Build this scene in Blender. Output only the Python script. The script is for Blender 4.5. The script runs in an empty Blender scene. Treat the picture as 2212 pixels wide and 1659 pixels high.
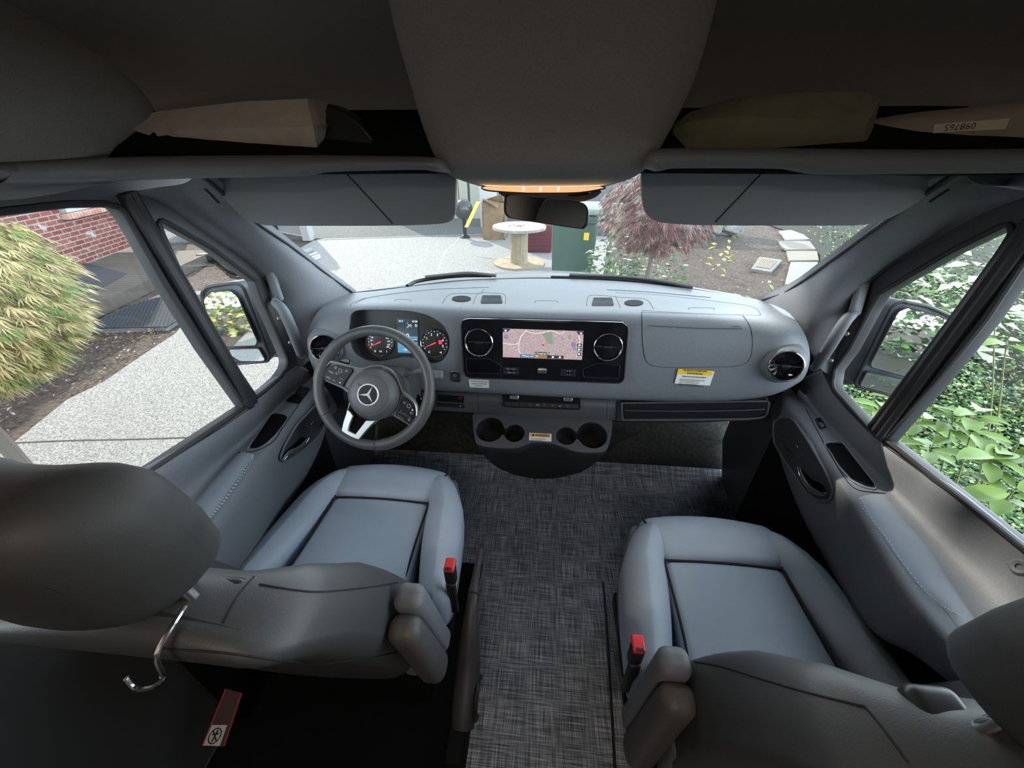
import bpy, bmesh, math, random
from mathutils import Vector, Matrix
from mathutils.bvhtree import BVHTree
SC = bpy.context.scene
COL = SC.collection

# ------------------------------------------------------------------ camera
FPX, CX, CY = 830.0, 1106.0, 829.5          # focal length in pixels of the 2212x1659 frame
YAW, PIT = math.radians(5.0), math.radians(32.0)
CAMP = Vector((0, 0, 1.5))
fw = Vector((-math.sin(YAW)*math.cos(PIT), math.cos(YAW)*math.cos(PIT), -math.sin(PIT)))
rt = Vector((math.cos(YAW), math.sin(YAW), 0))
dn = Vector((math.sin(YAW)*math.sin(PIT), -math.cos(YAW)*math.sin(PIT), -math.cos(PIT)))
cam = bpy.data.cameras.new('camera'); cam_o = bpy.data.objects.new('camera', cam); COL.objects.link(cam_o)
cam.sensor_fit = 'HORIZONTAL'; cam.sensor_width = 36.0; cam.lens = 36.0*FPX/2212.0
cam.clip_start = 0.01; cam.clip_end = 200
m = Matrix((rt, -dn, -fw)).transposed().to_4x4(); m.translation = CAMP
cam_o.matrix_world = m
SC.camera = cam_o

# ------------------------------------------------------------------ sky, sun, exposure
W = bpy.data.worlds.new('sky'); SC.world = W; W.use_nodes = True
nt = W.node_tree; nt.nodes.clear()
wo = nt.nodes.new('ShaderNodeOutputWorld'); bg = nt.nodes.new('ShaderNodeBackground')
tc = nt.nodes.new('ShaderNodeTexCoord')
sep = nt.nodes.new('ShaderNodeSeparateXYZ'); nt.links.new(tc.outputs['Generated'], sep.inputs[0])
mr = nt.nodes.new('ShaderNodeMapRange'); mr.interpolation_type = 'SMOOTHSTEP'      # hazy sky, brighter towards the horizon
mr.inputs['From Min'].default_value = 0.02; mr.inputs['From Max'].default_value = 0.75
mr.inputs['To Min'].default_value = 5.5; mr.inputs['To Max'].default_value = 1.3
nt.links.new(sep.outputs['Z'], mr.inputs['Value'])
bg.inputs['Color'].default_value = (0.80, 0.91, 1.0, 1)
nt.links.new(mr.outputs['Result'], bg.inputs['Strength'])
nt.links.new(bg.outputs[0], wo.inputs[0])
sun = bpy.data.lights.new('sun', 'SUN'); sun.energy = 3.5; sun.angle = math.radians(0.7); sun.color = (1.0, 0.90, 0.76)
sun_o = bpy.data.objects.new('sun', sun); COL.objects.link(sun_o)
SUNDIR = Vector((-0.50, 0.66, 0.62)).normalized()      # towards the sun
sun_o.rotation_euler = SUNDIR.to_track_quat('Z', 'Y').to_euler()
sun_o.location = (0, 0, 12)
SC.view_settings.view_transform = 'Standard'; SC.view_settings.look = 'None'
SC.view_settings.gamma = 1.0; SC.view_settings.exposure = 0.85; SC.view_settings.use_curve_mapping = False
SC.cycles.use_denoising = True
SC.cycles.max_bounces = 8; SC.cycles.transparent_max_bounces = 12; SC.cycles.sample_clamp_indirect = 6.0
SC.cycles.caustics_reflective = False; SC.cycles.caustics_refractive = False

GZ = -0.75        # ground outside; the cab floor is z = 0
XL, XR = -0.90, 0.955

# ------------------------------------------------------------------ pixel <-> world
def ray(px, py):
    return fw + rt*((px-CX)/FPX) + dn*((py-CY)/FPX)
def U(px, py, x=None, y=None, z=None, t=None):
    q = ray(px, py)
    if x is not None: t = (x-CAMP.x)/q.x
    elif y is not None: t = (y-CAMP.y)/q.y
    elif z is not None: t = (z-CAMP.z)/q.z
    return CAMP + q*t

# ------------------------------------------------------------------ materials
MATS = {}
def mat(name, col, rough=0.5, metal=0.0, var=0.0, vscale=20.0, bump=0.0, bscale=200.0, spec=0.5, emit=None, estr=0.0, coat=0.0, col2=None, detail=3.0, bdist=0.002):
    if name in MATS: return MATS[name]
    m = bpy.data.materials.new(name); m.use_nodes = True; MATS[name] = m
    n = m.node_tree; b = n.nodes['Principled BSDF']
    b.inputs['Base Color'].default_value = (*col, 1); b.inputs['Roughness'].default_value = rough
    b.inputs['Metallic'].default_value = metal; b.inputs['Specular IOR Level'].default_value = spec
    b.inputs['Coat Weight'].default_value = coat
    if emit: b.inputs['Emission Color'].default_value = (*emit, 1); b.inputs['Emission Strength'].default_value = estr
    t = n.nodes.new('ShaderNodeTexCoord')
    if var or col2:
        ns = n.nodes.new('ShaderNodeTexNoise'); ns.inputs['Scale'].default_value = vscale; ns.inputs['Detail'].default_value = detail
        n.links.new(t.outputs['Object'], ns.inputs['Vector'])
        rp = n.nodes.new('ShaderNodeValToRGB')
        rp.color_ramp.elements[0].position = 0.3; rp.color_ramp.elements[1].position = 0.7
        a = col; c = col2 if col2 else tuple(min(1, v*(1+var)) for v in col)
        if not col2: a = tuple(v*(1-var) for v in col)
        rp.color_ramp.elements[0].color = (*a, 1); rp.color_ramp.elements[1].color = (*c, 1)
        n.links.new(ns.outputs['Fac'], rp.inputs['Fac']); n.links.new(rp.outputs['Color'], b.inputs['Base Color'])
    if bump:
        nb = n.nodes.new('ShaderNodeTexNoise'); nb.inputs['Scale'].default_value = bscale; nb.inputs['Detail'].default_value = 2
        n.links.new(t.outputs['Object'], nb.inputs['Vector'])
        bp = n.nodes.new('ShaderNodeBump'); bp.inputs['Strength'].default_value = bump; bp.inputs['Distance'].default_value = bdist
        n.links.new(nb.outputs['Fac'], bp.inputs['Height']); n.links.new(bp.outputs[0], b.inputs['Normal'])
    return m
def nodes(m): return m.node_tree, m.node_tree.nodes['Principled BSDF']

M_dash = mat('dash_grained_plastic', (0.165, 0.182, 0.205), 0.52, spec=.35, var=0.10, vscale=300, bump=0.25, bscale=700)
M_dashlow = mat('dash_lower_plastic', (0.060, 0.064, 0.070), 0.5, var=0.10, vscale=300, bump=0.2, bscale=700)
M_trim = mat('door_trim_plastic', (0.135, 0.147, 0.168), 0.6, var=0.08, vscale=250, bump=0.2, bscale=700)
M_pillar = mat('pillar_textured_plastic', (0.17, 0.18, 0.20), 0.55, var=0.08, vscale=250, bump=0.2, bscale=700)
M_head = mat('headliner_charcoal_fabric', (0.25, 0.24, 0.228), 0.95, var=0.12, vscale=500, bump=0.3, bscale=900)
M_pad = mat('armrest_padding', (0.22, 0.245, 0.29), 0.62, bump=0.15, bscale=500)
M_seat = mat('lit_black_leatherette', (0.40, 0.47, 0.57), 0.48, var=0.04, vscale=12, bump=0.2, bscale=600, bdist=0.0008)  # pale base colour holds the sky sheen on black leatherette
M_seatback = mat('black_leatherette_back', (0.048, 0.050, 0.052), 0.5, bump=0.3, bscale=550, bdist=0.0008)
M_black = mat('black_satin_plastic', (0.018, 0.019, 0.021), 0.4, spec=.35)
M_matte = mat('black_matte_plastic', (0.010, 0.010, 0.011), 0.75, spec=.12)
M_gloss = mat('piano_black_gloss', (0.006, 0.007, 0.009), 0.08, spec=.4)
M_rubber = mat('black_rubber_seal', (0.02, 0.021, 0.023), 0.6)
M_chrome = mat('polished_chrome', (0.75, 0.75, 0.74), 0.16, 1.0)
M_satin = mat('satin_silver', (0.36, 0.38, 0.37), 0.36, 0.85)
M_dark = mat('dark_void', (0.004, 0.004, 0.005), 0.9, spec=.08)
M_seam = mat('dark_seam', (0.012, 0.013, 0.015), 0.8)
M_stitch = mat('pale_thread', (0.55, 0.60, 0.66), 0.7)
M_white = mat('white_label', (0.78, 0.79, 0.77), 0.5)
M_yel = mat('yellow_label', (0.85, 0.58, 0.04), 0.5)
M_org = mat('orange_label', (0.85, 0.36, 0.06), 0.5)
M_ink = mat('black_ink', (0.02, 0.02, 0.02), 0.6)
M_redp = mat('red_button_plastic', (0.75, 0.05, 0.06), 0.35)
M_mirror = mat('mirror_glass', (0.85, 0.87, 0.88), 0.015, 1.0)

def glass(name, tint=(1, 1, 1), refl=0.045):
    m = bpy.data.materials.new(name); m.use_nodes = True; n = m.node_tree; n.nodes.clear()
    o = n.nodes.new('ShaderNodeOutputMaterial'); mx = n.nodes.new('ShaderNodeMixShader')
    tr = n.nodes.new('ShaderNodeBsdfTransparent'); gl = n.nodes.new('ShaderNodeBsdfGlossy')
    tr.inputs[0].default_value = (*tint, 1); gl.inputs['Roughness'].default_value = 0.01
    lw = n.nodes.new('ShaderNodeLayerWeight'); lw.inputs[0].default_value = 0.5
    pw = n.nodes.new('ShaderNodeMath'); pw.operation = 'POWER'; pw.inputs[1].default_value = 5.0; n.links.new(lw.outputs['Facing'], pw.inputs[0])
    fr = n.nodes.new('ShaderNodeMath'); fr.operation = 'MULTIPLY_ADD'; fr.inputs[1].default_value = 0.5; fr.inputs[2].default_value = refl; n.links.new(pw.outputs[0], fr.inputs[0])
    n.links.new(fr.outputs[0], mx.inputs[0]); n.links.new(tr.outputs[0], mx.inputs[1]); n.links.new(gl.outputs[0], mx.inputs[2])
    n.links.new(mx.outputs[0], o.inputs[0]); return m
M_glass = glass('clear_window_glass', (0.96, 0.98, 0.97))

# ------------------------------------------------------------------ geometry
class G:
    def __init__(s): s.v = []; s.f = []; s.mi = []; s.cur = 0
    def add(s, vs, fs):
        o = len(s.v); s.v += [Vector(p) for p in vs]
        for f in fs: s.f.append([i+o for i in f]); s.mi.append(s.cur)
        return s
    def grid(s, rows, closed=False, flip=False):
        n = len(rows[0]); vs = [p for r in rows for p in r]; fs = []
        for i in range(len(rows)-1):
            for j in range(n if closed else n-1):
                a, b = i*n+j, i*n+(j+1) % n
                q = [a, b, b+n, a+n]; fs.append(q[::-1] if flip else q)
        return s.add(vs, fs)
    def box(s, c, d, R=None):
        c = Vector(c); vs = []
        for i in (-1, 1):
            for j in (-1, 1):
                for k in (-1, 1):
                    p = Vector((i*d[0]/2, j*d[1]/2, k*d[2]/2))
                    vs.append(c + (R @ p if R else p))
        return s.add(vs, [(0,1,3,2),(4,6,7,5),(0,4,5,1),(2,3,7,6),(0,2,6,4),(1,5,7,3)])
    def tube(s, pts, r, seg=10, closed=False, caps=True, flat=1.0, up=None):
        pts = [Vector(p) for p in pts]; n = len(pts)
        rr = r if isinstance(r, (list, tuple)) else [r]*n
        rows = []; prev = None
        for i, p in enumerate(pts):
            if closed: t = pts[(i+1) % n]-pts[i-1]
            else: t = pts[min(i+1, n-1)]-pts[max(i-1, 0)]
            t = t.normalized() if t.length > 1e-9 else Vector((0, 0, 1))
            if up is not None: a = Vector(up)
            else: a = prev if prev is not None else (Vector((0, 0, 1)) if abs(t.z) < 0.9 else Vector((1, 0, 0)))
            a = (a - t*a.dot(t)); a = a.normalized() if a.length > 1e-6 else t.orthogonal().normalized()
            prev = a; b = t.cross(a)
            rows.append([p + (a*math.cos(k*2*math.pi/seg)*flat + b*math.sin(k*2*math.pi/seg))*rr[i] for k in range(seg)])
        if closed: rows.append(rows[0])
        s.grid(rows, closed=True)
        if caps and not closed:
            s.add(rows[0], [list(range(seg))[::-1]]); s.add(rows[-1], [list(range(seg))])
        return s
    def prism(s, poly, off, off0=(0, 0, 0)):
        off = Vector(off); a = [Vector(p)+Vector(off0) for p in poly]; b = [p+off for p in a]; n = len(a)
        fs = [list(range(n)), list(range(n, 2*n))[::-1]]
        for i in range(n): j = (i+1) % n; fs.append([i, i+n, j+n, j])
        return s.add(a+b, fs)
    def lathe(s, prof, c, axis=(0, 0, 1), seg=32, sx=1.0, xa=None):
        ax = Vector(axis).normalized(); a = Vector(xa) if xa is not None else ax.orthogonal()
        a = (a-ax*a.dot(ax)).normalized(); b = ax.cross(a); c = Vector(c)
        rows = [[c+ax*h+(a*math.cos(k*2*math.pi/seg)*sx+b*math.sin(k*2*math.pi/seg))*r for k in range(seg)] for r, h in prof]
        return s.grid(rows, closed=True)
    def rbox(s, c, d, r, n=6, fn=None, R=None):
        """rounded box, optionally bent by fn(local point) -> local point"""
        h = Vector((d[0]/2, d[1]/2, d[2]/2)); r = min(r, *h) if min(h) > 0 else r; inn = Vector((h.x-r, h.y-r, h.z-r)); c = Vector(c)
        idx = {}; vs = []; fs = []
        def key(p): return (round(p.x, 5), round(p.y, 5), round(p.z, 5))
        def ticks(hh, rr):
            t = [-hh, -hh+rr*0.3, -hh+rr*0.7, -hh+rr]
            m_ = max(1, n); t += [(-hh+rr)+(2*(hh-rr))*k/m_ for k in range(1, m_)] + [hh-rr, hh-rr*0.7, hh-rr*0.3, hh]
            o = []
            for q in t:
                if not o or q-o[-1] > 1e-6: o.append(q)
            return o
        T = [ticks(h[i], r) for i in range(3)]
        def put(p):
            q = Vector([max(-inn[i], min(inn[i], p[i])) for i in range(3)])
            dd = p-q; w = q+dd.normalized()*r if dd.length > 1e-9 else p
            k = key(w)
            if k not in idx:
                idx[k] = len(vs); w2 = Vector(fn(w.copy())) if fn else w
                vs.append(c + (R @ w2 if R else w2))
            return idx[k]
        for ax in range(3):
            u, v = (ax+1) % 3, (ax+2) % 3
            for sg in (-1, 1):
                for i in range(len(T[u])-1):
                    for j in range(len(T[v])-1):
                        q = []
                        for a, b in ((i, j), (i+1, j), (i+1, j+1), (i, j+1)):
                            p = Vector((0, 0, 0)); p[ax] = sg*h[ax]; p[u] = T[u][a]; p[v] = T[v][b]; q.append(put(p))
                        if sg < 0: q = q[::-1]
                        o = []
                        for k in q:
                            if k not in o: o.append(k)
                        if len(o) > 2: fs.append(o)
        return s.add(vs, fs)
    def xf(s, fn): s.v = [Vector(fn(p)) for p in s.v]; return s

def woff(p):
    o = Vector((0, 0, 0))
    while p is not None: o += p.location; p = p.parent
    return o
def build(g, name, m, parent=None, smooth=True, ang=35, bevel=0, sub=0, solid=0, soff=0, kind=None, local=False, fixn=False):
    me = bpy.data.meshes.new(name)
    o_ = woff(parent) if (parent is not None and not local) else Vector((0, 0, 0))
    me.from_pydata([tuple(p-o_) for p in g.v], [], g.f)
    ms = m if isinstance(m, (list, tuple)) else [m]
    for mm in ms: me.materials.append(mm)
    if len(ms) > 1:
        for i, p in enumerate(me.polygons): p.material_index = g.mi[i]
    me.validate()
    if fixn:
        b = bmesh.new(); b.from_mesh(me); bmesh.ops.recalc_face_normals(b, faces=b.faces); b.to_mesh(me); b.free()
    if smooth:
        me.shade_smooth()
        if not sub:
            me.set_sharp_from_angle(angle=math.radians(ang))
    o = bpy.data.objects.new(name, me); COL.objects.link(o)
    if parent is not None: o.parent = parent
    if sub:
        d = o.modifiers.new('sub', 'SUBSURF'); d.levels = d.render_levels = sub
    if solid:
        d = o.modifiers.new('thick', 'SOLIDIFY'); d.thickness = solid; d.offset = soff
    if bevel:
        d = o.modifiers.new('bev', 'BEVEL'); d.width = bevel; d.segments = 3; d.limit_method = 'ANGLE'; d.angle_limit = math.radians(40)
    if kind: o['kind'] = kind
    return o
def thing(name, label, cat, loc=(0, 0, 0), group=None, kind=None):
    o = bpy.data.objects.new(name, None); COL.objects.link(o); o.location = loc; o.empty_display_size = 0.05
    if label: o['label'] = label
    if cat: o['category'] = cat
    if group: o['group'] = group
    if kind: o['kind'] = kind
    return o
def tag(o, label, cat=None, group=None, kind=None):
    o['label'] = label
    if cat: o['category'] = cat
    if group: o['group'] = group
    if kind: o['kind'] = kind
    return o

def cr(pts, n):
    """Catmull-Rom through pts, n samples per span (works on tuples of any length)"""
    pts = [Vector(p) for p in pts]; out = []
    for i in range(len(pts)-1):
        p0 = pts[max(i-1, 0)]; p1 = pts[i]; p2 = pts[i+1]; p3 = pts[min(i+2, len(pts)-1)]
        for k in range(n):
            t = k/n; t2 = t*t; t3 = t2*t
            out.append(0.5*((2*p1)+(p2-p0)*t+(2*p0-5*p1+4*p2-p3)*t2+(3*p1-p0-3*p2+p3)*t3))
    out.append(pts[-1]); return out
def crc(pts, n):
    pts = [Vector(p) for p in pts]; m_ = len(pts); out = []
    for i in range(m_):
        p0, p1, p2, p3 = pts[i-1], pts[i], pts[(i+1) % m_], pts[(i+2) % m_]
        for k in range(n):
            t = k/n; t2 = t*t; t3 = t2*t
            out.append(0.5*((2*p1)+(p2-p0)*t+(2*p0-5*p1+4*p2-p3)*t2+(3*p1-p0-3*p2+p3)*t3))
    return out
def rpoly(corners, r, seg=5):
    """round the corners of a 2-D/3-D polygon"""
    P_ = [Vector(p) for p in corners]; out = []; n = len(P_)
    rr = r if isinstance(r, (list, tuple)) else [r]*n
    for i in range(n):
        a, b, c = P_[i-1], P_[i], P_[(i+1) % n]; d1 = (a-b); d2 = (c-b)
        q = min(rr[i], d1.length*0.45, d2.length*0.45)
        s_, e_ = b+d1.normalized()*q, b+d2.normalized()*q
        for k in range(seg+1):
            t = k/seg; out.append(s_*(1-t)**2+b*2*t*(1-t)+e_*t*t)
    return out
def circ(c, r, n=28, ry=None):
    ry = r if ry is None else ry
    return [Vector((c[0]+r*math.cos(2*math.pi*k/n), c[1]+ry*math.sin(2*math.pi*k/n))) for k in range(n)]

def bvh_of(*objs):
    dg = bpy.context.evaluated_depsgraph_get(); dg.update(); vs = []; fs = []
    for o in objs:
        e = o.evaluated_get(dg); me = e.to_mesh(); mw = o.matrix_world.copy() if not o.parent else Matrix.Translation(woff(o))
        b = len(vs); vs += [mw @ v.co for v in me.vertices]; fs += [[i+b for i in p.vertices] for p in me.polygons]; e.to_mesh_clear()
    return BVHTree.FromPolygons(vs, fs)
class Surf:
    """a built surface that details are laid onto"""
    def __init__(s, *o): s.b = bvh_of(*o); s.last = 1.2
    def hit(s, px, py):
        q = ray(px, py).normalized(); loc, nor, i, d = s.b.ray_cast(CAMP, q)
        if loc is None: return CAMP + q*s.last, -q
        s.last = d
        if nor.dot(q) > 0: nor = -nor
        return loc, nor
    def on(s, px, py, off=0.001):
        l, n = s.hit(px, py); return l+n*off
    def line(s, pts, off=0.0005, n=6, closed=False):
        c = crc(pts, n) if closed else cr(pts, n); return [s.on(p[0], p[1], off) for p in c]
    def frame(s, px, py):
        """origin, across, up, normal of the surface at a pixel"""
        l, nn = s.hit(px, py); a = s.hit(px+6, py)[0]-s.hit(px-6, py)[0]; a = (a-nn*a.dot(nn)).normalized(); return l, a, nn.cross(a), nn
def plate(sf, poly, thick=0.003, off=0.0, g=None):
    """solid plate whose outline (pixels) lies on the surface sf"""
    g = g or G(); base = []; c = Vector((0, 0, 0)); nn = Vector((0, 0, 0))
    for p in poly: l, n = sf.hit(p[0], p[1]); base.append(l); nn += n
    nn.normalize(); return g.prism([p+nn*off for p in base], nn*thick)
def best_plane(pts):
    c = sum(pts, Vector())/len(pts); n = Vector()
    for i in range(len(pts)): n += (pts[i]-c).cross(pts[(i+1) % len(pts)]-c)
    return c, n.normalized()
def text(body, size, o, ax, ay, m, parent, name='lettering', ext=0.0003, align='CENTER', kind=None, sx=1.0, bold=0.0):
    cu = bpy.data.curves.new(name, 'FONT'); cu.body = body; cu.size = size; cu.extrude = ext; cu.offset = bold
    cu.align_x = align; cu.align_y = 'CENTER'; cu.materials.append(m); cu.resolution_u = 2
    ob = bpy.data.objects.new(name, cu); COL.objects.link(ob)
    ax = Vector(ax).normalized(); nz = ax.cross(Vector(ay)).normalized(); ay = nz.cross(ax)
    M = Matrix((ax*sx, ay, nz)).transposed().to_4x4(); M.translation = Vector(o)-(woff(parent) if parent else Vector())
    dg = bpy.context.evaluated_depsgraph_get(); me = bpy.data.meshes.new_from_object(ob.evaluated_get(dg))
    COL.objects.unlink(ob); bpy.data.objects.remove(ob); me.name = name; me.transform(M)
    o2 = bpy.data.objects.new(name, me); COL.objects.link(o2)
    if parent: o2.parent = parent
    return o2
def flat2d(name, loops, to3, thick, m, parent=None, bevel=0.0, smooth=True, kind=None):
    """filled 2-D shape with holes (loops in plane coords) -> thick plate; to3 = 4x4 matrix of the plane"""
    cu = bpy.data.curves.new(name, 'CURVE'); cu.dimensions = '2D'; cu.fill_mode = 'BOTH'; cu.extrude = thick/2; cu.bevel_depth = bevel; cu.bevel_resolution = 2
    for lp in loops:
        sp = cu.splines.new('POLY'); sp.points.add(len(lp)-1); sp.use_cyclic_u = True
        for i, p in enumerate(lp): sp.points[i].co = (p[0], p[1], 0, 1)
    ob = bpy.data.objects.new(name, cu); COL.objects.link(ob)
    dg = bpy.context.evaluated_depsgraph_get(); dg.update(); me = bpy.data.meshes.new_from_object(ob.evaluated_get(dg))
    COL.objects.unlink(ob); bpy.data.objects.remove(ob); me.name = name
    me.transform(Matrix.Translation(-woff(parent) if parent else Vector()) @ to3)
    me.materials.clear(); me.materials.append(m)
    if smooth: me.shade_smooth(); me.set_sharp_from_angle(angle=math.radians(40))
    o = bpy.data.objects.new(name, me); COL.objects.link(o)
    if parent: o.parent = parent
    if kind: o['kind'] = kind
    return o
# ================================================================== helpers for laid-on details
X3 = Vector((1, 0, 0)); Y3 = Vector((0, 1, 0)); Z3 = Vector((0, 0, 1))
def fr3(sf, px, py, axis=X3, ang=0.0):
    l, n = sf.hit(px, py); a = (axis-n*axis.dot(n)).normalized(); b = n.cross(a)
    if ang: c, s_ = math.cos(ang), math.sin(ang); a, b = a*c+b*s_, b*c-a*s_
    t = (l-CAMP).dot(fw)/FPX
    return l, a, b, n, t
def decal_text(sf, body, px, py, hpx, m, parent, axis=X3, ang=0.0, name='lettering', off=0.0012, sx=1.0, bold=0.0, align='CENTER'):
    l, a, b, n, t = fr3(sf, px, py, axis, ang)
    return text(body, hpx*t*1.35, l+n*off, a, b, m, parent, name, 0.0002, align, sx=sx, bold=bold)
def rect_on(sf, px, py, wpx, hpx, thick, off=0.0, axis=X3, r=0.0, ang=0.0, g=None):
    """rounded slab with its middle on the surface at a pixel, sides parallel to the real axis"""
    l, a, b, n, t = fr3(sf, px, py, axis, ang); w, h = wpx*t/2, hpx*t/2; g = g or G()
    pol = [l-a*w-b*h, l+a*w-b*h, l+a*w+b*h, l-a*w+b*h]
    if r: pol = rpoly(pol, r*t, 4)
    return g.prism(pol, n*thick, n*off)
def plane_grid(p0, ax, ay, w, h, nx=2, ny=2):
    return [[p0+ax*(w*i/nx)+ay*(h*j/ny) for i in range(nx+1)] for j in range(ny+1)]
def zy(px, py, y=None, z=None, x=None): return U(px, py, x=x, y=y, z=z)

# ================================================================== the shell of the van (setting)
# floor with woven vinyl
M_floor = bpy.data.materials.new('woven_vinyl'); M_floor.use_nodes = True
n_, b_ = nodes(M_floor); tcx = n_.nodes.new('ShaderNodeTexCoord'); outs = []
for sc_ in ((10, 380, 10), (380, 10, 10)):
    mp = n_.nodes.new('ShaderNodeMapping'); mp.inputs['Scale'].default_value = sc_
    ns = n_.nodes.new('ShaderNodeTexNoise'); ns.inputs['Scale'].default_value = 1.0; ns.inputs['Detail'].default_value = 1.5
    n_.links.new(tcx.outputs['Object'], mp.inputs[0]); n_.links.new(mp.outputs[0], ns.inputs['Vector']); outs.append(ns)
ad = n_.nodes.new('ShaderNodeMath'); ad.operation = 'ADD'; n_.links.new(outs[0].outputs['Fac'], ad.inputs[0]); n_.links.new(outs[1].outputs['Fac'], ad.inputs[1])
rp = n_.nodes.new('ShaderNodeValToRGB'); e = rp.color_ramp.elements
e[0].position = 0.40; e[0].color = (0.060, 0.070, 0.092, 1); e[1].position = 0.68; e[1].color = (0.60, 0.64, 0.74, 1)
e2 = e.new(0.51); e2.color = (0.22, 0.245, 0.29, 1)
h2 = n_.nodes.new('ShaderNodeMath'); h2.operation = 'MULTIPLY'; h2.inputs[1].default_value = 0.5; n_.links.new(ad.outputs[0], h2.inputs[0])
n_.links.new(h2.outputs[0], rp.inputs[0]); n_.links.new(rp.outputs[0], b_.inputs['Base Color']); b_.inputs['Roughness'].default_value = 0.55
g = G()
prof = [(-1.7, 0.0), (-0.6, 0), (0.3, 0), (1.0, 0.0), (1.42, 0.0), (1.50, 0.02), (1.56, .07)]
g.grid([[Vector((x, y, z)) for x in (-0.93, -0.5, 0, 0.5, 0.98)] for y, z in prof])
build(g, 'floor', M_floor, kind='structure', ang=60, solid=0.01, soff=1)
g = G(); g.grid([[Vector((x, y, z)) for x in (-0.93, 0, 0.98)] for y, z in ((1.54, .05), (1.62, 0.14), (1.72, 0.34), (1.76, 0.58), (1.76, 0.80))]); build(g, 'wall_front', mat('shaded_footwell_vinyl', (.050, .052, .048), .9, spec=.1, var=.3, vscale=60), kind='structure', ang=60, solid=.01, soff=1)  # woven vinyl of the footwell, its shade put into a darker plain colour
M_carpet = mat('black_floor_carpet', (.008, .008, .009), .95, spec=.1, bump=.3, bscale=300)  # black carpet laid over the floor on both sides of the aisle
for nm, x0_, x1_, y1_ in (('carpet_left', -.89, -.205, .95), ('carpet_right', .325, .945, .80)):
    g = G(); g.box(((x0_+x1_)/2, (-1.7+y1_)/2, .006), (x1_-x0_, y1_+1.7, .012)); build(g, nm, M_carpet, kind='structure', bevel=.004)

# side walls: one plate per side with the two window openings in it
def side_plane(x, out):   # plane coords (y, z)
    m = Matrix(((0, 0, 1 if out > 0 else -1, x), (1 if out > 0 else 1, 0, 0, 0), (0, 1, 0, 0), (0, 0, 0, 1)))
    return m
def yz(p, x): q = U(p[0], p[1], x=x); return (q.y, q.z)
L_front = [(253, 447), (268, 462), (290, 500), (354, 613), (441, 754), (528, 879)]
fl = [yz(p, XL) for p in L_front]
slope = (fl[-1][1]-yz((340, 1005), XL)[1])/(fl[-1][0]-yz((340, 1005), XL)[0])
topL = yz((140, 441), XL)
win_L = [(topL[0], topL[1])] + [(yz((225, 440), XL))] + fl + [(0.0, fl[-1][1]-slope*(fl[-1][0]-0.0)), (-0.02, topL[1]-0.03), (0.02, topL[1]+0.005)]
Q_L = [(338, 483), (343, 478), (350, 477), (358, 481), (452, 534), (531, 592), (550, 606), (564, 646), (593, 711), (618, 772), (619, 785), (615, 798), (600, 819), (575, 841), (550, 859), (540, 845), (470, 743), (398, 617), (347, 508)]
q_L = [yz(p, XL) for p in Q_L]
R_front = [(2212, 570), (2134, 689), (2030, 818), (1917, 950)]
fr_ = [yz(p, XR) for p in R_front]
slR = (fr_[-1][1]-yz((2212, 1184), XR)[1])/(fr_[-1][0]-yz((2212, 1184), XR)[0])
win_R = [(0.02, topL[1]+0.005), (topL[0], topL[1]), (fr_[0][0]-0.03, topL[1]-0.02)] + fr_ + [(0.0, fr_[-1][1]-slR*fr_[-1][0]), (-0.02, topL[1]-0.03)]
Q_R = [(2184, 485), (2190, 490), (2192, 500), (2189, 509), (2166, 545), (2061, 689), (1960, 822), (1881, 924), (1840, 882), (1808, 848), (1802, 838), (1801, 826), (1805, 798), (1837, 754), (1881, 671), (1902, 635), (1931, 617), (2061, 541), (2170, 487)]
q_R = [yz(p, XR) for p in Q_R]
outer = [(-1.7, -0.25), (1.30, -0.25), (1.62, 0.2), (1.62, 0.985), (1.45, 1.00), (1.32, 1.10), (1.20, 1.20), (1.08, 1.30), (1.08, 1.45), (1.12, 1.50), (1.12, 2.0), (-1.7, 2.0)]
M_side = mat('inner_body_steel_grey', (0.05, 0.053, 0.057), 0.5)
flat2d('wall_left', [outer, win_L, q_L], side_plane(XL-0.012, -1), 0.024, M_side, bevel=0.004, kind='structure')
flat2d('wall_right', [outer, win_R, q_R], side_plane(XR+0.012, 1), 0.024, M_side, bevel=0.004, kind='structure')
def pane(name, loop, x, par=None):
    g = G(); g.add([Vector((x, a, b)) for a, b in loop], [list(range(len(loop)))]); return build(g, name, M_glass, smooth=False, kind='structure')
pane('window_2', win_L, XL-0.02); pane('window_3', q_L, XL-0.02); pane('window_4', win_R, XR+0.02); pane('window_5', q_R, XR+0.02)

# rubber seals round the windows
def seal(name, loop, x, r=0.008, sides=None):
    pts = [Vector((x, a, b)) for a, b in loop]; g = G(); g.tube(pts, r, 8, closed=True, up=(1, 0, 0)); return build(g, name, M_rubber, kind='structure')
seal('trim_1', q_L, XL+0.004, 0.007); seal('trim_2', q_R, XR-0.004, 0.007); seal('trim_3', win_L, XL+0.004, 0.007); seal('trim_4', win_R, XR-0.004, 0.007)

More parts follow.
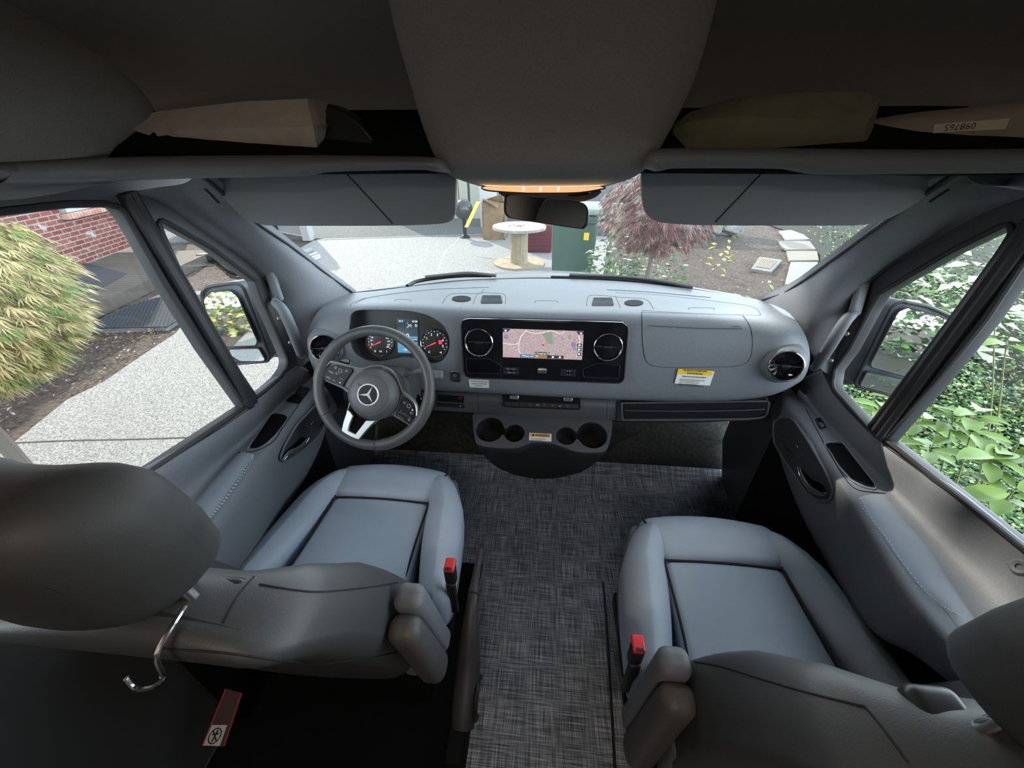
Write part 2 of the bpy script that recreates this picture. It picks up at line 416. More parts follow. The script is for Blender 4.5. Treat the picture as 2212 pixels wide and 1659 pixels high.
# divider bars between the two side windows, black rubber covered, ending in the belt
def divider(name, top, bot, x, sg, w):
    a, b = U(*top, x=x), U(*bot, x=x); d = (b-a).normalized(); nrm = Vector((sg, 0, 0)); s_ = d.cross(nrm)
    a = a-d*0.05
    sec = [(-1, -0.2), (-0.95, 0.7), (-0.55, 1.0), (-0.2, 0.72), (0.05, 0.72), (0.3, 1.05), (0.8, 0.95), (1, 0.4), (1, -0.2)]
    g = G(); rows = [[q + s_*(u*w) + nrm*(v*w*0.9) for u, v in sec] for q in (a, a.lerp(b, .5), b)]
    g.grid(rows, closed=True); g.add(rows[0], [list(range(len(sec)))]); g.add(rows[-1], [list(range(len(sec)))])
    return build(g, name, M_rubber, kind='structure', fixn=True, ang=50)
divider('trim_5', (300, 470), (541, 874), XL+0.004, 1, 0.020)
divider('trim_6', (2205, 535), (1902, 940), XR-0.004, -1, 0.021)

# windshield: grid between the base line and the top edge
WB = [(765, 634), (880, 621), (980, 609), (1080, 604), (1180, 602), (1290, 605), (1390, 612), (1500, 627), (1640, 650)]
ws0 = [U(a, b, z=0.99) for a, b in WB]
WT = [(-0.72, 0.845), (-0.55, 0.885), (-0.36, 0.91), (-0.18, 0.92), (0.02, 0.925), (0.2, 0.92), (0.4, 0.91), (0.6, 0.885), (0.775, 0.845)]
ws1 = [Vector((a, b, 1.50)) for a, b in WT]
EL = cr([ws0[0]]+[U(a, b, y=c) for a, b, c in ((700, 588, 1.33), (640, 540, 1.21), (564, 487, 1.07), (500, 432, .97), (448, 388, .88), (425, 366, .84))], 8)
ER = cr([ws0[-1]]+[U(a, b, y=c) for a, b, c in ((1700, 631, 1.38), (1754, 592, 1.29), (1819, 545, 1.19), (1902, 483, 1.05), (1980, 430, .96), (2058, 380, .88), (2080, 364, .84))], 8)
def arcpt(c, t): q = t*(len(c)-1); i = min(len(c)-2, int(q)); return c[i].lerp(c[i+1], q-i)
rows = []; nW = len(ws0)
sx_ = [(p.x-ws0[0].x)/(ws0[-1].x-ws0[0].x) for p in ws0]
cy0 = [p.y-(ws0[0].y+(ws0[-1].y-ws0[0].y)*s_) for p, s_ in zip(ws0, sx_)]
for k in range(9):
    t = k/8; a_, b_2 = arcpt(EL, t), arcpt(ER, t); z_ = (a_.z+b_2.z)/2
    rows.append([Vector((a_.x+(b_2.x-a_.x)*s_, a_.y+(b_2.y-a_.y)*s_+c_*(1-.72*t), (a_.z+(b_2.z-a_.z)*s_) if k else p_.z)) for s_, c_, p_ in zip(sx_, cy0, ws0)])
g = G(); g.grid([cr(r, 3) for r in rows]); ws = build(g, 'window_1', M_glass, kind='structure', ang=80)
# black band of the windshield foot and its side seals
g = G(); g.tube(cr([p+Vector((0, -0.012, -0.004)) for p in ws0], 4), 0.013, 8, up=(0, 0, 1))
for c in (0, -1): g.tube([r[c]+Vector((0, -0.002, 0)) for r in rows], 0.0055, 8)
build(g, 'trim_7', M_rubber, kind='structure')

# A-pillars: loft from the windshield edge to the door frame
def pillar(name, cols, m=M_pillar):
    rws = [cr([U(a, b, **{k: v}) for a, b, k, v in r], 4) for r in cols]
    g = G(); g.grid(rws); return build(g, name, m, kind='structure', sub=2)
wsl = [r[0] for r in rows]; wsr = [r[-1] for r in rows]
def wedge(col, t): t = t*8; i = min(7, int(t)); return col[i].lerp(col[i+1], t-i)
def pil2(name, edge, R1, R2, R3, Q, m=M_pillar):
    n = len(Q); A = [wedge(edge, 1-i/(n-1)) for i in range(n)]
    R = [[U(a, b, x=v) for a, b, v in r] for r in (R1, R2, R3, Q)]
    back = [p+Vector((0, 0.03, 0)) for p in A]
    cols = [back, A]+R+[[p+Vector((0.03 if p.x > 0 else -0.03, 0, 0)) for p in R[-1]]]
    g = G(); g.grid([cr(c, 4) for c in cols]); return build(g, name, m, kind='structure', sub=2, ang=80)
PL = pil2('trim_8', wsl,
     [(418, 385, -.77), (500, 447, -.79), (560, 503, -.80), (630, 563, -.80), (690, 615, -.79), (735, 668, -.78)],
     [(395, 400, -.81), (455, 462, -.83), (530, 525, -.84), (600, 588, -.84), (655, 655, -.83), (705, 735, -.81)],
     [(350, 402, -.86), (420, 455, -.87), (505, 522, -.87), (580, 590, -.87), (632, 668, -.865), (672, 775, -.85)],
     [(267, 418, -.885), (354, 437, -.885), (460, 512, -.885), (550, 575, -.885), (608, 650, -.885), (652, 795, -.885)])
PR = pil2('trim_9', wsr,
     [(2085, 380, .825), (2010, 437, .835), (1930, 503, .84), (1850, 563, .84), (1780, 615, .835), (1722, 672, .825)],
     [(2110, 400, .865), (2050, 455, .88), (1975, 515, .885), (1880, 580, .885), (1805, 650, .875), (1745, 745, .86)],
     [(2160, 402, .91), (2100, 448, .92), (2020, 508, .92), (1912, 580, .92), (1835, 655, .915), (1765, 790, .905)],
     [(2235, 416, .94), (2110, 462, .94), (1990, 528, .94), (1892, 592, .94), (1828, 665, .94), (1785, 810, .94)])
# airbag flap on the upper end of each pillar
g = G(); sl = Surf(PL); g.tube(sl.line([(443, 407), (458, 422), (472, 437)], 0.0015), 0.0022, 6); build(g, 'trim_10', M_seam, kind='structure')
g = G(); sr = Surf(PR); g.tube(sr.line([(2048, 408), (2030, 420), (2008, 435)], 0.0015), 0.0022, 6); build(g, 'trim_11', M_seam, kind='structure')

# ================================================================== ceiling: high roof, overhead shelf, header
shelf_y = 0.80
hx = [-0.93, -0.75, -0.55, -0.35, -0.18, 0.03, 0.22, 0.40, 0.6, 0.80, 0.98]
def row(fy, fz): return [Vector((x, fy(x), fz(x))) for x in hx]
end = lambda x: max(0.0, (abs(x-0.02)-0.55)/0.4)
rows_c = [row(lambda x: -1.7, lambda x: 1.98-0.10*end(x)**2), row(lambda x: -0.4, lambda x: 1.98-0.10*end(x)**2),
          row(lambda x: 0.1, lambda x: 1.96-0.12*end(x)**2), row(lambda x: 0.45-0.1*end(x), lambda x: 1.90-0.12*end(x)**2), row(lambda x: 0.75-0.12*end(x), lambda x: 1.80-0.1*end(x)**2),
          row(lambda x: 1.00-0.14*end(x), lambda x: 1.70-0.04*end(x)**2), row(lambda x: 1.13-0.16*end(x), lambda x: 1.58), row(lambda x: 1.10-0.16*end(x), lambda x: 1.49)]
g = G(); g.grid(rows_c); build(g, 'ceiling', M_head, kind='structure', sub=2, solid=0.012, soff=-1)
# roof front beam above the glass
tp = [rows[-1][0]+Vector((-.16, -.06, 0))]+rows[-1]+[rows[-1][-1]+Vector((.16, -.06, 0))]
g = G(); g.grid([[p+Vector((0, .01, -.01)) for p in tp], [p+Vector((0, .03, .03)) for p in tp], [Vector((p.x, max(p.y, .9)+.10, 1.56)) for p in tp]]); build(g, 'trim_20', M_matte, kind='structure', sub=1, solid=.008, soff=0)
# header shelf lips, one on each side of the overhead console, running back along the doors
M_hdr = mat('header_shelf_plastic', (0.17, 0.175, 0.18), 0.55, var=0.06, vscale=400, bump=0.3, bscale=700)
def header(name, bot, top, sg):
    B = [U(a, b, **{k: v}) for a, b, k, v, *_ in bot]; T = [U(a, b, **{k: v}) for a, b, k, v, *_ in top]; O = [Vector((*o[4], 0)).normalized() for o in bot]
    zb, zt = B[0].z, T[0].z; bx = -sg*0
    B = [Vector((B[0].x, -1.7, zb))]+B; T = [Vector((T[0].x, -1.7, zt))]+T; O = [O[0]]+O
    side = [abs(o.x) > .9 for o in O]; wx = XL if sg < 0 else XR
    under = [(Vector((wx-sg*.012, p.y, topL[1]+.018)) if sd_ else Vector((p.x, 1.10, p.z+.012))+Vector((0, 0, 0))) for p, sd_ in zip(B, side)]
    back = [(Vector((wx-sg*.02, q.y, q.z+.01)) if sd_ else Vector((q.x, 1.10, q.z-.01))) for q, sd_ in zip(T, side)]
    for i, o in enumerate(O):
        if not side[i] and abs(o.x) > .3: under[i] = Vector((wx-sg*.012, 1.0, B[i].z+.01)); back[i] = Vector((wx-sg*.02, 1.0, T[i].z))
    rws = [under, [p+o*.035 for p, o in zip(B, O)], [p+o*.006 for p, o in zip(B, O)], [p-o*.006+Z3*.008 for p, o in zip(B, O)], [p.lerp(q, .5)-o*.012 for p, q, o in zip(B, T, O)],
           [q-o*.006-Z3*.008 for q, o in zip(T, O)], [q+o*.008 for q, o in zip(T, O)], [q+o*.05-Z3*.004 for q, o in zip(T, O)], back]
    g = G(); g.grid([cr(r, 3) for r in rws]); return build(g, name, M_hdr, kind='structure', sub=1, ang=80), B, T
o_ = (0, 1); sl_, sr_ = (-1, 0), (1, 0)
HBL = [(-420, 414, 'x', -.85, sl_), (0, 399, 'x', -.85, sl_), (140, 396, 'x', -.85, sl_), (245, 393, 'x', -.825, (-.7, .7)), (340, 390, 'y', .79, o_), (450, 387, 'y', .80, o_), (640, 384, 'y', .80, o_), (672, 376, 'y', .80, o_), (760, 372, 'y', .80, o_), (900, 369, 'y', .80, o_), (930, 372, 'y', .80, o_), (960, 376, 'y', .82, o_), (1010, 378, 'y', .92, o_)]
HTL = [(-420, 362, 'x', -.85), (0, 350, 'x', -.85), (140, 344, 'x', -.85), (245, 338, 'x', -.825), (340, 335, 'y', .795), (450, 334, 'y', .80), (640, 333, 'y', .80), (672, 333, 'y', .80), (760, 334, 'y', .80), (900, 336, 'y', .80), (930, 338, 'y', .80), (960, 340, 'y', .82), (1005, 345, 'y', .92)]
header('trim_12', HBL, HTL, -1)
HBR = [(3100, 366, 'x', .89, sr_), (2800, 368, 'x', .89, sr_), (2560, 371, 'x', .885, sr_), (2380, 373, 'x', .86, (.7, .7)), (2250, 376, 'y', .79, o_), (2080, 378, 'y', .80, o_), (1960, 379, 'y', .80, o_), (1850, 380, 'y', .80, o_), (1770, 379, 'y', .80, o_), (1740, 374, 'y', .80, o_), (1700, 367, 'y', .80, o_), (1480, 366, 'y', .80, o_), (1440, 369, 'y', .80, o_), (1420, 373, 'y', .80, o_), (1396, 366, 'y', .82, o_), (1345, 370, 'y', .92, o_)]
HTR = [(3100, 295, 'x', .89), (2800, 300, 'x', .89), (2560, 308, 'x', .885), (2380, 314, 'x', .86), (2250, 318, 'y', .79), (2080, 320, 'y', .80), (1960, 320, 'y', .80), (1850, 319, 'y', .80), (1770, 318, 'y', .80), (1740, 318, 'y', .80), (1700, 317, 'y', .80), (1480, 317, 'y', .80), (1440, 318, 'y', .80), (1420, 320, 'y', .80), (1396, 322, 'y', .82), (1345, 330, 'y', .92)]
header('trim_13', HBR, HTR, 1)
# side wall upper lining and rear wall so that the cab is enclosed as in the van
for nm, x0, sg in (('wall_side_left', XL, 1), ('wall_side_right', XR, -1)):
    g = G(); rr_ = [[Vector((x0+sg*a, y, z)) for z, a in ((1.44, 0.015), (1.65, 0.03), (1.8, 0.045), (1.92, 0.10), (1.97, 0.2))] for y in (-1.7, -0.6, 0.2, 0.7, 1.06)]
    g.grid(rr_); build(g, nm, M_head, kind='structure', sub=1, solid=0.01, soff=0)
M_rear = mat('cargo_lining_dark', (0.22, 0.25, 0.29), 0.8)
g = G(); g.box((0.02, -1.72, 0.95), (1.9, 0.03, 2.1)); build(g, 'wall_rear', M_rear, smooth=False, kind='structure')
# the cargo roof lamp behind the camera, warm
g = G(); g.rbox((0.0, -.75, 1.955), (.40, .10, .02), .008, 2); dl = build(g, 'dome_lamp', mat('dome_lamp_lens', (.5, .45, .4), .4, emit=(1.0, .74, .5), estr=3.0)); tag(dl, 'warm roof lamp on the cargo ceiling behind the seats', 'lamp')
la = bpy.data.lights.new('cargo_lamp', 'AREA'); la.shape = 'RECTANGLE'; la.size = .40; la.size_y = .10; la.energy = 5.0; la.color = (1.0, .84, .68)
lo_ = bpy.data.objects.new('cargo_lamp', la); COL.objects.link(lo_); lo_.location = (0.0, -.75, 1.935)
# ================================================================== dashboard
dash = thing('dashboard', 'full-width dark grey dashboard with central screen, glove box and round air vents', 'dashboard', (0.02, 1.2, 0.0))
tab = [
 # windshield foot
 [(740, 642, 'z', .985), (766, 638, 'z', .985), (800, 637, 'z', .988), (880, 626, 'z', .99), (980, 614, 'z', .99), (1060, 609, 'z', .99), (1180, 607, 'z', .99), (1290, 610, 'z', .99), (1390, 617, 'z', .99), (1500, 632, 'z', .99), (1600, 646, 'z', .988), (1648, 656, 'z', .985), (1672, 656, 'z', .98)],
 [(722, 652, 'z', .995), (745, 650, 'z', 1.0), (785, 648, 'z', 1.003), (870, 640, 'z', 1.005), (975, 636, 'z', 1.005), (1055, 634, 'z', 1.005), (1180, 634, 'z', 1.005), (1295, 636, 'z', 1.005), (1388, 641, 'z', 1.005), (1500, 652, 'z', 1.005), (1612, 664, 'z', 1.003), (1665, 668, 'z', 1.0), (1690, 672, 'z', .99)],
 [(696, 672, 'z', .985), (714, 666, 'z', 1.0), (757, 658, 'z', 1.012), (860, 656, 'z', 1.018), (960, 661, 'z', 1.02), (1040, 664, 'z', 1.02), (1180, 667, 'z', 1.02), (1300, 668, 'z', 1.02), (1385, 670, 'z', 1.02), (1500, 677, 'z', 1.018), (1620, 684, 'z', 1.01), (1690, 686, 'z', 1.0), (1712, 694, 'z', .985)],
 [(686, 688, 'y', 1.165), (704, 684, 'y', 1.155), (755, 668, 'y', 1.165), (860, 666, 'y', 1.172), (960, 674, 'y', 1.165), (1020, 676, 'y', 1.165), (1180, 680, 'y', 1.165), (1330, 682, 'y', 1.165), (1386, 684, 'y', 1.165), (1500, 690, 'y', 1.16), (1625, 696, 'y', 1.155), (1700, 704, 'y', 1.14), (1725, 716, 'y', 1.155)],
 [(676, 708, 'y', 1.16), (696, 710, 'y', 1.12), (745, 700, 'y', 1.13), (858, 700, 'y', 1.14), (960, 702, 'y', 1.14), (1010, 702, 'y', 1.14), (1180, 705, 'y', 1.14), (1345, 708, 'y', 1.14), (1388, 710, 'y', 1.14), (1500, 716, 'y', 1.135), (1628, 722, 'y', 1.13), (1700, 730, 'y', 1.09), (1736, 740, 'y', 1.14)],
 [(669, 735, 'y', 1.16), (690, 740, 'y', 1.11), (738, 742, 'y', 1.115), (856, 744, 'y', 1.12), (960, 745, 'y', 1.12), (1008, 745, 'y', 1.12), (1180, 748, 'y', 1.12), (1350, 752, 'y', 1.12), (1390, 752, 'y', 1.12), (1500, 756, 'y', 1.115), (1630, 762, 'y', 1.11), (1698, 770, 'y', 1.07), (1742, 768, 'y', 1.13)],
 [(673, 768, 'y', 1.16), (694, 778, 'y', 1.12), (740, 788, 'y', 1.12), (856, 790, 'y', 1.12), (960, 792, 'y', 1.12), (1010, 794, 'y', 1.12), (1180, 800, 'y', 1.12), (1345, 806, 'y', 1.12), (1388, 806, 'y', 1.12), (1500, 810, 'y', 1.115), (1626, 812, 'y', 1.11), (1696, 812, 'y', 1.08), (1738, 796, 'y', 1.14)],
 [(684, 797, 'y', 1.18), (706, 812, 'y', 1.15), (748, 825, 'y', 1.13), (856, 830, 'y', 1.125), (960, 832, 'y', 1.125), (1020, 836, 'y', 1.125), (1180, 844, 'y', 1.125), (1320, 851, 'y', 1.125), (1388, 853, 'y', 1.125), (1500, 856, 'y', 1.12), (1622, 853, 'y', 1.115), (1690, 838, 'y', 1.12), (1728, 815, 'y', 1.18)],
 [(688, 802, 'y', 1.22), (710, 818, 'y', 1.17), (750, 832, 'y', 1.15), (856, 838, 'y', 1.145), (960, 841, 'y', 1.145), (1022, 845, 'y', 1.145), (1180, 853, 'y', 1.145), (1318, 860, 'y', 1.145), (1388, 862, 'y', 1.145), (1500, 864, 'y', 1.14), (1620, 861, 'y', 1.14), (1685, 845, 'y', 1.16), (1720, 822, 'y', 1.24)],
 [(690, 800, 'y', 1.32), (712, 812, 'y', 1.30), (752, 820, 'y', 1.30), (856, 825, 'y', 1.30), (960, 828, 'y', 1.3), (1024, 832, 'y', 1.3), (1180, 838, 'y', 1.3), (1316, 846, 'y', 1.3), (1388, 848, 'y', 1.3), (1500, 850, 'y', 1.3), (1618, 846, 'y', 1.3), (1680, 835, 'y', 1.32), (1712, 815, 'y', 1.36)],
]
T3 = [[U(a, b, **{k: v}) for a, b, k, v in r] for r in tab]
g = G(); g.grid(T3)
body0 = build(g, 'dash_shell', M_dash, dash, sub=3, solid=0.012, soff=-1)
Sd0 = Surf(body0)
# cut the instrument hood opening and the two round openings
BIN = [(755, 701), (756, 685), (762, 675), (775, 670), (800, 669), (834, 669), (865, 670), (893, 673), (922, 680), (946, 693), (961, 707), (969, 726), (971, 742), (969, 757), (963, 771), (952, 781), (934, 785), (915, 781), (895, 774), (870, 772), (845, 776), (822, 781), (800, 780), (782, 774), (767, 763), (757, 743), (754, 720)]
def cutter(poly, d0=-0.06, d1=0.10):
    pts = [Sd0.hit(*p)[0] for p in poly]; c = sum(pts, Vector())/len(pts); dr = (c-CAMP).normalized(); dr = (dr*0.5+Vector((0, 0.9, -0.25))).normalized()
    g = G(); g.prism([p+dr*d0 for p in pts], dr*(d1-d0)); return g, pts, dr
gB, binpts, bdir = cutter([tuple(p) for p in crc(BIN, 2)])
cut = build(gB, 'cut', M_dash, smooth=False, fixn=True)
md = body0.modifiers.new('cut', 'BOOLEAN'); md.operation = 'DIFFERENCE'; md.object = cut; md.solver = 'EXACT'
dg = bpy.context.evaluated_depsgraph_get(); dg.update()
me = bpy.data.meshes.new_from_object(body0.evaluated_get(dg)); body0.modifiers.clear(); body0.data = me; me.name = 'dash_shell'
me.shade_smooth(); me.set_sharp_from_angle(angle=math.radians(50)); bpy.data.objects.remove(cut)
body0['label'] = 'grained dark grey upper dash body'
Sd = Sd0
# ---- instrument cluster, set back in the hood
clu = thing('instrument_cluster', None, None, (0, 0, 0)); clu.parent = dash; clu.location = (0, 0, 0); 
M_clu = mat('cluster_surround_plastic', (0.035, 0.036, 0.038), 0.5, bump=0.1)
g = G(); deep = [p+bdir*0.055 for p in binpts]; cpl, cpn = best_plane(deep); deep = [p+bdir*((cpl-p).dot(cpn)/bdir.dot(cpn)) for p in deep]
g.grid([[p+bdir*0.001 for p in binpts], deep], closed=True); build(g, 'hood_lining', M_clu, clu, ang=85)
g = G(); g.add(deep, [list(range(len(deep)))]); cface = build(g, 'cluster_face', M_clu, clu, smooth=False)
Sc = Surf(cface)
M_dial = mat('dial_face_black', (0.008, 0.008, 0.009), 0.35)
def lit(name, col, s=2.0): return mat(name, (0.02, 0.02, 0.02), 0.5, emit=col, estr=s*.6)
E_white = lit('lit_white_marks', (0.9, 0.95, 1.0), 1.3); E_red = lit('lit_red_needle', (1.0, 0.05, 0.06), 1.6); E_redl = lit('lit_red_lamp', (1.0, 0.02, 0.05), 1.5)
def dial(px, py, r, marks, needle_to, low, extra):
    l, a, b, n, t = fr3(Sc, px, py); R = r*t; d = thing('gauge', None, None); d.parent = clu
    g = G(); g.lathe([(0, 0.004), (R*.97, 0.004), (R*.97, 0.001)], l, n, 40); build(g, 'dial_face', M_dial, d)
    g = G(); g.lathe([(R*.96, 0.003), (R*.97, 0.008), (R*1.0, 0.009), (R*1.03, 0.006), (R*1.04, 0.0)], l, n, 48); build(g, 'dial_ring', M_chrome, d)
    def at(ang, rad, o=0.0045): ang = math.radians(ang); return l+(a*math.cos(ang)+b*math.sin(ang))*R*rad+n*o
    g = G()
    for k in range(17):
        an = 210-k*240/16; p, q = at(an, .86), at(an, .92 if k % 2 else .80); s_ = (q-p).cross(n).normalized()*R*(0.012 if k % 2 else .022)
        g.prism([p-s_, p+s_, q+s_, q-s_], n*0.0005)
    build(g, 'scale_marks', E_white, d, smooth=False)
    for an, s_ in marks: text(s_, R*(.24 if len(s_) < 2 else .15), at(an, .64, .005), a, b, E_white, d, 'numeral', 0.0002)
    for (dx, s_, sz) in low: text(s_, R*sz, l+a*R*dx-b*R*(.66 if sz < .25 else .86)+n*.005, a, b, E_white, d, 'numeral', 0.0002)
    p, q = at(205, .9, .007), at(25, .1, .007); s_ = (q-p).cross(n).normalized()*R*.045
    g = G(); g.prism([p, q-s_, q+s_], n*0.002); build(g, 'needle', E_red, d, smooth=False)
    if extra: g = G(); rect_ = [l+a*R*x_+b*R*y_+n*.005 for x_, y_ in ((.30, -.05), (.55, -.05), (.55, .22), (.30, .22))]; g.prism(rect_, n*.0005); build(g, 'warning_lamp', E_redl, d, smooth=False)
    return d
dial(822, 739, 30, [(195, '10'), (170, '20'), (150, '30'), (125, '40'), (102, '60'), (78, '80'), (55, '100'), (30, '120'), (8, '140'), (-14, '160'), (-30, '180')], 0, [(-.4, '0', .2), (.45, '1', .2), (0, '1/2', .16)], False)
dial(939.5, 741, 30, [(150, '1'), (110, '2'), (70, '3'), (20, '4'), (-18, '5')], 0, [(-.4, 'C', .2), (.45, 'H', .2)], True)
# centre display
E_scr = bpy.data.materials.new('cluster_display_glow'); E_scr.use_nodes = True; n_, b_ = nodes(E_scr)
b_.inputs['Base Color'].default_value = (0.005, 0.006, 0.008, 1); b_.inputs['Roughness'].default_value = 0.2
sc = thing('cluster_display', None, None); sc.parent = clu
g = G(); rect_on(Sc, 881.5, 726, 45, 74, 0.004, g=g); build(g, 'display_panel', mat('lcd_dark', (0.008, 0.012, 0.016), 0.25, emit=(0.02, 0.04, 0.06), estr=0.6), sc, smooth=False)
g = G(); rect_on(Sc, 881.5, 750, 44, 24, 0.0002, 0.004, g=g); rect_on(Sc, 881.5, 728.5, 44, 5, 0.0002, 0.004, g=g); build(g, 'blue_band', mat('lcd_blue', (0.0, 0.0, 0.0), 0.3, emit=(0.06, 0.22, 0.36), estr=0.8), sc, smooth=False)
for s_, px, py, h in (('75°F', 867, 694, 4.0), ('07:00', 897, 694.5, 4.0), ('D', 900, 703.5, 5.5), ('0', 881.5, 726, 11), ('[V]', 886, 703, 4.5), ('P', 881, 698, 2.5), ('N', 881, 707, 2.5), ('• 55', 876, 755, 4)):
    decal_text(Sc, s_, px, py, h, E_white, sc, name='reading', off=0.0046)
g = G(); rect_on(Sc, 881.5, 733, 42, 0.9, 0.0003, 0.0042, g=g); build(g, 'divider_line', E_white, sc, smooth=False)

# ---- centre console panel in piano black
cen = thing('centre_panel', None, None); cen.parent = dash
cq = rpoly([Vector(p) for p in ((995, 688), (1358, 697), (1347, 828), (1002, 815))], [20, 20, 16, 16], 6)
CPn = [Sd.hit(*p)[0] for p in cq]; cc, cn = best_plane(CPn)
if cn.dot(CAMP-cc) < 0: cn = -cn
def onp(c0, n0, px, py, off=0.0):
    q = ray(px, py); t = (c0-CAMP).dot(n0)/q.dot(n0); return CAMP+q*t+n0*off
cc = cc+cn*0.010
cflat = [onp(cc+cn*0.012, cn, *p) for p in cq]
g = G(); g.prism([p-cn*0.03 for p in cflat], cn*0.03)
cpanel = build(g, 'panel_face', M_gloss, cen, bevel=0.003, fixn=True)
Sp = Surf(cpanel)
g = G(); g.tube([p+cn*0.001 for p in cflat], 0.0022, 6, closed=True, up=cn); build(g, 'panel_rim', M_black, cen)
g = G(); g.tube([onp(cc+cn*0.014, cn, *p) for p in cr([(1001, 692), (1010, 689), (1030, 688.3), (1180, 692), (1330, 696), (1345, 698), (1353, 703)], 4)], 0.0016, 6); build(g, 'chrome_line', M_chrome, cen)
def vent(parent, o, n, R, across, slots=True, name='air_vent', rr=None):
    v = thing(name, None, None); v.parent = parent
    a = (across-n*across.dot(n)).normalized(); b = n.cross(a)
    g = G(); g.lathe([(R*.90, -.002), (R*.92, .007), (R*.97, .010), (R*1.02, .008), (R*1.06, .000)], o, n, 56, xa=a); build(g, 'chrome_ring', M_chrome, v)
    g = G(); g.lathe([(0, -.012), (R*.5, -.012), (R*.86, -.006), (R*.92, .001)], o, n, 48, xa=a); build(g, 'vent_bowl', M_gloss, v)
    g = G(); g.tube([o-a*R*.8+n*.001, o-a*R*.35+n*.001, o+a*R*.35+n*.001, o+a*R*.8+n*.001], [R*.045]*4, 8); 
    g.rbox((0, 0, 0), (R*.56, R*.26, .012), .004, 2, R=Matrix((a, b, n)).transposed()); k = len(g.v)
    for i in range(len(g.v)-1, -1, -1): pass
    h = G(); h.rbox((0, 0, 0), (R*.56, R*.24, .010), .004, 2, R=Matrix((a, b, n)).transposed()); h.xf(lambda p: p+o+n*.004); build(h, 'vent_tab', M_black, v)
    h = G(); h.tube([o-a*R*.84+n*.0, o+a*R*.84+n*.0], R*.05, 8); build(h, 'crossbar', M_black, v)
    h = G()
    for k in range(7):
        an = math.radians(-160+k*23.3); p, q = o+(a*math.cos(an)+b*math.sin(an))*R*.42-n*.006, o+(a*math.cos(an)+b*math.sin(an))*R*.84-n*.001
        h.tube([p, q], [R*.03, R*.05], 6)
    build(h, 'vent_fins', M_gloss, v)
    return v
def vent_at(parent, sf, px, py, rpx, n=None, lift=0.0):
    l, a, b, nn, t = fr3(sf, px, py); n = nn if n is None else n
    return vent(parent, l+n*lift, n, rpx*t, X3)
vent_at(cen, Sp, 1035, 739, 30.5); vent_at(cen, Sp, 1313, 749, 30.5)
# navigation screen
M_map = bpy.data.materials.new('map_screen_glow'); M_map.use_nodes = True; n_, b_ = nodes(M_map)
tcm = n_.nodes.new('ShaderNodeTexCoord'); ns = n_.nodes.new('ShaderNodeTexNoise'); ns.inputs['Scale'].default_value = 380; ns.inputs['Detail'].default_value = 8
n_.links.new(tcm.outputs['Object'], ns.inputs['Vector']); rp = n_.nodes.new('ShaderNodeValToRGB'); e = rp.color_ramp.elements
e[0].position = 0.34; e[0].color = (0.28, 0.22, 0.24, 1); e[1].position = 0.56; e[1].color = (0.56, 0.44, 0.46, 1)
n_.links.new(ns.outputs['Fac'], rp.inputs[0]); b_.inputs['Base Color'].default_value = (0.01, 0.01, 0.01, 1); b_.inputs['Roughness'].default_value = 0.12
n_.links.new(rp.outputs[0], b_.inputs['Emission Color']); b_.inputs['Emission Strength'].default_value = 0.60
scr = thing('navigation_screen', None, None); scr.parent = cen
SQ = [(1086, 709.5), (1261, 715.5), (1257, 777), (1086.5, 771)]
def onS(u, v, off=0.0):   # u right 0..1, v down 0..1 on the screen
    a = [onp(cc+cn*0.0125, cn, *p) for p in SQ]; return a[0].lerp(a[1], u).lerp(a[3].lerp(a[2], u), v)+cn*off
g = G(); g.prism([onS(0, 0), onS(1, 0), onS(1, 1), onS(0, 1)], cn*.002); build(g, 'map_display', M_map, scr, smooth=False)
def em(name, c, s=0.9): return mat(name, (0.01, 0.01, 0.01), 0.3, emit=c, estr=s*.6)
def sheet(name, m, polys, off=.0022):
    for p in polys: g = G(); g.prism([onS(u, v, off) for u, v in p], cn*.0003); build(g, name, m, scr, smooth=False)
random.seed(3)
def blob(cx_, cy_, rx, ry, k=9): return [(cx_+rx*random.uniform(.6, 1.1)*math.cos(i*2*math.pi/k), cy_+ry*random.uniform(.6, 1.1)*math.sin(i*2*math.pi/k)) for i in range(k)]
sheet('park', em('map_green', (0.30, 0.37, 0.27)), [blob(.57, .22, .07, .22), blob(.60, .42, .05, .1), blob(.83, .23, .02, .1), blob(.75, .28, .012, .05)])
sheet('district', em('map_mauve', (0.29, 0.27, 0.36)), [blob(.05, .27, .035, .12), blob(.885, .47, .04, .12), blob(.90, .62, .025, .07)])
g = G(); 
def road(pts, w): g.tube([onS(u, v, .0026) for u, v in [tuple(p)[:2] for p in cr([(a, b, 0) for a, b in pts], 5)]], w, 4)
for pts in ([(.30, .0), (.28, .08), (.23, .25), (.205, .5), (.205, .75), (.23, .86)], [(.28, .05), (.34, .1), (.42, .12), (.5, .09), (.58, .02), (.64, .03), (.70, .1), (.74, .08), (.77, .0)], [(.94, .15), (.96, .3), (.95, .5), (.93, .9)], [(0, .5), (.08, .53), (.15, .53), (.21, .48)]): road(pts, .0011)
build(g, 'main_roads', em('map_road_cream', (0.9, 0.8, 0.66), 1.0), scr)
g = G()
for _ in range(70):
    u, v = random.uniform(.02, .95), random.uniform(.05, .92); d = random.choice(((.06, 0), (0, .16), (.05, .05), (.04, -.06))); road([(u, v), (u+d[0]*.5, v+d[1]*.5), (min(.99, u+d[0]), min(.98, v+d[1]))], .00022)
build(g, 'side_streets', em('map_street_pink', (0.75, 0.62, 0.60), 0.9), scr)
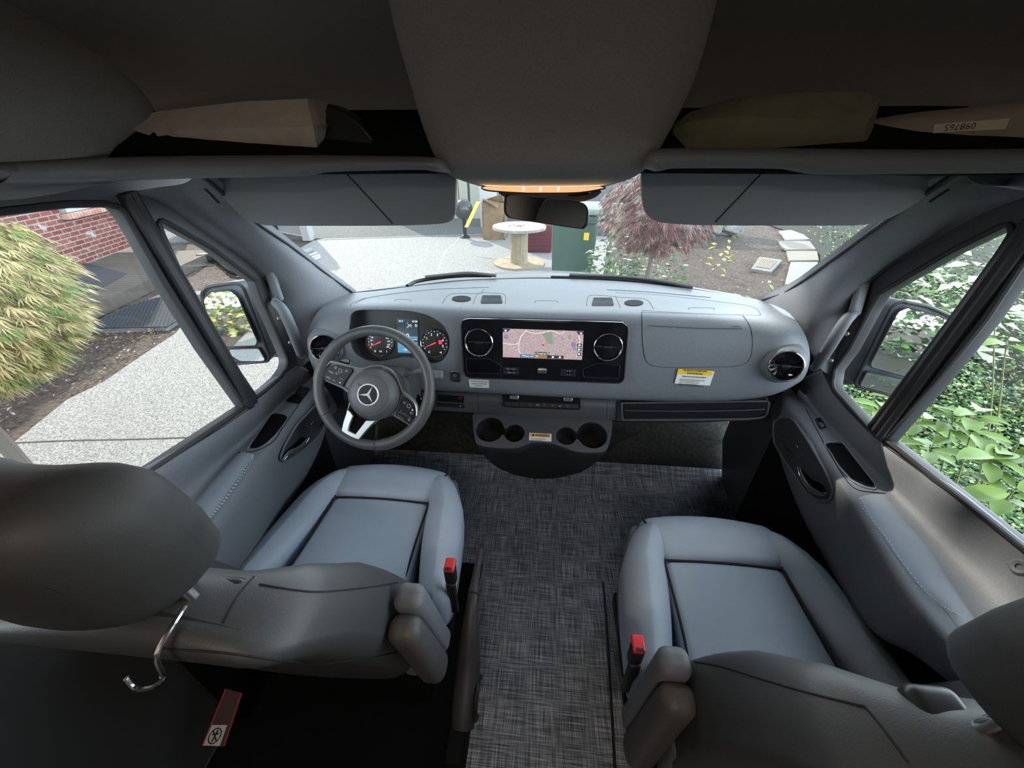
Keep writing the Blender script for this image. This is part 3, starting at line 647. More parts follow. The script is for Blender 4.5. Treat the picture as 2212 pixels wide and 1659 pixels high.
sheet('screen_tab', em('tab_dark', (0.03, 0.035, 0.045), 1.0), [[(0, 0), (.1, 0), (.06, .11), (0, .11)], [(.91, 0), (1, 0), (1, .11), (.94, .11)], [(.39, .77), (.60, .77), (.60, .86), (.39, .86)], [(.56, .87), (.77, .87), (.77, .985), (.56, .985)], [(.93, .42), (.985, .42), (.985, .54), (.93, .54)], [(.93, .57), (.985, .57), (.985, .69), (.93, .69)], [(.93, .73), (.985, .73), (.985, .85), (.93, .85)]], .0030)
sheet('search_bar', em('tab_blue', (0.06, 0.17, 0.32), 1.0), [[(.22, .87), (.395, .87), (.395, .985), (.22, .985)]], .0030)
sheet('radio_tab', em('tab_brown', (0.35, 0.19, 0.07), 1.0), [[(.395, .87), (.56, .87), (.56, .985), (.395, .985)]], .0030)
sheet('position_arrow', em('arrow_red', (0.75, 0.02, 0.03), 1.0), [[(.49, .49), (.53, .49), (.51, .56)]], .0032)
sheet('tab_icon', em('icon_white', (0.9, 0.92, 0.95), 1.0), [[(.025, .03), (.05, .03), (.05, .09), (.025, .09)], [(.955, .04), (.98, .04), (.98, .09), (.955, .09)], [(.625, .90), (.65, .90), (.645, .96), (.62, .96)], [(.71, .90), (.735, .90), (.735, .96), (.71, .96)], [(.945, .45), (.97, .45), (.97, .51), (.945, .51)], [(.945, .60), (.97, .60), (.97, .66), (.945, .66)], [(.945, .76), (.97, .76), (.97, .82), (.945, .82)]], .0034)
ex, ey = (onS(1, .5)-onS(0, .5)).normalized(), (onS(.5, 0)-onS(.5, 1)).normalized()
for s_, u, v, sz in (('Where to?', .315, .925, .0085), ('On foregoing Way', .495, .815, .0075), ('75', .43, .925, .008)): text(s_, sz, onS(u, v, .0035), ex, ey, E_white, scr, 'lettering', .0001)
# pockets, button strip and roller under the screen
for pl in ([(1009, 778), (1054, 778), (1079, 793), (1075, 804), (1012, 803)], [(1293, 788), (1336, 792), (1334, 814), (1265, 811), (1263, 800)]):
    g = G(); g.prism([onp(cc+cn*.0125, cn, *p) for p in pl], cn*.0012); build(g, 'storage_pocket', M_dark, cen, smooth=False)
for pl in ([(1006, 775), (1056, 775), (1083, 790), (1079, 807), (1009, 806)], [(1290, 785), (1339, 789), (1337, 818), (1261, 815), (1259, 797)]):
    g = G(); g.tube([onp(cc+cn*.0135, cn, *p) for p in rpoly([Vector(q) for q in pl], 4, 4)], .0012, 6, closed=True, up=cn); build(g, 'pocket_rim', M_black, cen)
bt = [(1095, 796, 16, 7), (1113, 797, 16, 7), (1095, 804, 16, 7), (1113, 805, 16, 7), (1219, 800.5, 16, 7), (1237, 801, 16, 7), (1218, 808.5, 16, 7), (1236, 809, 16, 7)]
for px, py, w, h in bt:
    g = G(); rect_on(Sp, px, py, w, h, .002, .0, r=1, g=g); k = build(g, 'button', M_black, cen, bevel=.0005)
for px, py, s_ in ((1104, 796.5, 'NAV  RADIO'), (1104, 804.5, 'MEDIA  TEL'), (1228, 801, '◁  ●'), (1228, 809, '★  ▷')): decal_text(Sp, s_, px, py, 2.6, mat('grey_print', (.45, .46, .47), .6), cen, off=.0028)
g = G(); rect_on(Sp, 1171, 801, 20, 9, .006, 0, r=2, g=g); build(g, 'volume_roller', M_chrome, cen, bevel=.001)
g = G(); rect_on(Sp, 1171, 801, 16, 1.0, .0005, .006, g=g); build(g, 'roller_groove', M_ink, cen, smooth=False)

# ---- side vents in the dash ends
def vent_free(px, py, rpx, y, nrm):
    o = U(px, py, y=y); t = (o-CAMP).dot(fw)/FPX; return vent(dash, o, nrm.normalized(), rpx*t, X3)
for px, py, rp_, y in ((1697, 790, 33, 1.055), (703, 752, 30, 1.085)):
    sgn = 1 if px > 1106 else -1
    n_v = Vector((-0.28*sgn, -0.93, 0.22)).normalized(); o = U(px, py, y=y); t = (o-CAMP).dot(fw)/FPX
    vent(dash, o, n_v, rp_*t, X3)
    g = G(); R = rp_*t; g.lathe([(R*1.05, .002), (R*1.16, -.004), (R*1.30, -.02), (R*1.5, -.05)], o, n_v, 48); build(g, 'vent_shroud', M_dash, dash)

# ---- glove box door, seams, lettering on the upper dash
def seamline(name, pts, r=.0009, closed=False, sf=None, off=.0003, m=M_seam, par=None):
    g = G(); g.tube((sf or Sd).line(pts, off-.0004, 5, closed), r*.75, 6, closed=closed); return build(g, name, m, par or dash)
gp = [(1386, 674), (1387, 700), (1388, 740), (1392, 768), (1398, 782), (1412, 790), (1440, 793), (1500, 793), (1560, 792), (1592, 790), (1610, 784), (1621, 770), (1625, 745), (1624, 722), (1617, 700), (1604, 681)]
gb = plate(Sd, [tuple(p) for p in cr([Vector(q) for q in gp], 2)], .0001)
g = G(); out_ = [Sd.hit(p[0], p[1]) for p in cr([Vector(q) for q in gp], 4)]
nx_, ny_ = 14, 10
def gbpt(i, j):
    u, v = i/nx_, j/ny_; left = cr([Vector(q) for q in gp[:8]], 4); right = cr([Vector(q) for q in gp[7:][::-1]], 4)
    a = left[int(round(v*(len(left)-1)))]; b = right[int(round(v*(len(right)-1)))]; q = a.lerp(b, u); return Sd.on(q.x, q.y, .0012)
g.grid([[gbpt(i, j) for i in range(nx_+1)] for j in range(ny_+1)]); build(g, 'glove_box_door', M_dash, dash, ang=60)
seamline('glove_box_seam', gp, .0014, off=.0010)
seamline('airbag_seam', [(1400, 703.5), (1450, 706.5), (1520, 709.5), (1603, 711)], .0011, off=.0016)
decal_text(Sd, 'AIRBAG', 1590, 706, 4.0, M_dashlow, dash, off=.002)
# top panel: seams, speakers, grilles, recessed tabs
seamline('top_seam', [(766, 656), (790, 645), (840, 636), (900, 629), (960, 624), (1056, 621)], .0016)
seamline('top_seam', [(1311, 626), (1400, 631), (1480, 638), (1535, 643)], .0020)
seamline('top_seam', [(1330, 632), (1420, 637), (1540, 650), (1622, 662), (1643, 678), (1640, 680)], .0010)
seamline('top_seam', [(757, 662), (762, 654), (790, 644)], .0012)
seamline('top_seam', [(1386, 670.5), (1500, 677), (1643, 681)], .0010)
seamline('top_seam', [(956, 655), (966, 640), (985, 634), (1035, 634), (1045, 625)], .0013)
seamline('top_seam', [(1022, 657), (1035, 634), (1080, 634), (1092, 640), (1091, 657)], .0012)
seamline('top_seam', [(1267, 661), (1270, 642), (1282, 638), (1325, 640), (1330, 642), (1340, 665)], .0012)
seamline('top_seam', [(1330, 642), (1378, 644), (1400, 650), (1412, 668)], .0012)
for px, py in ((997, 646), (1369, 655)):
    pts = [Sd.on(p.x, p.y, .0008) for p in circ((px, py), 20.5, 28, 6.2)]; c, nn = best_plane(pts); nn = nn if nn.z > 0 else -nn
    g = G(); g.prism(pts, nn*.0015); build(g, 'speaker_grille', M_matte, dash, smooth=False)
for px, py, rot in ((1062, 647, 0), (1302, 652, 0)):
    v = thing('defroster_grille', None, None); v.parent = dash
    g = G(); pts = [Sd.on(p.x, p.y, .0006) for p in rpoly([Vector((px-25, py+9)), Vector((px-20, py-9)), Vector((px+21, py-9)), Vector((px+25, py+9))], 5)]; c, nn = best_plane(pts); nn = nn if nn.z > 0 else -nn
    g.prism(pts, nn*.0006); build(g, 'grille_opening', M_ink, v, smooth=False)
    g = G()
    for k in range(6):
        y_ = py-7+k*2.9; g.tube([Sd.on(px-20-k*.6, y_, .002), Sd.on(px+19+k*.8, y_, .002)], .0020, 6)
    build(g, 'grille_slats', M_dash, v)
for px, py, w in ((870, 649, 34), (1180, 652, 48), (1515, 667, 54)):
    seamline('panel_tab', [(px-w/2, py+2), (px-w/2+3, py-2), (px+w/2-3, py-1.5), (px+w/2, py+2.5)], .0011)
# ---- start button, stickers
l, a, b, n, t = fr3(Sd, 984, 814)
g = G(); pol = rpoly([l+a*t*x_+b*t*y_ for x_, y_ in ((-11, -15), (11, -15), (11, 15), (-11, 15))], 9*t, 6); g.tube([p+n*.001 for p in pol], .0013, 6, closed=True, up=n); build(g, 'start_button_rim', M_satin, dash)
g = G(); g.prism(pol, n*.001); build(g, 'start_button_plate', M_black, dash, smooth=False)
g = G(); o = l+b*5*t; g.lathe([(0, .004), (8*t, .004), (9*t, .002), (9*t, 0)], o, n, 28); build(g, 'start_button', M_gloss, dash)
g = G(); g.lathe([(9*t, .001), (9.3*t, .004), (10*t, .004), (10.3*t, .001)], o, n, 32); build(g, 'start_button_ring', M_satin, dash)
for i, s_ in enumerate(('START', 'ENGINE', 'STOP')): text(s_, 3.0*t, o+b*(3.2-3.2*i)*t+n*.0045, a, b, mat('grey_print', (.45, .46, .47), .6), dash, 'lettering')
def sticker(name, label, sf, px, py, w, h, m, ang=0.0, r=1.5, axis=X3):
    s_ = thing(name, label, 'label', tuple(sf.hit(px, py)[0])); g = G(); rect_on(sf, px, py, w, h, .0012, .0012 if h < 30 else .0036, r=r, ang=ang, axis=axis, g=g); build(g, 'paper', m, s_, smooth=False); return s_
st = sticker('sticker', 'small white rectangular sticker with three lines of print, left below the centre screen', Sd, 1035, 828, 43, 22, M_white)
for i, s_ in enumerate(('Trading touchmate door', 'Please see Operating', 'Instructions')): decal_text(Sd, s_, 1035, 823+i*4.6, 2.7, M_ink, st, name='print', off=.0032)
st = sticker('airbag_sticker', 'yellow and white airbag warning sticker on the dash below the glove box', Sd, 1499, 814, 74, 36, M_white)
g = G(); rect_on(Sd, 1500, 802.5, 72, 12.5, .0008, .0048, r=1.5, g=g); build(g, 'yellow_band', M_yel, st, smooth=False)
for s_, px, py, h, al in (('THIS VEHICLE IS EQUIPPED WITH', 1500, 799.5, 4.0, 'CENTER'), ('ADVANCED AIR BAGS', 1500, 805, 4.0, 'CENTER'), ('EVEN WITH ADVANCED AIR BAGS', 1499, 812.5, 3.8, 'CENTER'),
    ('• Children can be killed or seriously injured by the air bag.', 1466, 816.8, 2.3, 'LEFT'), ('• The back seat is the safest place for children.', 1466, 820.1, 2.3, 'LEFT'), ('• Never put a rear-facing child seat in the front.', 1465, 823.3, 2.3, 'LEFT'), ('• Always use seat belts and child restraints.', 1465, 826.5, 2.3, 'LEFT'), ('• See owner\'s manual for more information about air bags.', 1464, 829.6, 2.3, 'LEFT')):
    decal_text(Sd, s_, px, py, h, M_ink, st, name='print', off=.0062, align=al, sx=.72 if al == 'LEFT' else .62)

# ---- lower dash band with climate controls, switches and the open tray
low = [[(745, 838, 1.19), (850, 842, 1.18), (960, 845, 1.175), (1033, 848, 1.17), (1180, 856, 1.165), (1313, 862, 1.17), (1345, 863, 1.18), (1500, 866, 1.18), (1600, 864, 1.18), (1655, 858, 1.2)],
       [(745, 860, 1.18), (850, 862, 1.17), (960, 864, 1.165), (1033, 868, 1.16), (1180, 874, 1.155), (1313, 881, 1.16), (1345, 882, 1.17), (1500, 884, 1.17), (1600, 882, 1.17), (1650, 876, 1.19)],
       [(748, 876, 1.18), (850, 880, 1.17), (960, 882, 1.165), (1033, 887, 1.16), (1180, 895, 1.155), (1313, 902, 1.16), (1345, 904, 1.17), (1500, 905, 1.17), (1600, 900, 1.17), (1648, 890, 1.2)],
       [(752, 880, 1.30), (850, 884, 1.30), (960, 886, 1.30), (1033, 890, 1.30), (1180, 897, 1.30), (1313, 904, 1.30), (1345, 906, 1.3), (1500, 907, 1.3), (1600, 902, 1.3), (1640, 892, 1.3)]]
g = G(); g.grid([cr([U(a, b, y=c) for a, b, c in r], 3) for r in low]); lb = build(g, 'lower_band', M_dashlow, dash, solid=.01, soff=-1, ang=30)
Sl = Surf(lb)
seamline('band_seam', [(1033, 848), (1033, 868), (1034, 888)], .0012, sf=Sl); seamline('band_seam', [(1313, 863), (1312, 880), (1310, 902)], .0012, sf=Sl)
# tray opening in front of the passenger
ty = rpoly([Vector(p) for p in ((1340, 864), (1655, 860), (1648, 893), (1610, 897), (1342, 899))], [3, 6, 14, 10, 5], 5)
tr = [Sl.on(p.x, p.y, .001) for p in ty]; g = G(); g.prism([p+Vector((0, -.022, 0)) for p in tr], Vector((0, .022, 0))); build(g, 'tray_opening', M_matte, dash, smooth=False)
g = G(); g.tube([p+Vector((0, -.022, 0)) for p in tr], .0045, 8, closed=True); build(g, 'tray_rim', M_dashlow, dash)
g = G(); g.tube([Sl.on(px, py, .025) for px, py in ((1345, 882), (1450, 884), (1540, 883), (1600, 882), (1640, 880))], .0022, 6); build(g, 'tray_shelf_edge', M_dashlow, dash)
# climate control strip
cl = thing('climate_controls', None, None); cl.parent = dash
kp = rpoly([Vector(p) for p in ((1085, 850), (1255, 856), (1253, 885), (1088, 879))], 5, 4); kk = [Sl.hit(p.x, p.y)[0] for p in kp]; kc, kn = best_plane(kk); kn = kn if kn.dot(CAMP-kc) > 0 else -kn
g = G(); g.prism([onp(kc+kn*.004, kn, p.x, p.y) for p in kp], kn*.006); kf = build(g, 'control_face', M_gloss, cl, bevel=.001, fixn=True); Sk = Surf(kf)
for px, py in ((1111, 858), (1227, 862.5)):
    g = G(); rect_on(Sk, px, py, 19, 8, .006, 0, r=2, g=g); build(g, 'temperature_roller', M_chrome, cl, bevel=.001)
    g = G(); rect_on(Sk, px, py, 15, .8, .0004, .006, g=g); build(g, 'roller_groove', M_ink, cl, smooth=False)
for k in range(10):
    px = 1097+k*16.1; g = G(); rect_on(Sk, px, 872.5+k*.55, 15.2, 9.5, .003, 0, r=1, g=g); build(g, 'button', M_black, cl, bevel=.0006)
for k, s_ in ((3, '–'), (4, 'A/C'), (6, '≈'), (7, '▬'), (8, '≈')): decal_text(Sk, s_, 1097+k*16.1, 872.5+k*.55, 3.4, mat('grey_print', (.45, .46, .47), .6), cl, off=.0037)
l, a, b, n, t = fr3(Sk, 1097+5*16.1-2, 872.5+2.6); g = G(); g.tube([l+n*.0035+(a*math.cos(q)+b*math.sin(q))*3.6*t for q in (math.pi/2, math.pi*7/6, -math.pi/6)], .0008, 6, closed=True, up=n); build(g, 'hazard_triangle', M_redp, cl)
# headlamp/brake switches left of the band
g = G(); 
for pl in ((974, 861, 58, 15), (974, 875, 60, 9)): rect_on(Sl, pl[0], pl[1], pl[2], pl[3], .004, 0, r=2, g=g)
build(g, 'switch_block', M_gloss, dash, bevel=.001)
decal_text(Sl, '(P)', 995, 859.5, 5, E_redl if False else mat('red_print', (.5, .03, .03), .5), dash, off=.005)
decal_text(Sl, '▼', 995, 876, 3, mat('grey_print', (.45, .46, .47), .6), dash, off=.005)

# ---- cup holder console below
cup = thing('cup_holder_console', None, None); cup.parent = dash
co = [(1021, 893), (1180, 900), (1323, 906), (1320, 938), (1312, 968), (1300, 976), (1270, 977), (1240, 974), (1220, 966), (1193, 957), (1168, 954), (1145, 955), (1130, 962), (1115, 967), (1080, 967), (1040, 963), (1028, 957), (1023, 930)]
cA = U(1172, 899, y=1.155); cB = U(1172, 965, y=1.04); cax = (cA-cB).normalized(); cnn = cax.cross(X3).normalized(); cnn = cnn if cnn.dot(CAMP-cA) > 0 else -cnn
def onc(px, py, off=0): return onp(cA, cnn, px, py, off)
M_cup = mat('cup_console_plastic', (0.068, 0.072, 0.080), 0.5, var=0.1, vscale=300, bump=0.2, bscale=700)
ex_ = (X3-cnn*X3.dot(cnn)).normalized(); ey_ = cnn.cross(ex_)
def loc2(p): d = p-cA; return (d.dot(ex_), d.dot(ey_))
loop = [loc2(onc(*p)) for p in rpoly([Vector(q) for q in co], 8, 3)]
holes = []
def pair(big, rb, sm, rs):
    B, S_ = Vector(loc2(onc(*big))), Vector(loc2(onc(*sm))); t = (onc(*big)-CAMP).dot(fw)/FPX; rb *= t; rs *= t; pts = []
    d = (S_-B); ab = math.atan2(d.y, d.x); dl = d.length
    # union of two circles joined through a throat
    th = min(rb, rs)*.42; a1 = math.asin(th/rb); a2 = math.asin(th/rs)
    for k in range(30): an = ab+a1+(2*math.pi-2*a1)*k/29; pts.append((B.x+rb*math.cos(an), B.y+rb*math.sin(an)))
    for k in range(24): an = ab+math.pi+a2+(2*math.pi-2*a2)*k/23; pts.append((S_.x+rs*math.cos(an), S_.y+rs*math.sin(an)))
    return pts, (B, rb), (S_, rs)
hl, b1, s1 = pair((1058, 927), 31, (1111, 935), 22.5); hr, b2, s2 = pair((1279, 939), 33, (1223, 941), 23)
M4 = Matrix((ex_, ey_, cnn)).transposed().to_4x4(); M4.translation = cA-cnn*.004
flat2d('console_top', [loop, hl, hr], M4, .008, M_cup, cup, bevel=.0015)
g = G(); low_ = [onc(*p) for p in [tuple(q) for q in rpoly([Vector(q) for q in co], 8, 3)]]
g.grid([[p-cnn*.004 for p in low_], [p-cnn*.02+Vector((0, .004, -.02)) for p in low_], [Vector((p.x*.97, p.y+.03, p.z-.045)) for p in low_]], closed=True); build(g, 'console_skirt', mat('console_skirt_plastic', (.03, .034, .04), .5), cup, ang=60)
for hp in (hl, hr):
    g = G(); P0 = [cA+ex_*u+ey_*v for u, v in hp]; c = sum(P0, Vector())/len(P0)
    dvn = Vector((0, .35, -1)).normalized()
    g.grid([[p-cnn*.003 for p in P0], [p+dvn*.035 for p in P0], [p*.92+c*.08+dvn*.075 for p in P0]], closed=True); g.add([p*.92+c*.08+dvn*.075 for p in P0], [list(range(len(P0)))])
    build(g, 'cup_well', M_black, cup, ang=60)
st = thing('warning_sticker', 'white sticker with an orange WARNING band between the cup holders', 'label', tuple(onc(1167, 945)))
gq = G(); gq.add([onc(1100, 900), onc(1240, 900), onc(1240, 990), onc(1100, 990)], [[0, 1, 2, 3]]); tmp = build(gq, 'tmp', M_cup, smooth=False); Sq = Surf(tmp); bpy.data.objects.remove(tmp)
g = G(); rect_on(Sq, 1167, 945, 48, 18, .0008, .0024, g=g); build(g, 'paper', M_white, st, smooth=False)
g = G(); rect_on(Sq, 1167, 941.5, 43, 7.2, .0004, .0032, g=g); build(g, 'orange_band', M_org, st, smooth=False)
decal_text(Sq, '▲ WARNING', 1167, 941.4, 5.6, M_ink, st, name='print', off=.0038, bold=.0002, sx=.8)
decal_text(Sq, 'Make sure awning is completely', 1147, 947.6, 2.3, M_ink, st, name='print', off=.0034, align='LEFT', sx=.8); decal_text(Sq, 'retracted before driving.', 1147, 950.8, 2.3, M_ink, st, name='print', off=.0034, align='LEFT', sx=.8)
# bulged transmission cover under the console, standing on the floor
g = G(); arc = [(1030, 972), (1050, 998), (1085, 1018), (1130, 1030), (1175, 1034), (1220, 1031), (1265, 1020), (1298, 1000), (1318, 975)]
r0 = [U(a, b, z=0.004) for a, b in arc]
r3 = [Vector((p.x*1.0, 1.20+0.22*abs(p.x-.02)**2, .53)) for p in r0]
rws = [[p+Vector((0, -.02, 0)) for p in r0], [p+Vector((0, -.012, .02)) for p in r0], [p.lerp(q, .08)+Vector((0, .0, .03)) for p, q in zip(r0, r3)], [p.lerp(q, .5)+Vector((0, .03, 0)) for p, q in zip(r0, r3)], r3]
g.grid([cr(r, 3) for r in rws]); build(g, 'gear_tunnel_cover', mat('tunnel_cover_black', (.022, .022, .024), .4), dash, ang=60)
# matte sheets added under the dash to block light from the windshield
g = G(); g.grid([[Vector((x, y, z)) for x in (-.88, -.4, 0, .45, .93)] for y, z in ((1.19, .77), (1.30, .70), (1.50, .66), (1.75, .66))]); g.grid([[Vector((x, y, z)) for y in (1.22, 1.3, 1.5)] for x, z in ((-.86, .70), (-.87, .90))]); g.grid([[Vector((x, y, z)) for y in (1.24, 1.3, 1.5)] for x, z in ((.92, .70), (.925, .90))]); build(g, 'under_dash_blocker', M_matte, dash, smooth=False)
# ================================================================== doors (setting) with their panels, switches and handles
def mkdoor(name, tabd, side):
    d = thing(name, None, None, (0, 0, 0), kind='structure'); d['kind'] = 'structure'
    x0 = XL if side < 0 else XR; n = len(tabd); R = [[] for _ in range(7)]
    for st in tabd:
        D0, D1, D2, D3, D4 = st
        p0 = U(*D0, x=x0+(-side)*.006); p1 = U(*D1, x=x0+(-side)*.022); p2 = U(*D2, z=.722); p3 = U(*D3, z=.740)
        p4 = U(*D4, x=p3.x+side*.012)
        p1b = p1.lerp(p2, .5)+Vector((side*.012, 0, -.012))
        R[0].append(Vector((x0-side*(-.012), p0.y, p0.z-.002))); R[1].append(p0+Vector((0, 0, .004))); R[2].append(p1); R[3].append(p1b); R[4].append(p2); R[5].append(p3); R[6].append(p4)
    p3s, p4s = R[5], R[6]
    R.insert(6, [a+Vector((-side*.006, 0, -.014)) for a in p3s]); R.append([Vector((p.x+side*.02, p.y+.01, p.z-.03)) for p in p4s]); R.append([Vector((x0-side*.02, p.y+.02, p.z-.05)) for p in p4s])
    g = G(); g.grid([cr(r, 4) for r in ([Vector((x0-side*.015, p.y, p.z)) for p in p4s], [Vector((x0-side*.015, p.y, .02)) for p in p4s])]); build(g, 'lower_panel', M_matte, d, ang=70)
    g = G(); g.grid([cr(r, 4) for r in R], flip=side > 0); pn = build(g, 'door_panel', M_trim, d, sub=1, ang=70, solid=.006, soff=0); return d, pn, R
TL = [((640, 790), (672, 800), (680, 818), (705, 838), (730, 880)),
      ((600, 819), (640, 822), (655, 838), (680, 856), (712, 905)),
      ((550, 863), (600, 858), (614, 870), (650, 893), (692, 965)),
      ((470, 925), (547, 906), (566, 922), (606, 942), (652, 1045)),
      ((400, 968), (480, 958), (505, 978), (562, 990), (604, 1120)),
      ((340, 1005), (400, 1007), (455, 1037), (508, 1062), (562, 1190)),
      ((250, 1060), (300, 1082), (410, 1093), (452, 1135), (505, 1260)),
      ((100, 1150), (150, 1195), (320, 1200), (380, 1245), (430, 1360))]
dL, pL, RL = mkdoor('door_1', TL, -1)
TR = [((1775, 800), (1738, 815), (1722, 822), (1692, 845), (1665, 885)),
      ((1805, 856), (1762, 856), (1740, 866), (1708, 882), (1672, 935)),
      ((1881, 938), (1815, 925), (1780, 915), (1742, 925), (1692, 1010)),
      ((1950, 987), (1880, 990), (1828, 968), (1790, 1000), (1724, 1095)),
      ((2042, 1050), (1965, 1062), (1890, 1052), (1838, 1072), (1772, 1190)),
      ((2120, 1112), (2050, 1130), (1950, 1125), (1885, 1152), (1815, 1264)),
      ((2212, 1186), (2140, 1215), (2035, 1230), (1958, 1275), (1885, 1362)),
      ((2300, 1256), (2230, 1300), (2120, 1345), (2030, 1362), (1975, 1410)),
      ((2450, 1380), (2380, 1440), (2270, 1500), (2160, 1500), (2090, 1500))]
dR, pR, RR = mkdoor('door_2', TR, 1)
SL, SR = Surf(pL), Surf(pR)
AX_L = (SL.hit(640, 870)[0]-SL.hit(520, 985)[0]).normalized(); AX_R = (SR.hit(1760, 930)[0]-SR.hit(1860, 1060)[0]).normalized()
def armpad(door, sf, pts, seampts):
    n_ = 4; a = cr([Vector(p) for p in pts[0]], 4); b = cr([Vector(p) for p in pts[1]], 4); rows = []
    for j in range(7):
        v = j/6; lift = .0015+.007*math.sin(math.pi*min(1, max(0, v)))**.5
        rows.append([sf.on(p.lerp(q, v).x, p.lerp(q, v).y, .0005 if j in (0, 6) else lift) for p, q in zip(a, b)])
    g = G(); g.grid(rows); build(g, 'armrest_pad', M_pad, door, sub=1, ang=80)
    for off in (0, 1):
        c = cr([Vector(p) for p in seampts], 14); g = G(); n0 = None
        for i in range(0, len(c)-1, 2):
            p, q = c[i], c[i+1]; dd = Vector((p.x-q.x, p.y-q.y)).normalized(); nn = Vector((dd.y, -dd.x))*(off*3.4)*(1 if door is dL else -1)
            P1, Q1 = sf.on(p.x+nn.x, p.y+nn.y, .0075 if not off else .004), sf.on(q.x+nn.x, q.y+nn.y, .0075 if not off else .004)
            g.tube([P1, P1.lerp(Q1, .75)], .0010, 5)
        o = build(g, 'stitching', M_stitch, door); o['kind'] = 'stuff'
armpad(dL, SL, ([(516, 980), (490, 1004), (455, 1042), (423, 1080), (360, 1150)], [(548, 983), (530, 1010), (490, 1068), (445, 1130), (385, 1210)]), [(550, 985), (545, 1000), (520, 1036), (486, 1085), (452, 1126), (420, 1170)])
armpad(dR, SR, ([(1918, 1070), (1950, 1116), (2007, 1186), (2050, 1252), (2092, 1314), (2140, 1385)], [(1856, 1074), (1880, 1120), (1938, 1205), (1990, 1272), (2035, 1312), (2080, 1370)]), [(1853, 1078), (1868, 1108), (1905, 1160), (1940, 1212), (1990, 1278), (2028, 1312), (2075, 1338)])
def line_on(sf, pts, r, m, par, name, off=.001, closed=False):
    g = G(); g.tube(sf.line(pts, off, 5, closed), r, 6, closed=closed); return build(g, name, m, par)
# switch plates / pockets on the door tops
def pl_on(sf, poly, th, off, name, m, par, rr=3, bev=0):
    g = plate(sf, [tuple(p) for p in rpoly([Vector(q) for q in poly], rr, 4)], th, off); return build(g, name, m, par, bevel=bev, smooth=bool(bev), fixn=True)
pl_on(SL, [(539, 968), (586, 897), (592, 894), (617, 898), (622, 905), (590, 945), (575, 958), (556, 969)], .0008, .0015, 'door_pocket', M_dark, dL, 6)
line_on(SL, [(535, 972), (560, 935), (588, 894), (606, 894), (622, 902), (600, 935), (580, 955), (560, 968)], .0016, M_pad, dL, 'pocket_rim', .0012, True)
line_on(SL, [(668, 842), (640, 882), (610, 925), (592, 952), (570, 967), (545, 976), (515, 978)], .0013, M_seam, dL, 'panel_seam', .0006)
line_on(SR, [(1741, 884), (1765, 930), (1795, 985), (1830, 1040), (1852, 1058), (1880, 1063), (1912, 1066)], .0013, M_seam, dR, 'panel_seam', .0006)
pl_on(SR, [(1782, 961), (1790, 958), (1816, 958), (1822, 963), (1888, 1048), (1886, 1052), (1870, 1050), (1842, 1036), (1815, 1007)], .0008, .0015, 'door_pocket', M_dark, dR, 6)
line_on(SR, [(1780, 958), (1798, 956), (1820, 957), (1855, 1002), (1891, 1052), (1870, 1054), (1840, 1040), (1812, 1010), (1795, 980)], .0016, M_pad, dR, 'pocket_rim', .0012, True)
def switches(door, sf, quads, axis):
    for nm, q, m in quads: pl_on(sf, q, .004, .001, nm, m, door, 2, .001)
switches(dL, SL, [('mirror_switch_plate', [(648, 836), (669, 840), (659, 856), (637, 851)], M_black), ('window_switch_plate', [(634, 853), (657, 858), (645, 873), (618, 867)], M_gloss),
                  ('window_switch', [(629, 858), (637, 860), (632, 869), (623, 866)], M_satin), ('window_switch', [(640, 861), (648, 863), (643, 871), (635, 869)], M_satin)], AX_L)
l, a, b, n, t = fr3(SL, 652, 846, AX_L); g = G(); g.lathe([(0, .008), (5*t, .008), (6*t, .005)], l, n, 20); build(g, 'mirror_knob', M_black, dL)
decal_text(SL, '↕ ↔', 656, 840, 4, M_white, dL, axis=AX_L, off=.006)
switches(dR, SR, [('window_switch_plate', [(1759, 906), (1771, 904), (1784, 924), (1771, 928)], M_gloss), ('window_switch', [(1765, 915), (1774, 913), (1781, 924), (1772, 926)], M_satin)], AX_R)
# pull-handle pods on the inner faces
def pod(door, sf, outl, hand, bits, dots):
    sgn = 1 if door is dL else -1
    c0 = [sf.hit(*p)[0] for p in outl]; c, n = best_plane(c0); n = n if n.dot(CAMP-c) > 0 else -n
    P_ = [onp(c+n*.006, n, p.x, p.y) for p in rpoly([Vector(q) for q in outl], 12, 5)]
    gg = G(); gg.prism([p-n*.022 for p in P_], n*.022); build(gg, 'handle_pod', mat('pod_plastic_black', (.05, .053, .06), .4), door, bevel=.004, fixn=True)
    gg = G(); gg.tube([p+n*.0 for p in P_], .0035, 8, closed=True, up=n); build(gg, 'pod_rim', M_trim, door)
    H = [onp(c+n*.007, n, p.x, p.y) for p in rpoly([Vector(q) for q in hand], 3, 3)]; gg = G(); gg.prism(H, n*.0015); build(gg, 'handle_recess', M_dark, door, smooth=False)
    k = len(hand)//2; hb = [onp(c+n*.014, n, *p) for p in hand[:k+1]]
    gg = G(); cc_ = cr(hb, 6); m_ = len(cc_); gg.tube(cc_, [.0012+.0075*math.sin(math.pi*i/(m_-1)) for i in range(m_)], 8, flat=.5, up=n); build(gg, 'door_handle', M_satin, door)
    gg = G(); gg.tube([p+n*.006 for p in cc_], .0010, 6); build(gg, 'handle_edge', M_chrome, door)
    for q in bits: gg = G(); gg.prism([onp(c+n*.008, n, *p) for p in q], n*.007); build(gg, 'seat_adjust_switch', M_chrome, door, bevel=.0015, fixn=True)
    gg = G()
    for px, py in dots: gg.lathe([(0, .0012), (.0011, .0010), (.0013, 0)], onp(c+n*.0085, n, px, py), n, 8)
    o = build(gg, 'indicator_dots', M_satin, door); o['kind'] = 'stuff'
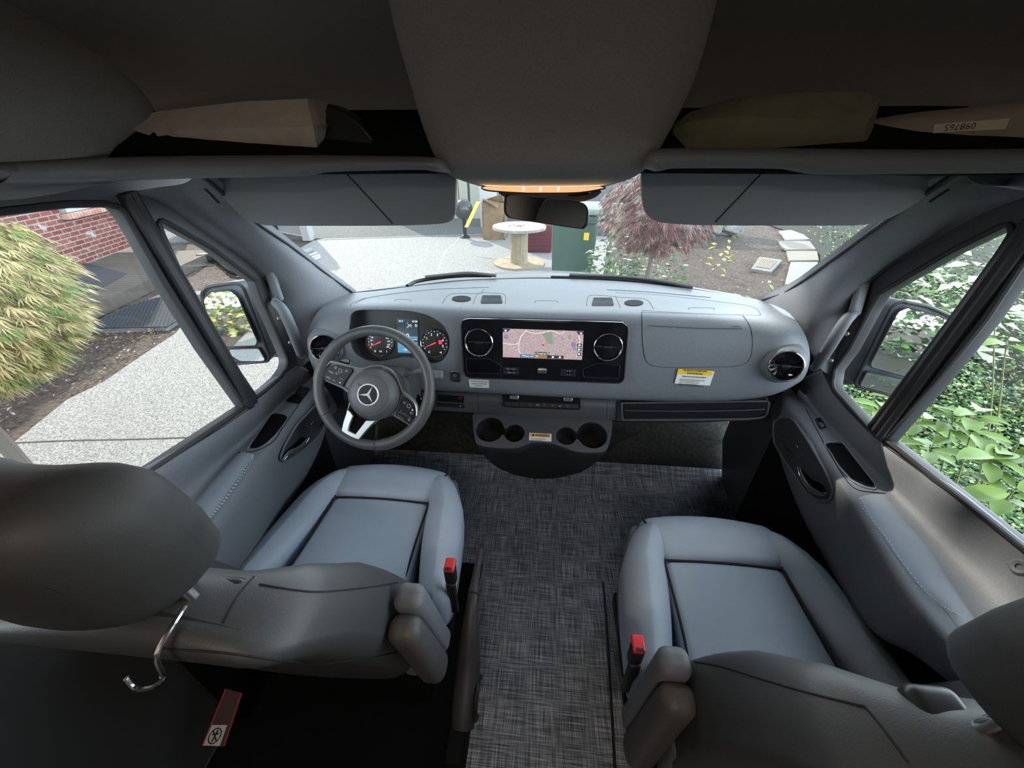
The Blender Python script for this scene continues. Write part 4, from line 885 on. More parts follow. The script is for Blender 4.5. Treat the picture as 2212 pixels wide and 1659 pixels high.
pod(dR, SR, [(1689, 900), (1713, 904), (1750, 960), (1782, 1016), (1801, 1058), (1794, 1082), (1769, 1084), (1741, 1063), (1700, 1003), (1671, 955), (1671, 911)],
    [(1727, 1009), (1733, 1030), (1748, 1054), (1773, 1068), (1787, 1065), (1775, 1044), (1755, 1037), (1741, 1023)],
    [[(1688, 958), (1694, 956), (1704, 974), (1710, 981), (1703, 984), (1694, 972)], [(1722, 962), (1727, 963), (1728, 968), (1712, 974), (1710, 970)]], [(1711, 995), (1720, 991), (1727, 987), (1733, 982), (1701, 938), (1693, 928), (1686, 921)])
pod(dL, SL, [(613, 966), (640, 920), (676, 882), (700, 860), (716, 872), (705, 910), (690, 940), (668, 962), (640, 983), (617, 998), (604, 992)],
    [(610, 993), (624, 978), (640, 972), (655, 960), (664, 946), (650, 944), (632, 962), (618, 974)],
    [[(668, 916), (676, 907), (680, 911), (672, 920)], [(684, 918), (694, 908), (698, 913), (688, 924)]], [(664, 920), (668, 925), (673, 929), (671, 906)])
# door sill line where the glass goes in
line_on(SL, [(345, 1008), (400, 972), (470, 929), (548, 876)], .0013, M_rubber, dL, 'window_wiper_seal', .002)
line_on(SR, [(1906, 960), (1990, 1020), (2090, 1094), (2212, 1192)], .0013, M_rubber, dR, 'window_wiper_seal', .002)
# lock pin bezel on the right sill
g = G(); l, n = SR.hit(2203, 1225); g.lathe([(.006, .002), (.012, .003), (.016, 0)], l, n, 20); build(g, 'lock_pin_bezel', M_trim, dR)

# ================================================================== overhead pod with the roof light, visors, mirror
ovh = thing('overhead_console', 'charcoal overhead console bulging down from the ceiling above the mirror', 'console', (0.02, 0.9, 1.45))
rowsp = [(-70, 815, 1575, .74), (60, 842, 1545, .76), (180, 878, 1508, .77), (240, 895, 1478, .775), (290, 912, 1450, .78), (335, 930, 1425, .785), (362, 945, 1406, .80), (380, 966, 1382, .83), (391, 994, 1354, .87), (399, 1020, 1327, .91), (404, 1040, 1310, .955)]
RW = []
for py, xl, xr, yc in rowsp:
    r = []; 
    if py > 0: pass
    for s_ in (-1, -.97, -.9, -.75, -.5, -.2, .2, .5, .75, .9, .97, 1):
        r.append(U((xl+xr)/2+(xr-xl)/2*s_, py, y=yc+.05*abs(s_)**6))
    r = [U(xl, py, y=yc+.30)*0+Vector((r[0].x+.012, yc+.36, r[0].z))]+r+[Vector((r[-1].x-.012, yc+.36, r[-1].z))]
    RW.append(r)
RW.append([Vector((p.x*.96, p.y+.03, p.z-.004)) for p in RW[-1]])
RW.append([Vector((p.x*.9, 1.06, p.z-.001)) for p in RW[-1]])
g = G(); g.grid(RW); build(g, 'console_body', M_head, ovh, sub=2)
# interior light strip
lo = [(1040, 406), (1050, 401), (1087, 400), (1150, 402), (1180, 402.5), (1230, 402), (1282, 399.5), (1300, 402), (1308, 406), (1296, 409), (1280, 412), (1248, 416), (1200, 417), (1172, 417), (1140, 417), (1099, 415), (1070, 413), (1052, 411)]
LP = [U(a, b, y=.965+.0*abs(a-1172)) for a, b in [tuple(p) for p in crc([Vector(q) for q in lo], 2)]]
E_amb = lit('lit_amber_lens', (1.0, 0.52, 0.25), 1.0)
g = G(); g.prism(LP, Vector((0, .012, 0)))
lmp = thing('map_light', None, None); lmp.parent = ovh
build(g, 'lens', E_amb, lmp, smooth=False, fixn=True)
g = G(); g.tube([p+Vector((0, -.002, 0)) for p in LP], .0016, 6, closed=True, up=(0, 1, 0)); build(g, 'lens_bezel', M_gloss, lmp)
g = G()
for px in (1131, 1168, 1206): g.lathe([(0, -.0015), (.0018, -.001), (.0024, 0)], U(px, 408, y=.9645), (0, 1, 0), 12); g.box(U(px, 408, y=.9645), (.0010, .0010, .010))
o = build(g, 'led_spots', lit('lit_warm_led', (1.0, 0.85, 0.55), 3.0), lmp); o['kind'] = 'stuff'
ol = bpy.data.lights.new('map_light_glow', 'AREA'); ol.shape = 'RECTANGLE'; ol.size = .26; ol.size_y = .012; ol.energy = 0.2; ol.color = (1.0, .62, .32)
oo = bpy.data.objects.new('map_light_glow', ol); COL.objects.link(oo); oo.location = U(1172, 408, y=.955); oo.rotation_euler = (math.radians(-70), 0, 0)
# sensor housing behind the mirror, on the glass
so = [(1075, 413), (1120, 417), (1172, 418), (1240, 417), (1298, 412), (1296, 419), (1286, 427), (1270, 433), (1252, 437), (1200, 440), (1120, 436), (1092, 428)]
P_ = [U(a, b, y=1.03) for a, b in [tuple(p) for p in crc([Vector(q) for q in so], 2)]]; g = G(); g.prism(P_, Vector((0, .10, .01))); build(g, 'sensor_housing', mat('sensor_housing_grey', (.09, .095, .10), .5), ovh, bevel=.006, fixn=True)
g = G(); cc2 = [U(a, b, y=1.026) for a, b in ((1226, 420), (1262, 417), (1275, 415), (1268, 421), (1240, 424), (1230, 423))]; g.prism(cc2, Vector((0, -.003, 0))); build(g, 'sensor_window', M_gloss, ovh, smooth=False, fixn=True)

mir = thing('rear_view_mirror', 'black framed rear view mirror hanging under the overhead light, tilted right', 'mirror', (0.02, 1.0, 1.36))
mo = [(1088, 432), (1091, 423), (1103, 419.5), (1150, 424), (1200, 429), (1248, 435.5), (1262, 440), (1270, 450), (1272, 465), (1270.5, 482), (1264, 492), (1252, 494.5), (1180, 484), (1110, 473), (1096, 469), (1088, 458)]
mc = U(1180, 457, y=1.0); mn = (CAMP+Vector((-.30, -1.2, .20))-mc).normalized()
MP = [onp(mc, mn, p.x, p.y) for p in crc([Vector(q) for q in mo], 3)]
g = G(); c0 = sum(MP, Vector())/len(MP); g.prism([p-mn*.022 for p in MP], mn*.022); build(g, 'mirror_frame', M_black, mir, bevel=.004, fixn=True)
g = G(); g.prism([c0+(p-c0)*.93+mn*.0006 for p in MP], mn*.0012); build(g, 'mirror_glass', M_mirror, mir, smooth=False, fixn=True)
g = G(); g.tube([c0-mn*.015, c0-mn*.05+Vector((0, .03, .03)), U(1185, 425, y=1.06)], [.012, .010, .014], 12); build(g, 'mirror_stem', M_black, mir)

def visor(name, label, outl, seams, y0):
    v = thing(name, label, 'sun visor', tuple(U(*outl[0], y=y0))); O = crc([Vector(p) for p in outl], 3)
    def Y(py): return y0+.0006*(py-380)*.35
    g = G(); F = [U(p.x, p.y, y=y0) for p in O]; tilt = lambda p: p+Vector((0, (1.45-p.z)*.12, 0))
    F = [U(p.x, p.y, y=y0+(1.45-q.z)*.12) for p, q in zip(O, F)]
    g.prism(F, Vector((0, .018, .002))); b = build(g, 'visor_board', mat('visor_vinyl', (.16, .175, .185), .55, bump=.2, bscale=500), v, bevel=.005, fixn=True)
    s_ = Surf(b)
    for k, pts in enumerate(seams):
        g = G(); g.tube([s_.on(p[0], p[1], .0002) for p in cr([Vector(q) for q in pts], 8)], .0016, 6); build(g, 'visor_fold', M_seam, v)
    return v
visor('sun_visor', 'flipped-down grey sun visor on the driver side, left of the overhead console', [(425, 350), (935, 345), (972, 350), (982, 380), (983.5, 430), (982, 462), (974, 477), (945, 484), (852, 487.5), (716, 488), (590, 487.5), (560, 483), (526, 471), (485, 430), (443, 390)], [[(745, 372), (800, 430), (848, 483)]], .93)
visor('sun_visor', 'flipped-down grey sun visor on the passenger side, right of the overhead console', [(1420, 345), (2060, 350), (2058, 382), (2000, 425), (1944, 461), (1905, 477), (1870, 485), (1831, 487.5), (1700, 487.5), (1542, 487), (1436, 482), (1403, 469), (1391, 450), (1387, 415), (1387, 375), (1395, 352)], [[(1647, 372), (1600, 422), (1545, 480)]], .93)

# ================================================================== things on the overhead shelf
M_paper = mat('brown_kraft_paper', (0.72, 0.64, 0.54), 0.85, var=.1, vscale=25, bump=.3, bscale=60, bdist=.004)
M_paperd = mat('olive_wrapping_paper', (0.26, 0.25, 0.17), 0.8, var=.12, vscale=25, bump=.3, bscale=60, bdist=.004)
def parcel(label, sil, ridge, y0, dy, m, ends=None):
    """sil: lower outline, upper outline as matched pixel lists from left to right; ridge between them stands nearer"""
    lo_, up_ = sil; v = thing('wrapped_parcel', label, 'parcel', tuple(U(*lo_[0], y=y0)))
    n = len(lo_); A = [U(*p, y=y0+.02) for p in lo_]; B = [U(*p, y=y0-.012) for p in ridge]; C_ = [U(*p, y=y0+.05) for p in up_]
    D = [Vector((c.x, y0+dy, c.z+.0)) for c in C_]; E_ = [Vector((a.x, y0+dy, a.z)) for a in A]
    g = G(); g.grid([A, B, C_, D, E_, A])
    for k in (0, -1): g.add([A[k], B[k], C_[k], D[k], E_[k]], [[0, 1, 2, 3, 4]])
    b = build(g, 'wrapping', m, v, fixn=True, ang=28); return v
par = parcel('tan paper-wrapped parcel lying on the overhead shelf above the driver visor',
   ([(283, 281), (330, 314), (376, 338), (520, 338), (640, 337), (688, 335), (702, 268)], [(284, 279), (319, 246), (345, 240), (525, 219), (600, 216), (663, 213), (702, 265)]),
   [(283, 280), (335, 296), (376, 284), (520, 277), (640, 275), (676, 272), (702, 267)], .90, .13, M_paper)
par2 = parcel('dull olive paper-wrapped parcel lying on the overhead shelf above the passenger visor',
   ([(1455, 290), (1482, 320), (1560, 322), (1700, 323), (1820, 322), (1866, 320), (1885, 280)], [(1455, 272), (1504, 239), (1606, 207), (1740, 200), (1860, 197), (1905, 211), (1893, 243)]),
   [(1454, 282), (1490, 262), (1580, 252), (1700, 254), (1820, 262), (1872, 268), (1890, 262)], .90, .13, M_paperd)
g = G(); q = [U(*p, y=.93) for p in ((704, 222), (720, 228), (745, 240), (775, 262), (808, 300), (800, 332), (740, 334), (696, 334))]; g.prism(q, Vector((0, .05, 0))); o = build(g, 'plastic_bag', M_black, bevel=.006, fixn=True); tag(o, 'crumpled black plastic bag lying beside the tan parcel on the shelf', 'bag')
# strip added on the passenger shelf wall, warm light painted in tan; number sticker
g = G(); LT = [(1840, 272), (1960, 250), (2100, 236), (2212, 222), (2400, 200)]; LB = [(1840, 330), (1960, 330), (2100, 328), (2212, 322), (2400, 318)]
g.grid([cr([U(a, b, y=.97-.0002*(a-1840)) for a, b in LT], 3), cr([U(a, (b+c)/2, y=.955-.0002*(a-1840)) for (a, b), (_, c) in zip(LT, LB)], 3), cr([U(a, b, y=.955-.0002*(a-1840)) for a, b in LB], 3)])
lin = build(g, 'trim_15', mat('warm_lit_shelf_lining', (0.30, 0.25, 0.20), 0.7), kind='structure', sub=1, ang=80, solid=.01, soff=-1)
Sn = Surf(lin); nsf = thing('number_sticker', 'long cream number sticker reading 098765 upside down on the shelf lining', 'label', tuple(Sn.hit(2097, 272)[0]))
q = [Sn.on(*p, .0012) for p in ((2016, 269), (2181, 256), (2170, 279), (2014, 288))]; g = G(); nn = Sn.hit(2097, 272)[1]; g.prism(q, nn*.0006); build(g, 'paper', mat('cream_label', (.62, .52, .40), .6), nsf, smooth=False, fixn=True)
l = Sn.on(2072, 274, .0026); a = (q[1]-q[0]).normalized(); b = nn.cross(a); t = (l-CAMP).dot(fw)/FPX; text('098765', 17*t, l, -a, -b, M_ink, nsf, 'print', .0002)

# ================================================================== grab handles on the pillars
def grab(label, pts, y_out, side, sf, cap):
    h = thing('grab_handle', label, 'handle', tuple(U(pts[0][0], pts[0][1], x=(XL+.05 if side < 0 else XR-.05))))
    xo = XL+.03 if side < 0 else XR-.03
    P_ = [U(a, b, x=xo-side*o_) for a, b, o_ in pts]; c = cr(P_, 6); n = len(c)
    g = G(); g.tube(c, [.011+.006*math.sin(math.pi*i/(n-1))**.5 for i in range(n)], 12); build(g, 'grip', M_trim, h)
    g = G()
    for k in (0, -1): g.lathe([(0, .004), (.006, .004), (.010, 0), (.014, -.01)], P_[k]+Vector((-side*.012, 0, 0)), (-side, 0, 0), 16)
    build(g, 'end_cap', M_pillar, h)
    g = G(); g.rbox((0, 0, 0), (.022, .03, .10), .008, 3); k = [U(a, b, x=xo) for a, b in cap]; mid = (k[0]+k[1])/2; d = (k[1]-k[0]).normalized(); R = d.to_track_quat('Z', 'X').to_matrix(); g.xf(lambda p: mid+R@p); build(g, 'upper_cover', M_pillar, h)
    for px, py in ((603, 688), (627, 740)) if side < 0 else ((1829, 721), (1795, 779)):
        g = G(); g.lathe([(0, .003), (.0045, .003), (.007, 0)], U(px, py, x=xo-side*.012), (-side, -.5, .3), 14); build(g, 'screw', M_satin, h)
grab('grey grab handle on the driver side windshield pillar', [(592, 652, .0), (610, 668, .035), (628, 705, .045), (643, 745, .03), (650, 768, 0)], 0, -1, None, [(585, 595), (600, 640)])
grab('grey grab handle on the passenger side windshield pillar', [(1845, 676, .0), (1826, 694, .035), (1800, 735, .045), (1775, 775, .03), (1762, 795, 0)], 0, 1, None, [(1862, 620), (1848, 668)])
# corner filler between the shelf lip and the top of the passenger pillar
g = G(); g.prism([U(2050, 362, y=.93), U(2190, 362, y=1.0), U(2190, 402, y=1.0), U(2125, 402, y=.97), U(2050, 390, y=.93)], Vector((0, .02, 0))); build(g, 'trim_21', M_pillar, kind='structure', smooth=False, fixn=True)
# ================================================================== steering wheel and column
WC = U(807, 838, t=1.165); wn = Vector((0.0, -.86, .51)).normalized(); wa0 = X3.copy(); wb0 = wn.cross(wa0)
th = math.radians(27); wa = wa0*math.cos(th)-wb0*math.sin(th); wb = wb0*math.cos(th)+wa0*math.sin(th)
sw = thing('steering_wheel', 'black leather multi-function steering wheel with silver lower spoke and star emblem', 'steering wheel', tuple(WC))
def wp(px, py, off=0.0): return onp(WC+wn*off, wn, px, py)
RIM = 0.1735
M_leather = mat('black_wheel_leather', (.075, .078, .082), .45, bump=.25, bscale=450)
g = G(); g.tube([WC+(wa*math.cos(k*2*math.pi/72)+wb*math.sin(k*2*math.pi/72))*RIM for k in range(72)], [.0158+(.0022 if (k % 72) in range(62, 72) or (k % 36) in range(0, 5) or k in range(32, 38) else 0) for k in range(72)], 14, closed=True, up=wn); build(g, 'rim', M_leather, sw)
for an in (-12, 192, 238, 302):
    c = math.radians(an); o = WC+(wa*math.cos(c)+wb*math.sin(c))*RIM; ax = wa*(-math.sin(c))+wb*math.cos(c)
    g = G(); g.lathe([(.0160, -.0008), (.0166, 0), (.0160, .0008)], o, ax, 24); build(g, 'rim_seam', M_seam, sw)
def wplate(name, poly, off, th_, m, rr=4, bev=.0015):
    P_ = [wp(p.x, p.y, off) for p in rpoly([Vector(q) for q in poly], rr, 4)]; g = G(); g.prism(P_, wn*th_); return build(g, name, m, sw, bevel=bev, fixn=True)
M_spoke = mat('wheel_spoke_plastic', (.085, .09, .095), .45)
wplate('spoke', [(684, 808), (700, 790), (716, 779), (740, 784), (775, 793), (800, 800), (780, 860), (764, 868), (758, 850), (744, 839), (705, 822)], -.012, .014, M_spoke)
wplate('spoke', [(830, 792), (850, 798), (866, 815), (880, 845), (900, 872), (918, 882), (932, 880), (930, 895), (915, 912), (897, 923), (870, 908), (845, 893), (820, 870)], -.012, .014, M_spoke)
wplate('spoke', [(760, 860), (850, 895), (806, 918), (785, 945), (774, 957), (750, 950), (738, 934), (750, 895)], -.014, .010, M_matte)
# silver lower spoke, a U with a gap, in one piece
su = [(753, 882), (751, 891.5), (744, 912), (739.5, 932), (743, 939), (754, 947), (766, 952), (774, 953), (781, 947), (793, 932), (806.5, 917), (818, 907), (793, 907), (781, 923), (771, 936.5), (756, 928.5), (760, 914), (767, 898), (762, 890)]
P_ = [wp(a, b, .000) for a, b in su]; g = G(); g.prism(P_, wn*.010); o = build(g, 'silver_spoke', M_satin, sw, bevel=.003, fixn=True)
wplate('spoke_gap', [(767, 900), (793, 909), (772, 935), (757, 928)], -.004, .006, M_dark, 1, 0)
# airbag boss
hc = wp(810, 851, .0)
g = G(); R_ = .0795; g.lathe([(0, .047), (R_*.35, .0465), (R_*.6, .044), (R_*.78, .038), (R_*.90, .027), (R_*.97, .014), (R_, .0), (R_, -.012)], hc, wn, 56); build(g, 'airbag_cover', mat('airbag_cover_vinyl', (.095, .10, .105), .5, bump=.2, bscale=600), sw)
g = G(); g.lathe([(R_*.76, .0385), (R_*.78, .0392), (R_*.80, .0375)], hc, wn, 56); build(g, 'airbag_seam', M_spoke, sw)
# chrome trim sweeping from the left pad over the boss to the right pad
tr_ = [(694, 808), (705, 791), (715, 782), (724, 782.5), (740, 786), (762, 792), (785, 795.5), (807, 790), (826, 791), (845, 800), (858, 817), (865, 834), (872, 847), (889, 860), (899, 872), (902, 888), (900.5, 905), (896, 918), (889, 920), (872, 909), (852, 896)]
c = cr([wp(a, b, .006) for a, b in tr_], 6); n = len(c)
g = G(); g.tube(c, [.0022+.0028*math.exp(-((i/n-.72)/.12)**2)+.0022*math.exp(-((i/n-.12)/.08)**2) for i in range(n)], 8, up=wn); build(g, 'silver_trim', M_satin, sw)
c = cr([wp(a, b, .005) for a, b in ((752, 885), (755, 872), (757, 855), (750, 842), (740, 836), (716, 824), (697, 816), (691, 811), (694, 806))], 5); g = G(); g.tube(c, .0017, 8, up=wn); build(g, 'silver_trim', M_satin, sw)
c = cr([wp(a, b, .005) for a, b in ((852, 896), (858, 884), (864, 866), (869, 852))], 5); g = G(); g.tube(c, .0012, 8, up=wn); build(g, 'silver_trim', M_satin, sw)
c = cr([wp(a, b, .003) for a, b in ((852, 896), (836, 899), (822, 905), (808, 916))], 5); g = G(); g.tube(c, .0016, 8, up=wn); build(g, 'silver_trim', M_satin, sw)
for nm, poly in (('button_pad', [(694, 812), (701, 801), (712, 791), (726, 788), (761, 795.5), (764, 802), (756, 812), (748, 824), (743, 836), (720, 827), (697, 817)]), ('button_pad', [(871, 856), (886, 866), (895, 880), (897.5, 897), (894, 912), (888, 916), (856, 894), (862, 879), (867, 866)])):
    wplate(nm, poly, .001, .006, mat('button_pad_black', (.010, .011, .012), .4, spec=.2), 3, .001)
M_gp = mat('pale_print', (.62, .64, .66), .6)
def wdots(items):
    for s_, px, py, h in items: text(s_, h*1.165/FPX*1.3, wp(px, py, .0076), wa, wb, M_gp, sw, 'button_print', .0002)
wdots([('◁', 724, 794, 5), ('▷', 749, 802, 5), ('HOLD', 715, 804, 3.2), ('SET', 727, 807, 3.2), ('CNCL', 709, 816, 3.2), ('LIM', 721, 822, 3.2), ('▲', 734.5, 826.5, 4), ('—', 738, 818, 6)])
g = G(); o = wp(735, 801, .0072); s_ = 3.6*1.165/FPX; g.tube(rpoly([o+wa*s_*u+wb*s_*v for u, v in ((-1, -1), (1, -1), (1, 1), (-1, 1))], s_*.4, 3), .0005, 6, closed=True, up=wn); build(g, 'touch_button', M_gp, sw)
g = G(); o = wp(883, 877, .0072); g.tube(rpoly([o+wa*s_*u+wb*s_*v for u, v in ((-1, -1), (1, -1), (1, 1), (-1, 1))], s_*.4, 3), .0005, 6, closed=True, up=wn); build(g, 'touch_button', M_gp, sw)
for q in ([(860, 886), (874, 892), (872, 897), (858, 891)], [(878, 894), (890, 901), (888, 906), (876, 899)], [(872, 889), (881, 892), (877, 901), (869, 896)], [(858, 893), (870, 899), (876, 904), (872, 908), (856, 897)]): wplate('wheel_switch', q, .007, .003, M_black, .8, .0006)
wdots([('◁', 873, 870, 5), ('●', 891, 886, 4), ('+', 866, 888, 4), ('✆', 888, 893, 5), ('✆', 884, 907, 5)])
# star emblem
ec = hc+wn*.0473; g = G(); er = .0325; g.lathe([(0, .0006), (er*.92, .0006), (er*.92, -.006)], ec, wn, 48); build(g, 'emblem_ground', mat('button_pad_black', (0, 0, 0)), sw)
g = G(); g.lathe([(er*.86, .0), (er*.90, .0030), (er*.96, .0030), (er*1.0, .0), (er*1.0, -.006)], ec, wn, 56); build(g, 'emblem_ring', mat('emblem_silver', (.85, .85, .84), .3, .0), sw)
g = G(); top_ = ec+wn*.0045
for k in range(3):
    an = math.pi/2+k*2*math.pi/3; d = wa*math.cos(an)+wb*math.sin(an); s_ = wa*math.cos(an+math.pi/3)+wb*math.sin(an+math.pi/3); s2 = wa*math.cos(an-math.pi/3)+wb*math.sin(an-math.pi/3)
    tip = ec+d*er*.88+wn*.0012; g.add([top_, ec+s_*er*.13+wn*.0008, tip, ec+s2*er*.13+wn*.0008], [[0, 1, 2], [0, 2, 3]])
build(g, 'emblem_star', mat('emblem_silver', (.85, .85, .84), .3, .0), sw, smooth=False)
decal_text  # airbag mark
text('AIRBAG', .006, hc+wn*.0462+wa*(-.036)+wb*.012, wa, wb, M_spoke, sw, 'lettering', .0004)
# shift paddles
for nm, poly in (('shift_paddle', [(734, 784), (737, 778), (744, 775.5), (757, 776), (757, 782), (753, 788)]), ('shift_paddle', [(903, 850), (908, 855), (914, 866), (918, 878), (913, 881), (905, 876), (899, 866)])): wplate(nm, poly, -.022, .006, M_gloss, 3, .001)
text('–', .012, wp(749, 780, -.015), wa, wb, M_gp, sw, 'paddle_print', .0002); text('+', .012, wp(909, 862, -.015), wa, wb, M_gp, sw, 'paddle_print', .0002)
# column shroud and stalk: a thing of its own fixed to the dash
colm = thing('steering_column', 'dark plastic steering column shroud with lever stalks behind the wheel', 'steering column', tuple(WC-wn*.1))
g = G(); g.rbox((0, 0, 0), (.16, .16, .17), .05, 4, fn=lambda p: Vector((p.x*(1.0+.5*max(0, p.z)), p.y*(1.0+.2*max(0, p.z)), p.z))); R = Matrix((wa0, wb0, wn)).transposed(); g.xf(lambda p: hc+R@(p+Vector((.012, .004, -.115)))); build(g, 'column_shroud', M_dashlow, colm)
g = G(); g.rbox((0, 0, 0), (.13, .12, .12), .04, 3); g.xf(lambda p: hc+R@(p+Vector((.0, -.02, -.22)))); build(g, 'column_tube', M_matte, colm)
c = cr([wp(868, 815, -.05), wp(890, 806, -.05), wp(915, 800, -.052), wp(938, 806, -.055)], 4); n = len(c); g = G(); g.tube(c, [.0045+.006*i/n for i in range(n)], 10); build(g, 'selector_stalk', M_trim, colm)
g = G(); g.rbox((0, 0, 0), (.030, .026, .02), .006, 3, R=R); q = wp(947, 809, -.055); g.xf(lambda p: q+p); build(g, 'stalk_end', M_trim, colm)
c = [wp(700, 780, -.055), wp(720, 800, -.055), wp(760, 815, -.055)]; g = G(); g.tube(cr(c, 4), .008, 10); build(g, 'indicator_stalk', M_black, colm)

# ================================================================== seats
def seat(label, cx, y0, s, back_dy=0.0, hook=True, ln=.205, hy=-.305, arm=((.297, -.10, .53), (.278, -.160, .77)), seams=()):
    """s = +1: inboard is +x (driver), -1: inboard is -x (passenger)"""
    st = thing('front_seat', label, 'seat', (cx, y0+.25, 0))
    def L(p): return Vector((cx+s*p[0], y0+p[1], p[2]))
    def put(g, name, m, par=st, **k):
        g.xf(L)
        if s < 0: g.f = [f[::-1] for f in g.f]
        return build(g, name, m, par, **k)
    # pedestal and plastic valance
    g = G(); g.rbox((0, .20, .14), (.42, .50, .26), .02, 2); put(g, 'pedestal', M_matte)
    g = G(); g.rbox((0, .235, .335), (.46, .42, .13), .03, 4, fn=lambda p: Vector((p.x*(1-.25*max(0, p.y/.21)**3), p.y, p.z+.02*max(0, p.y/.21)))); put(g, 'seat_pan', M_black)
    for k, (u, w, z_, h_) in enumerate(((.262, .030, .385, .13), (.245, .02, .42, .09))):
        g = G(); g.rbox((u, .22, z_), (w, .47, h_), w*.45, 6, fn=lambda p: Vector((p.x-.055*max(0, (p.y+.02)/.25)**2.2, p.y, p.z+.03*(p.y/.23)*(1 if p.z > 0 else .3)))); put(g, 'side_valance', M_trim if k == 0 else M_pad)
    g = G(); g.rbox((-.255, .22, .39), (.03, .44, .10), .012, 5, fn=lambda p: Vector((p.x+.05*max(0, p.y/.23)**2.2, p.y, p.z))); put(g, 'side_valance', M_black)
    g = G(); g.lathe([(.052, 0), (.050, .012), (.035, .016), (0, .017)], (.268, .05, .33), (1, 0, 0), 24); put(g, 'recline_wheel', M_matte)
    # cushion
    def crown(a): return lambda p: Vector((p.x, p.y, p.z+a*(1-(p.x/.17)**2) if p.z > 0 else p.z))
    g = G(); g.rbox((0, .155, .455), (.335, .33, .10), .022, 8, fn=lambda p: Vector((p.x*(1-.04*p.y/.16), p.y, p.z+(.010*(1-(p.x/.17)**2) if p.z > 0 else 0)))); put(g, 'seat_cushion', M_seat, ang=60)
    def thigh(p):
        v = (p.y+.09)/.18; x = p.x*(1+.22*v); z = p.z+(.008*(1-(p.x/.17)**2) if p.z > 0 else 0)+.012*v-.040*max(0, v-.45)**2/.3
        return Vector((x, p.y-.025*(p.x/.17)**2*max(0, v), z))
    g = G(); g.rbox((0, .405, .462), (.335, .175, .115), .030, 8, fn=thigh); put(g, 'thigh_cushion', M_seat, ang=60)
    for pts in ([(-.163, .015, .495), (-.160, .16, .503), (-.160, .312, .505)], [(.163, .015, .495), (.160, .16, .503), (.160, .312, .505)], [(-.163, .316, .503), (0, .316, .511), (.163, .316, .503)], [(-.160, .316, .506), (-.178, .40, .515), (-.192, .455, .503)], [(.160, .316, .506), (.178, .40, .515), (.192, .455, .503)]):
        g = G(); g.tube(cr([Vector(q) for q in pts], 6), .0032, 8); put(g, 'cushion_seam', M_seam)
    for k in (-1, 1):
        def bol(p, k=k):
            v = (p.y+.225)/.45; lat = k*(.085-.0)*0
            cx_ = k*(.045*max(0,1-v)**1.2+.010-.012*v-.035*max(0, v-.72)/.28*1.0); wd = .62+.95*math.sin(math.pi*min(1, .15+.75*(1-v)))*.62
            q = p.x*wd
            return Vector((q+cx_, p.y, p.z*(1-.25*max(0, v-.8)/.2)+.022*(1-abs(p.x)/.05*.4)*(1 if p.z > 0 else 0)-.0*v))
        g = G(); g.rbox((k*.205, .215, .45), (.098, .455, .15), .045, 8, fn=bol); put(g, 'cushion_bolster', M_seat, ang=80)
        pts = [Vector((k*u, y, z)) for u, y, z in ((.268, .02, .475), (.272, .12, .49), (.262, .24, .50), (.240, .34, .50), (.212, .42, .49), (.200, .437, .46))]
        g = G(); g.tube(cr(pts, 5), .0022, 6); put(g, 'piping', M_seat)
    # backrest
    H = .56
    def bk(p):
        t = (p.z+H/2)/H; w = 1.0-.10*t-.34*max(0, t-.55)**1.3; lean = -.05-ln*t+.02*math.sin(math.pi*t)
        th_ = p.y; front = p.y > 0; e = abs(p.x)/.25
        if front: th_ = p.y*(1+1.5*max(0, e-.5)/.5*(1-.7*t))-.012*(1-e)
        else: th_ = p.y*(1-.15*e*e)*(1-.25*t)-.012*math.sin(math.pi*t)*(1-e*e)
        zz = .48+t*H+.03*0-.05*(e**2)*max(0, t-.7)/.3
        return Vector((p.x*w, th_+lean+back_dy, zz))
    g = G(); g.rbox((0, 0, 0), (.52, .135, H), .055, 12, fn=bk); bk_o = put(g, 'backrest', M_seatback, ang=80)
    Sb = Surf(bk_o)
    for pts in seams:
        g = G(); g.tube([Sb.on(p.x, p.y, .0004) for p in cr([Vector(q) for q in pts], 5)], .0013, 6); build(g, 'back_seam', M_seam, st)
    # headrest on two posts
    def hfn(x, y, z): return Vector((x*(1-.18*max(0, -z/.1)-.10*max(0, z/.1)**2), hy+y-.02*(z/.1)+(.03*(x/.14)**2), 1.135+z))
    g = G(); g.rbox((0, 0, 0), (.255, .125, .225), .055, 8, fn=lambda p: hfn(*p)); hr = put(g, 'headrest', mat('headrest_cover', (.042, .042, .040), .6, bump=.3, bscale=550, bdist=.0008), ang=80)
    for k in (-1, 1):
        g = G(); g.tube(cr([hfn(k*u, y, z) for u, y, z in ((.075, -.050, .092), (.085, -.0580, .05), (.085, -.0580, .0), (.075, -.0580, -.045), (.06, -.053, -.085))], 6), .0020, 6); put(g, 'headrest_seam', M_seam)
    for k in (-1, 1):
        g = G(); g.tube([Vector((k*.085, hy+.015, 1.09)), Vector((k*.092, hy+.020, .97))], .007, 12); put(g, 'headrest_post', M_chrome)
        g = G(); g.rbox((k*.102, hy+.034, .995), (.055, .050, .034), .012, 3, R=None); put(g, 'post_sleeve', M_black)
    # folded-up armrest on the inboard side
    piv = Vector(arm[0]); tip = Vector(arm[1]); d = (tip-piv); Ln = d.length+.03; d.normalize()
    R = Matrix((X3, d.cross(X3).normalized(), d)).transposed()
    g = G(); g.rbox((0, 0, 0), (.056, .050, Ln), .018, 6, fn=lambda p: Vector((p.x, p.y+.018+.012*math.sin(p.z*8), p.z))); mid = (piv+tip)/2; g.xf(lambda p: mid+R@p); put(g, 'armrest_shell', M_trim)
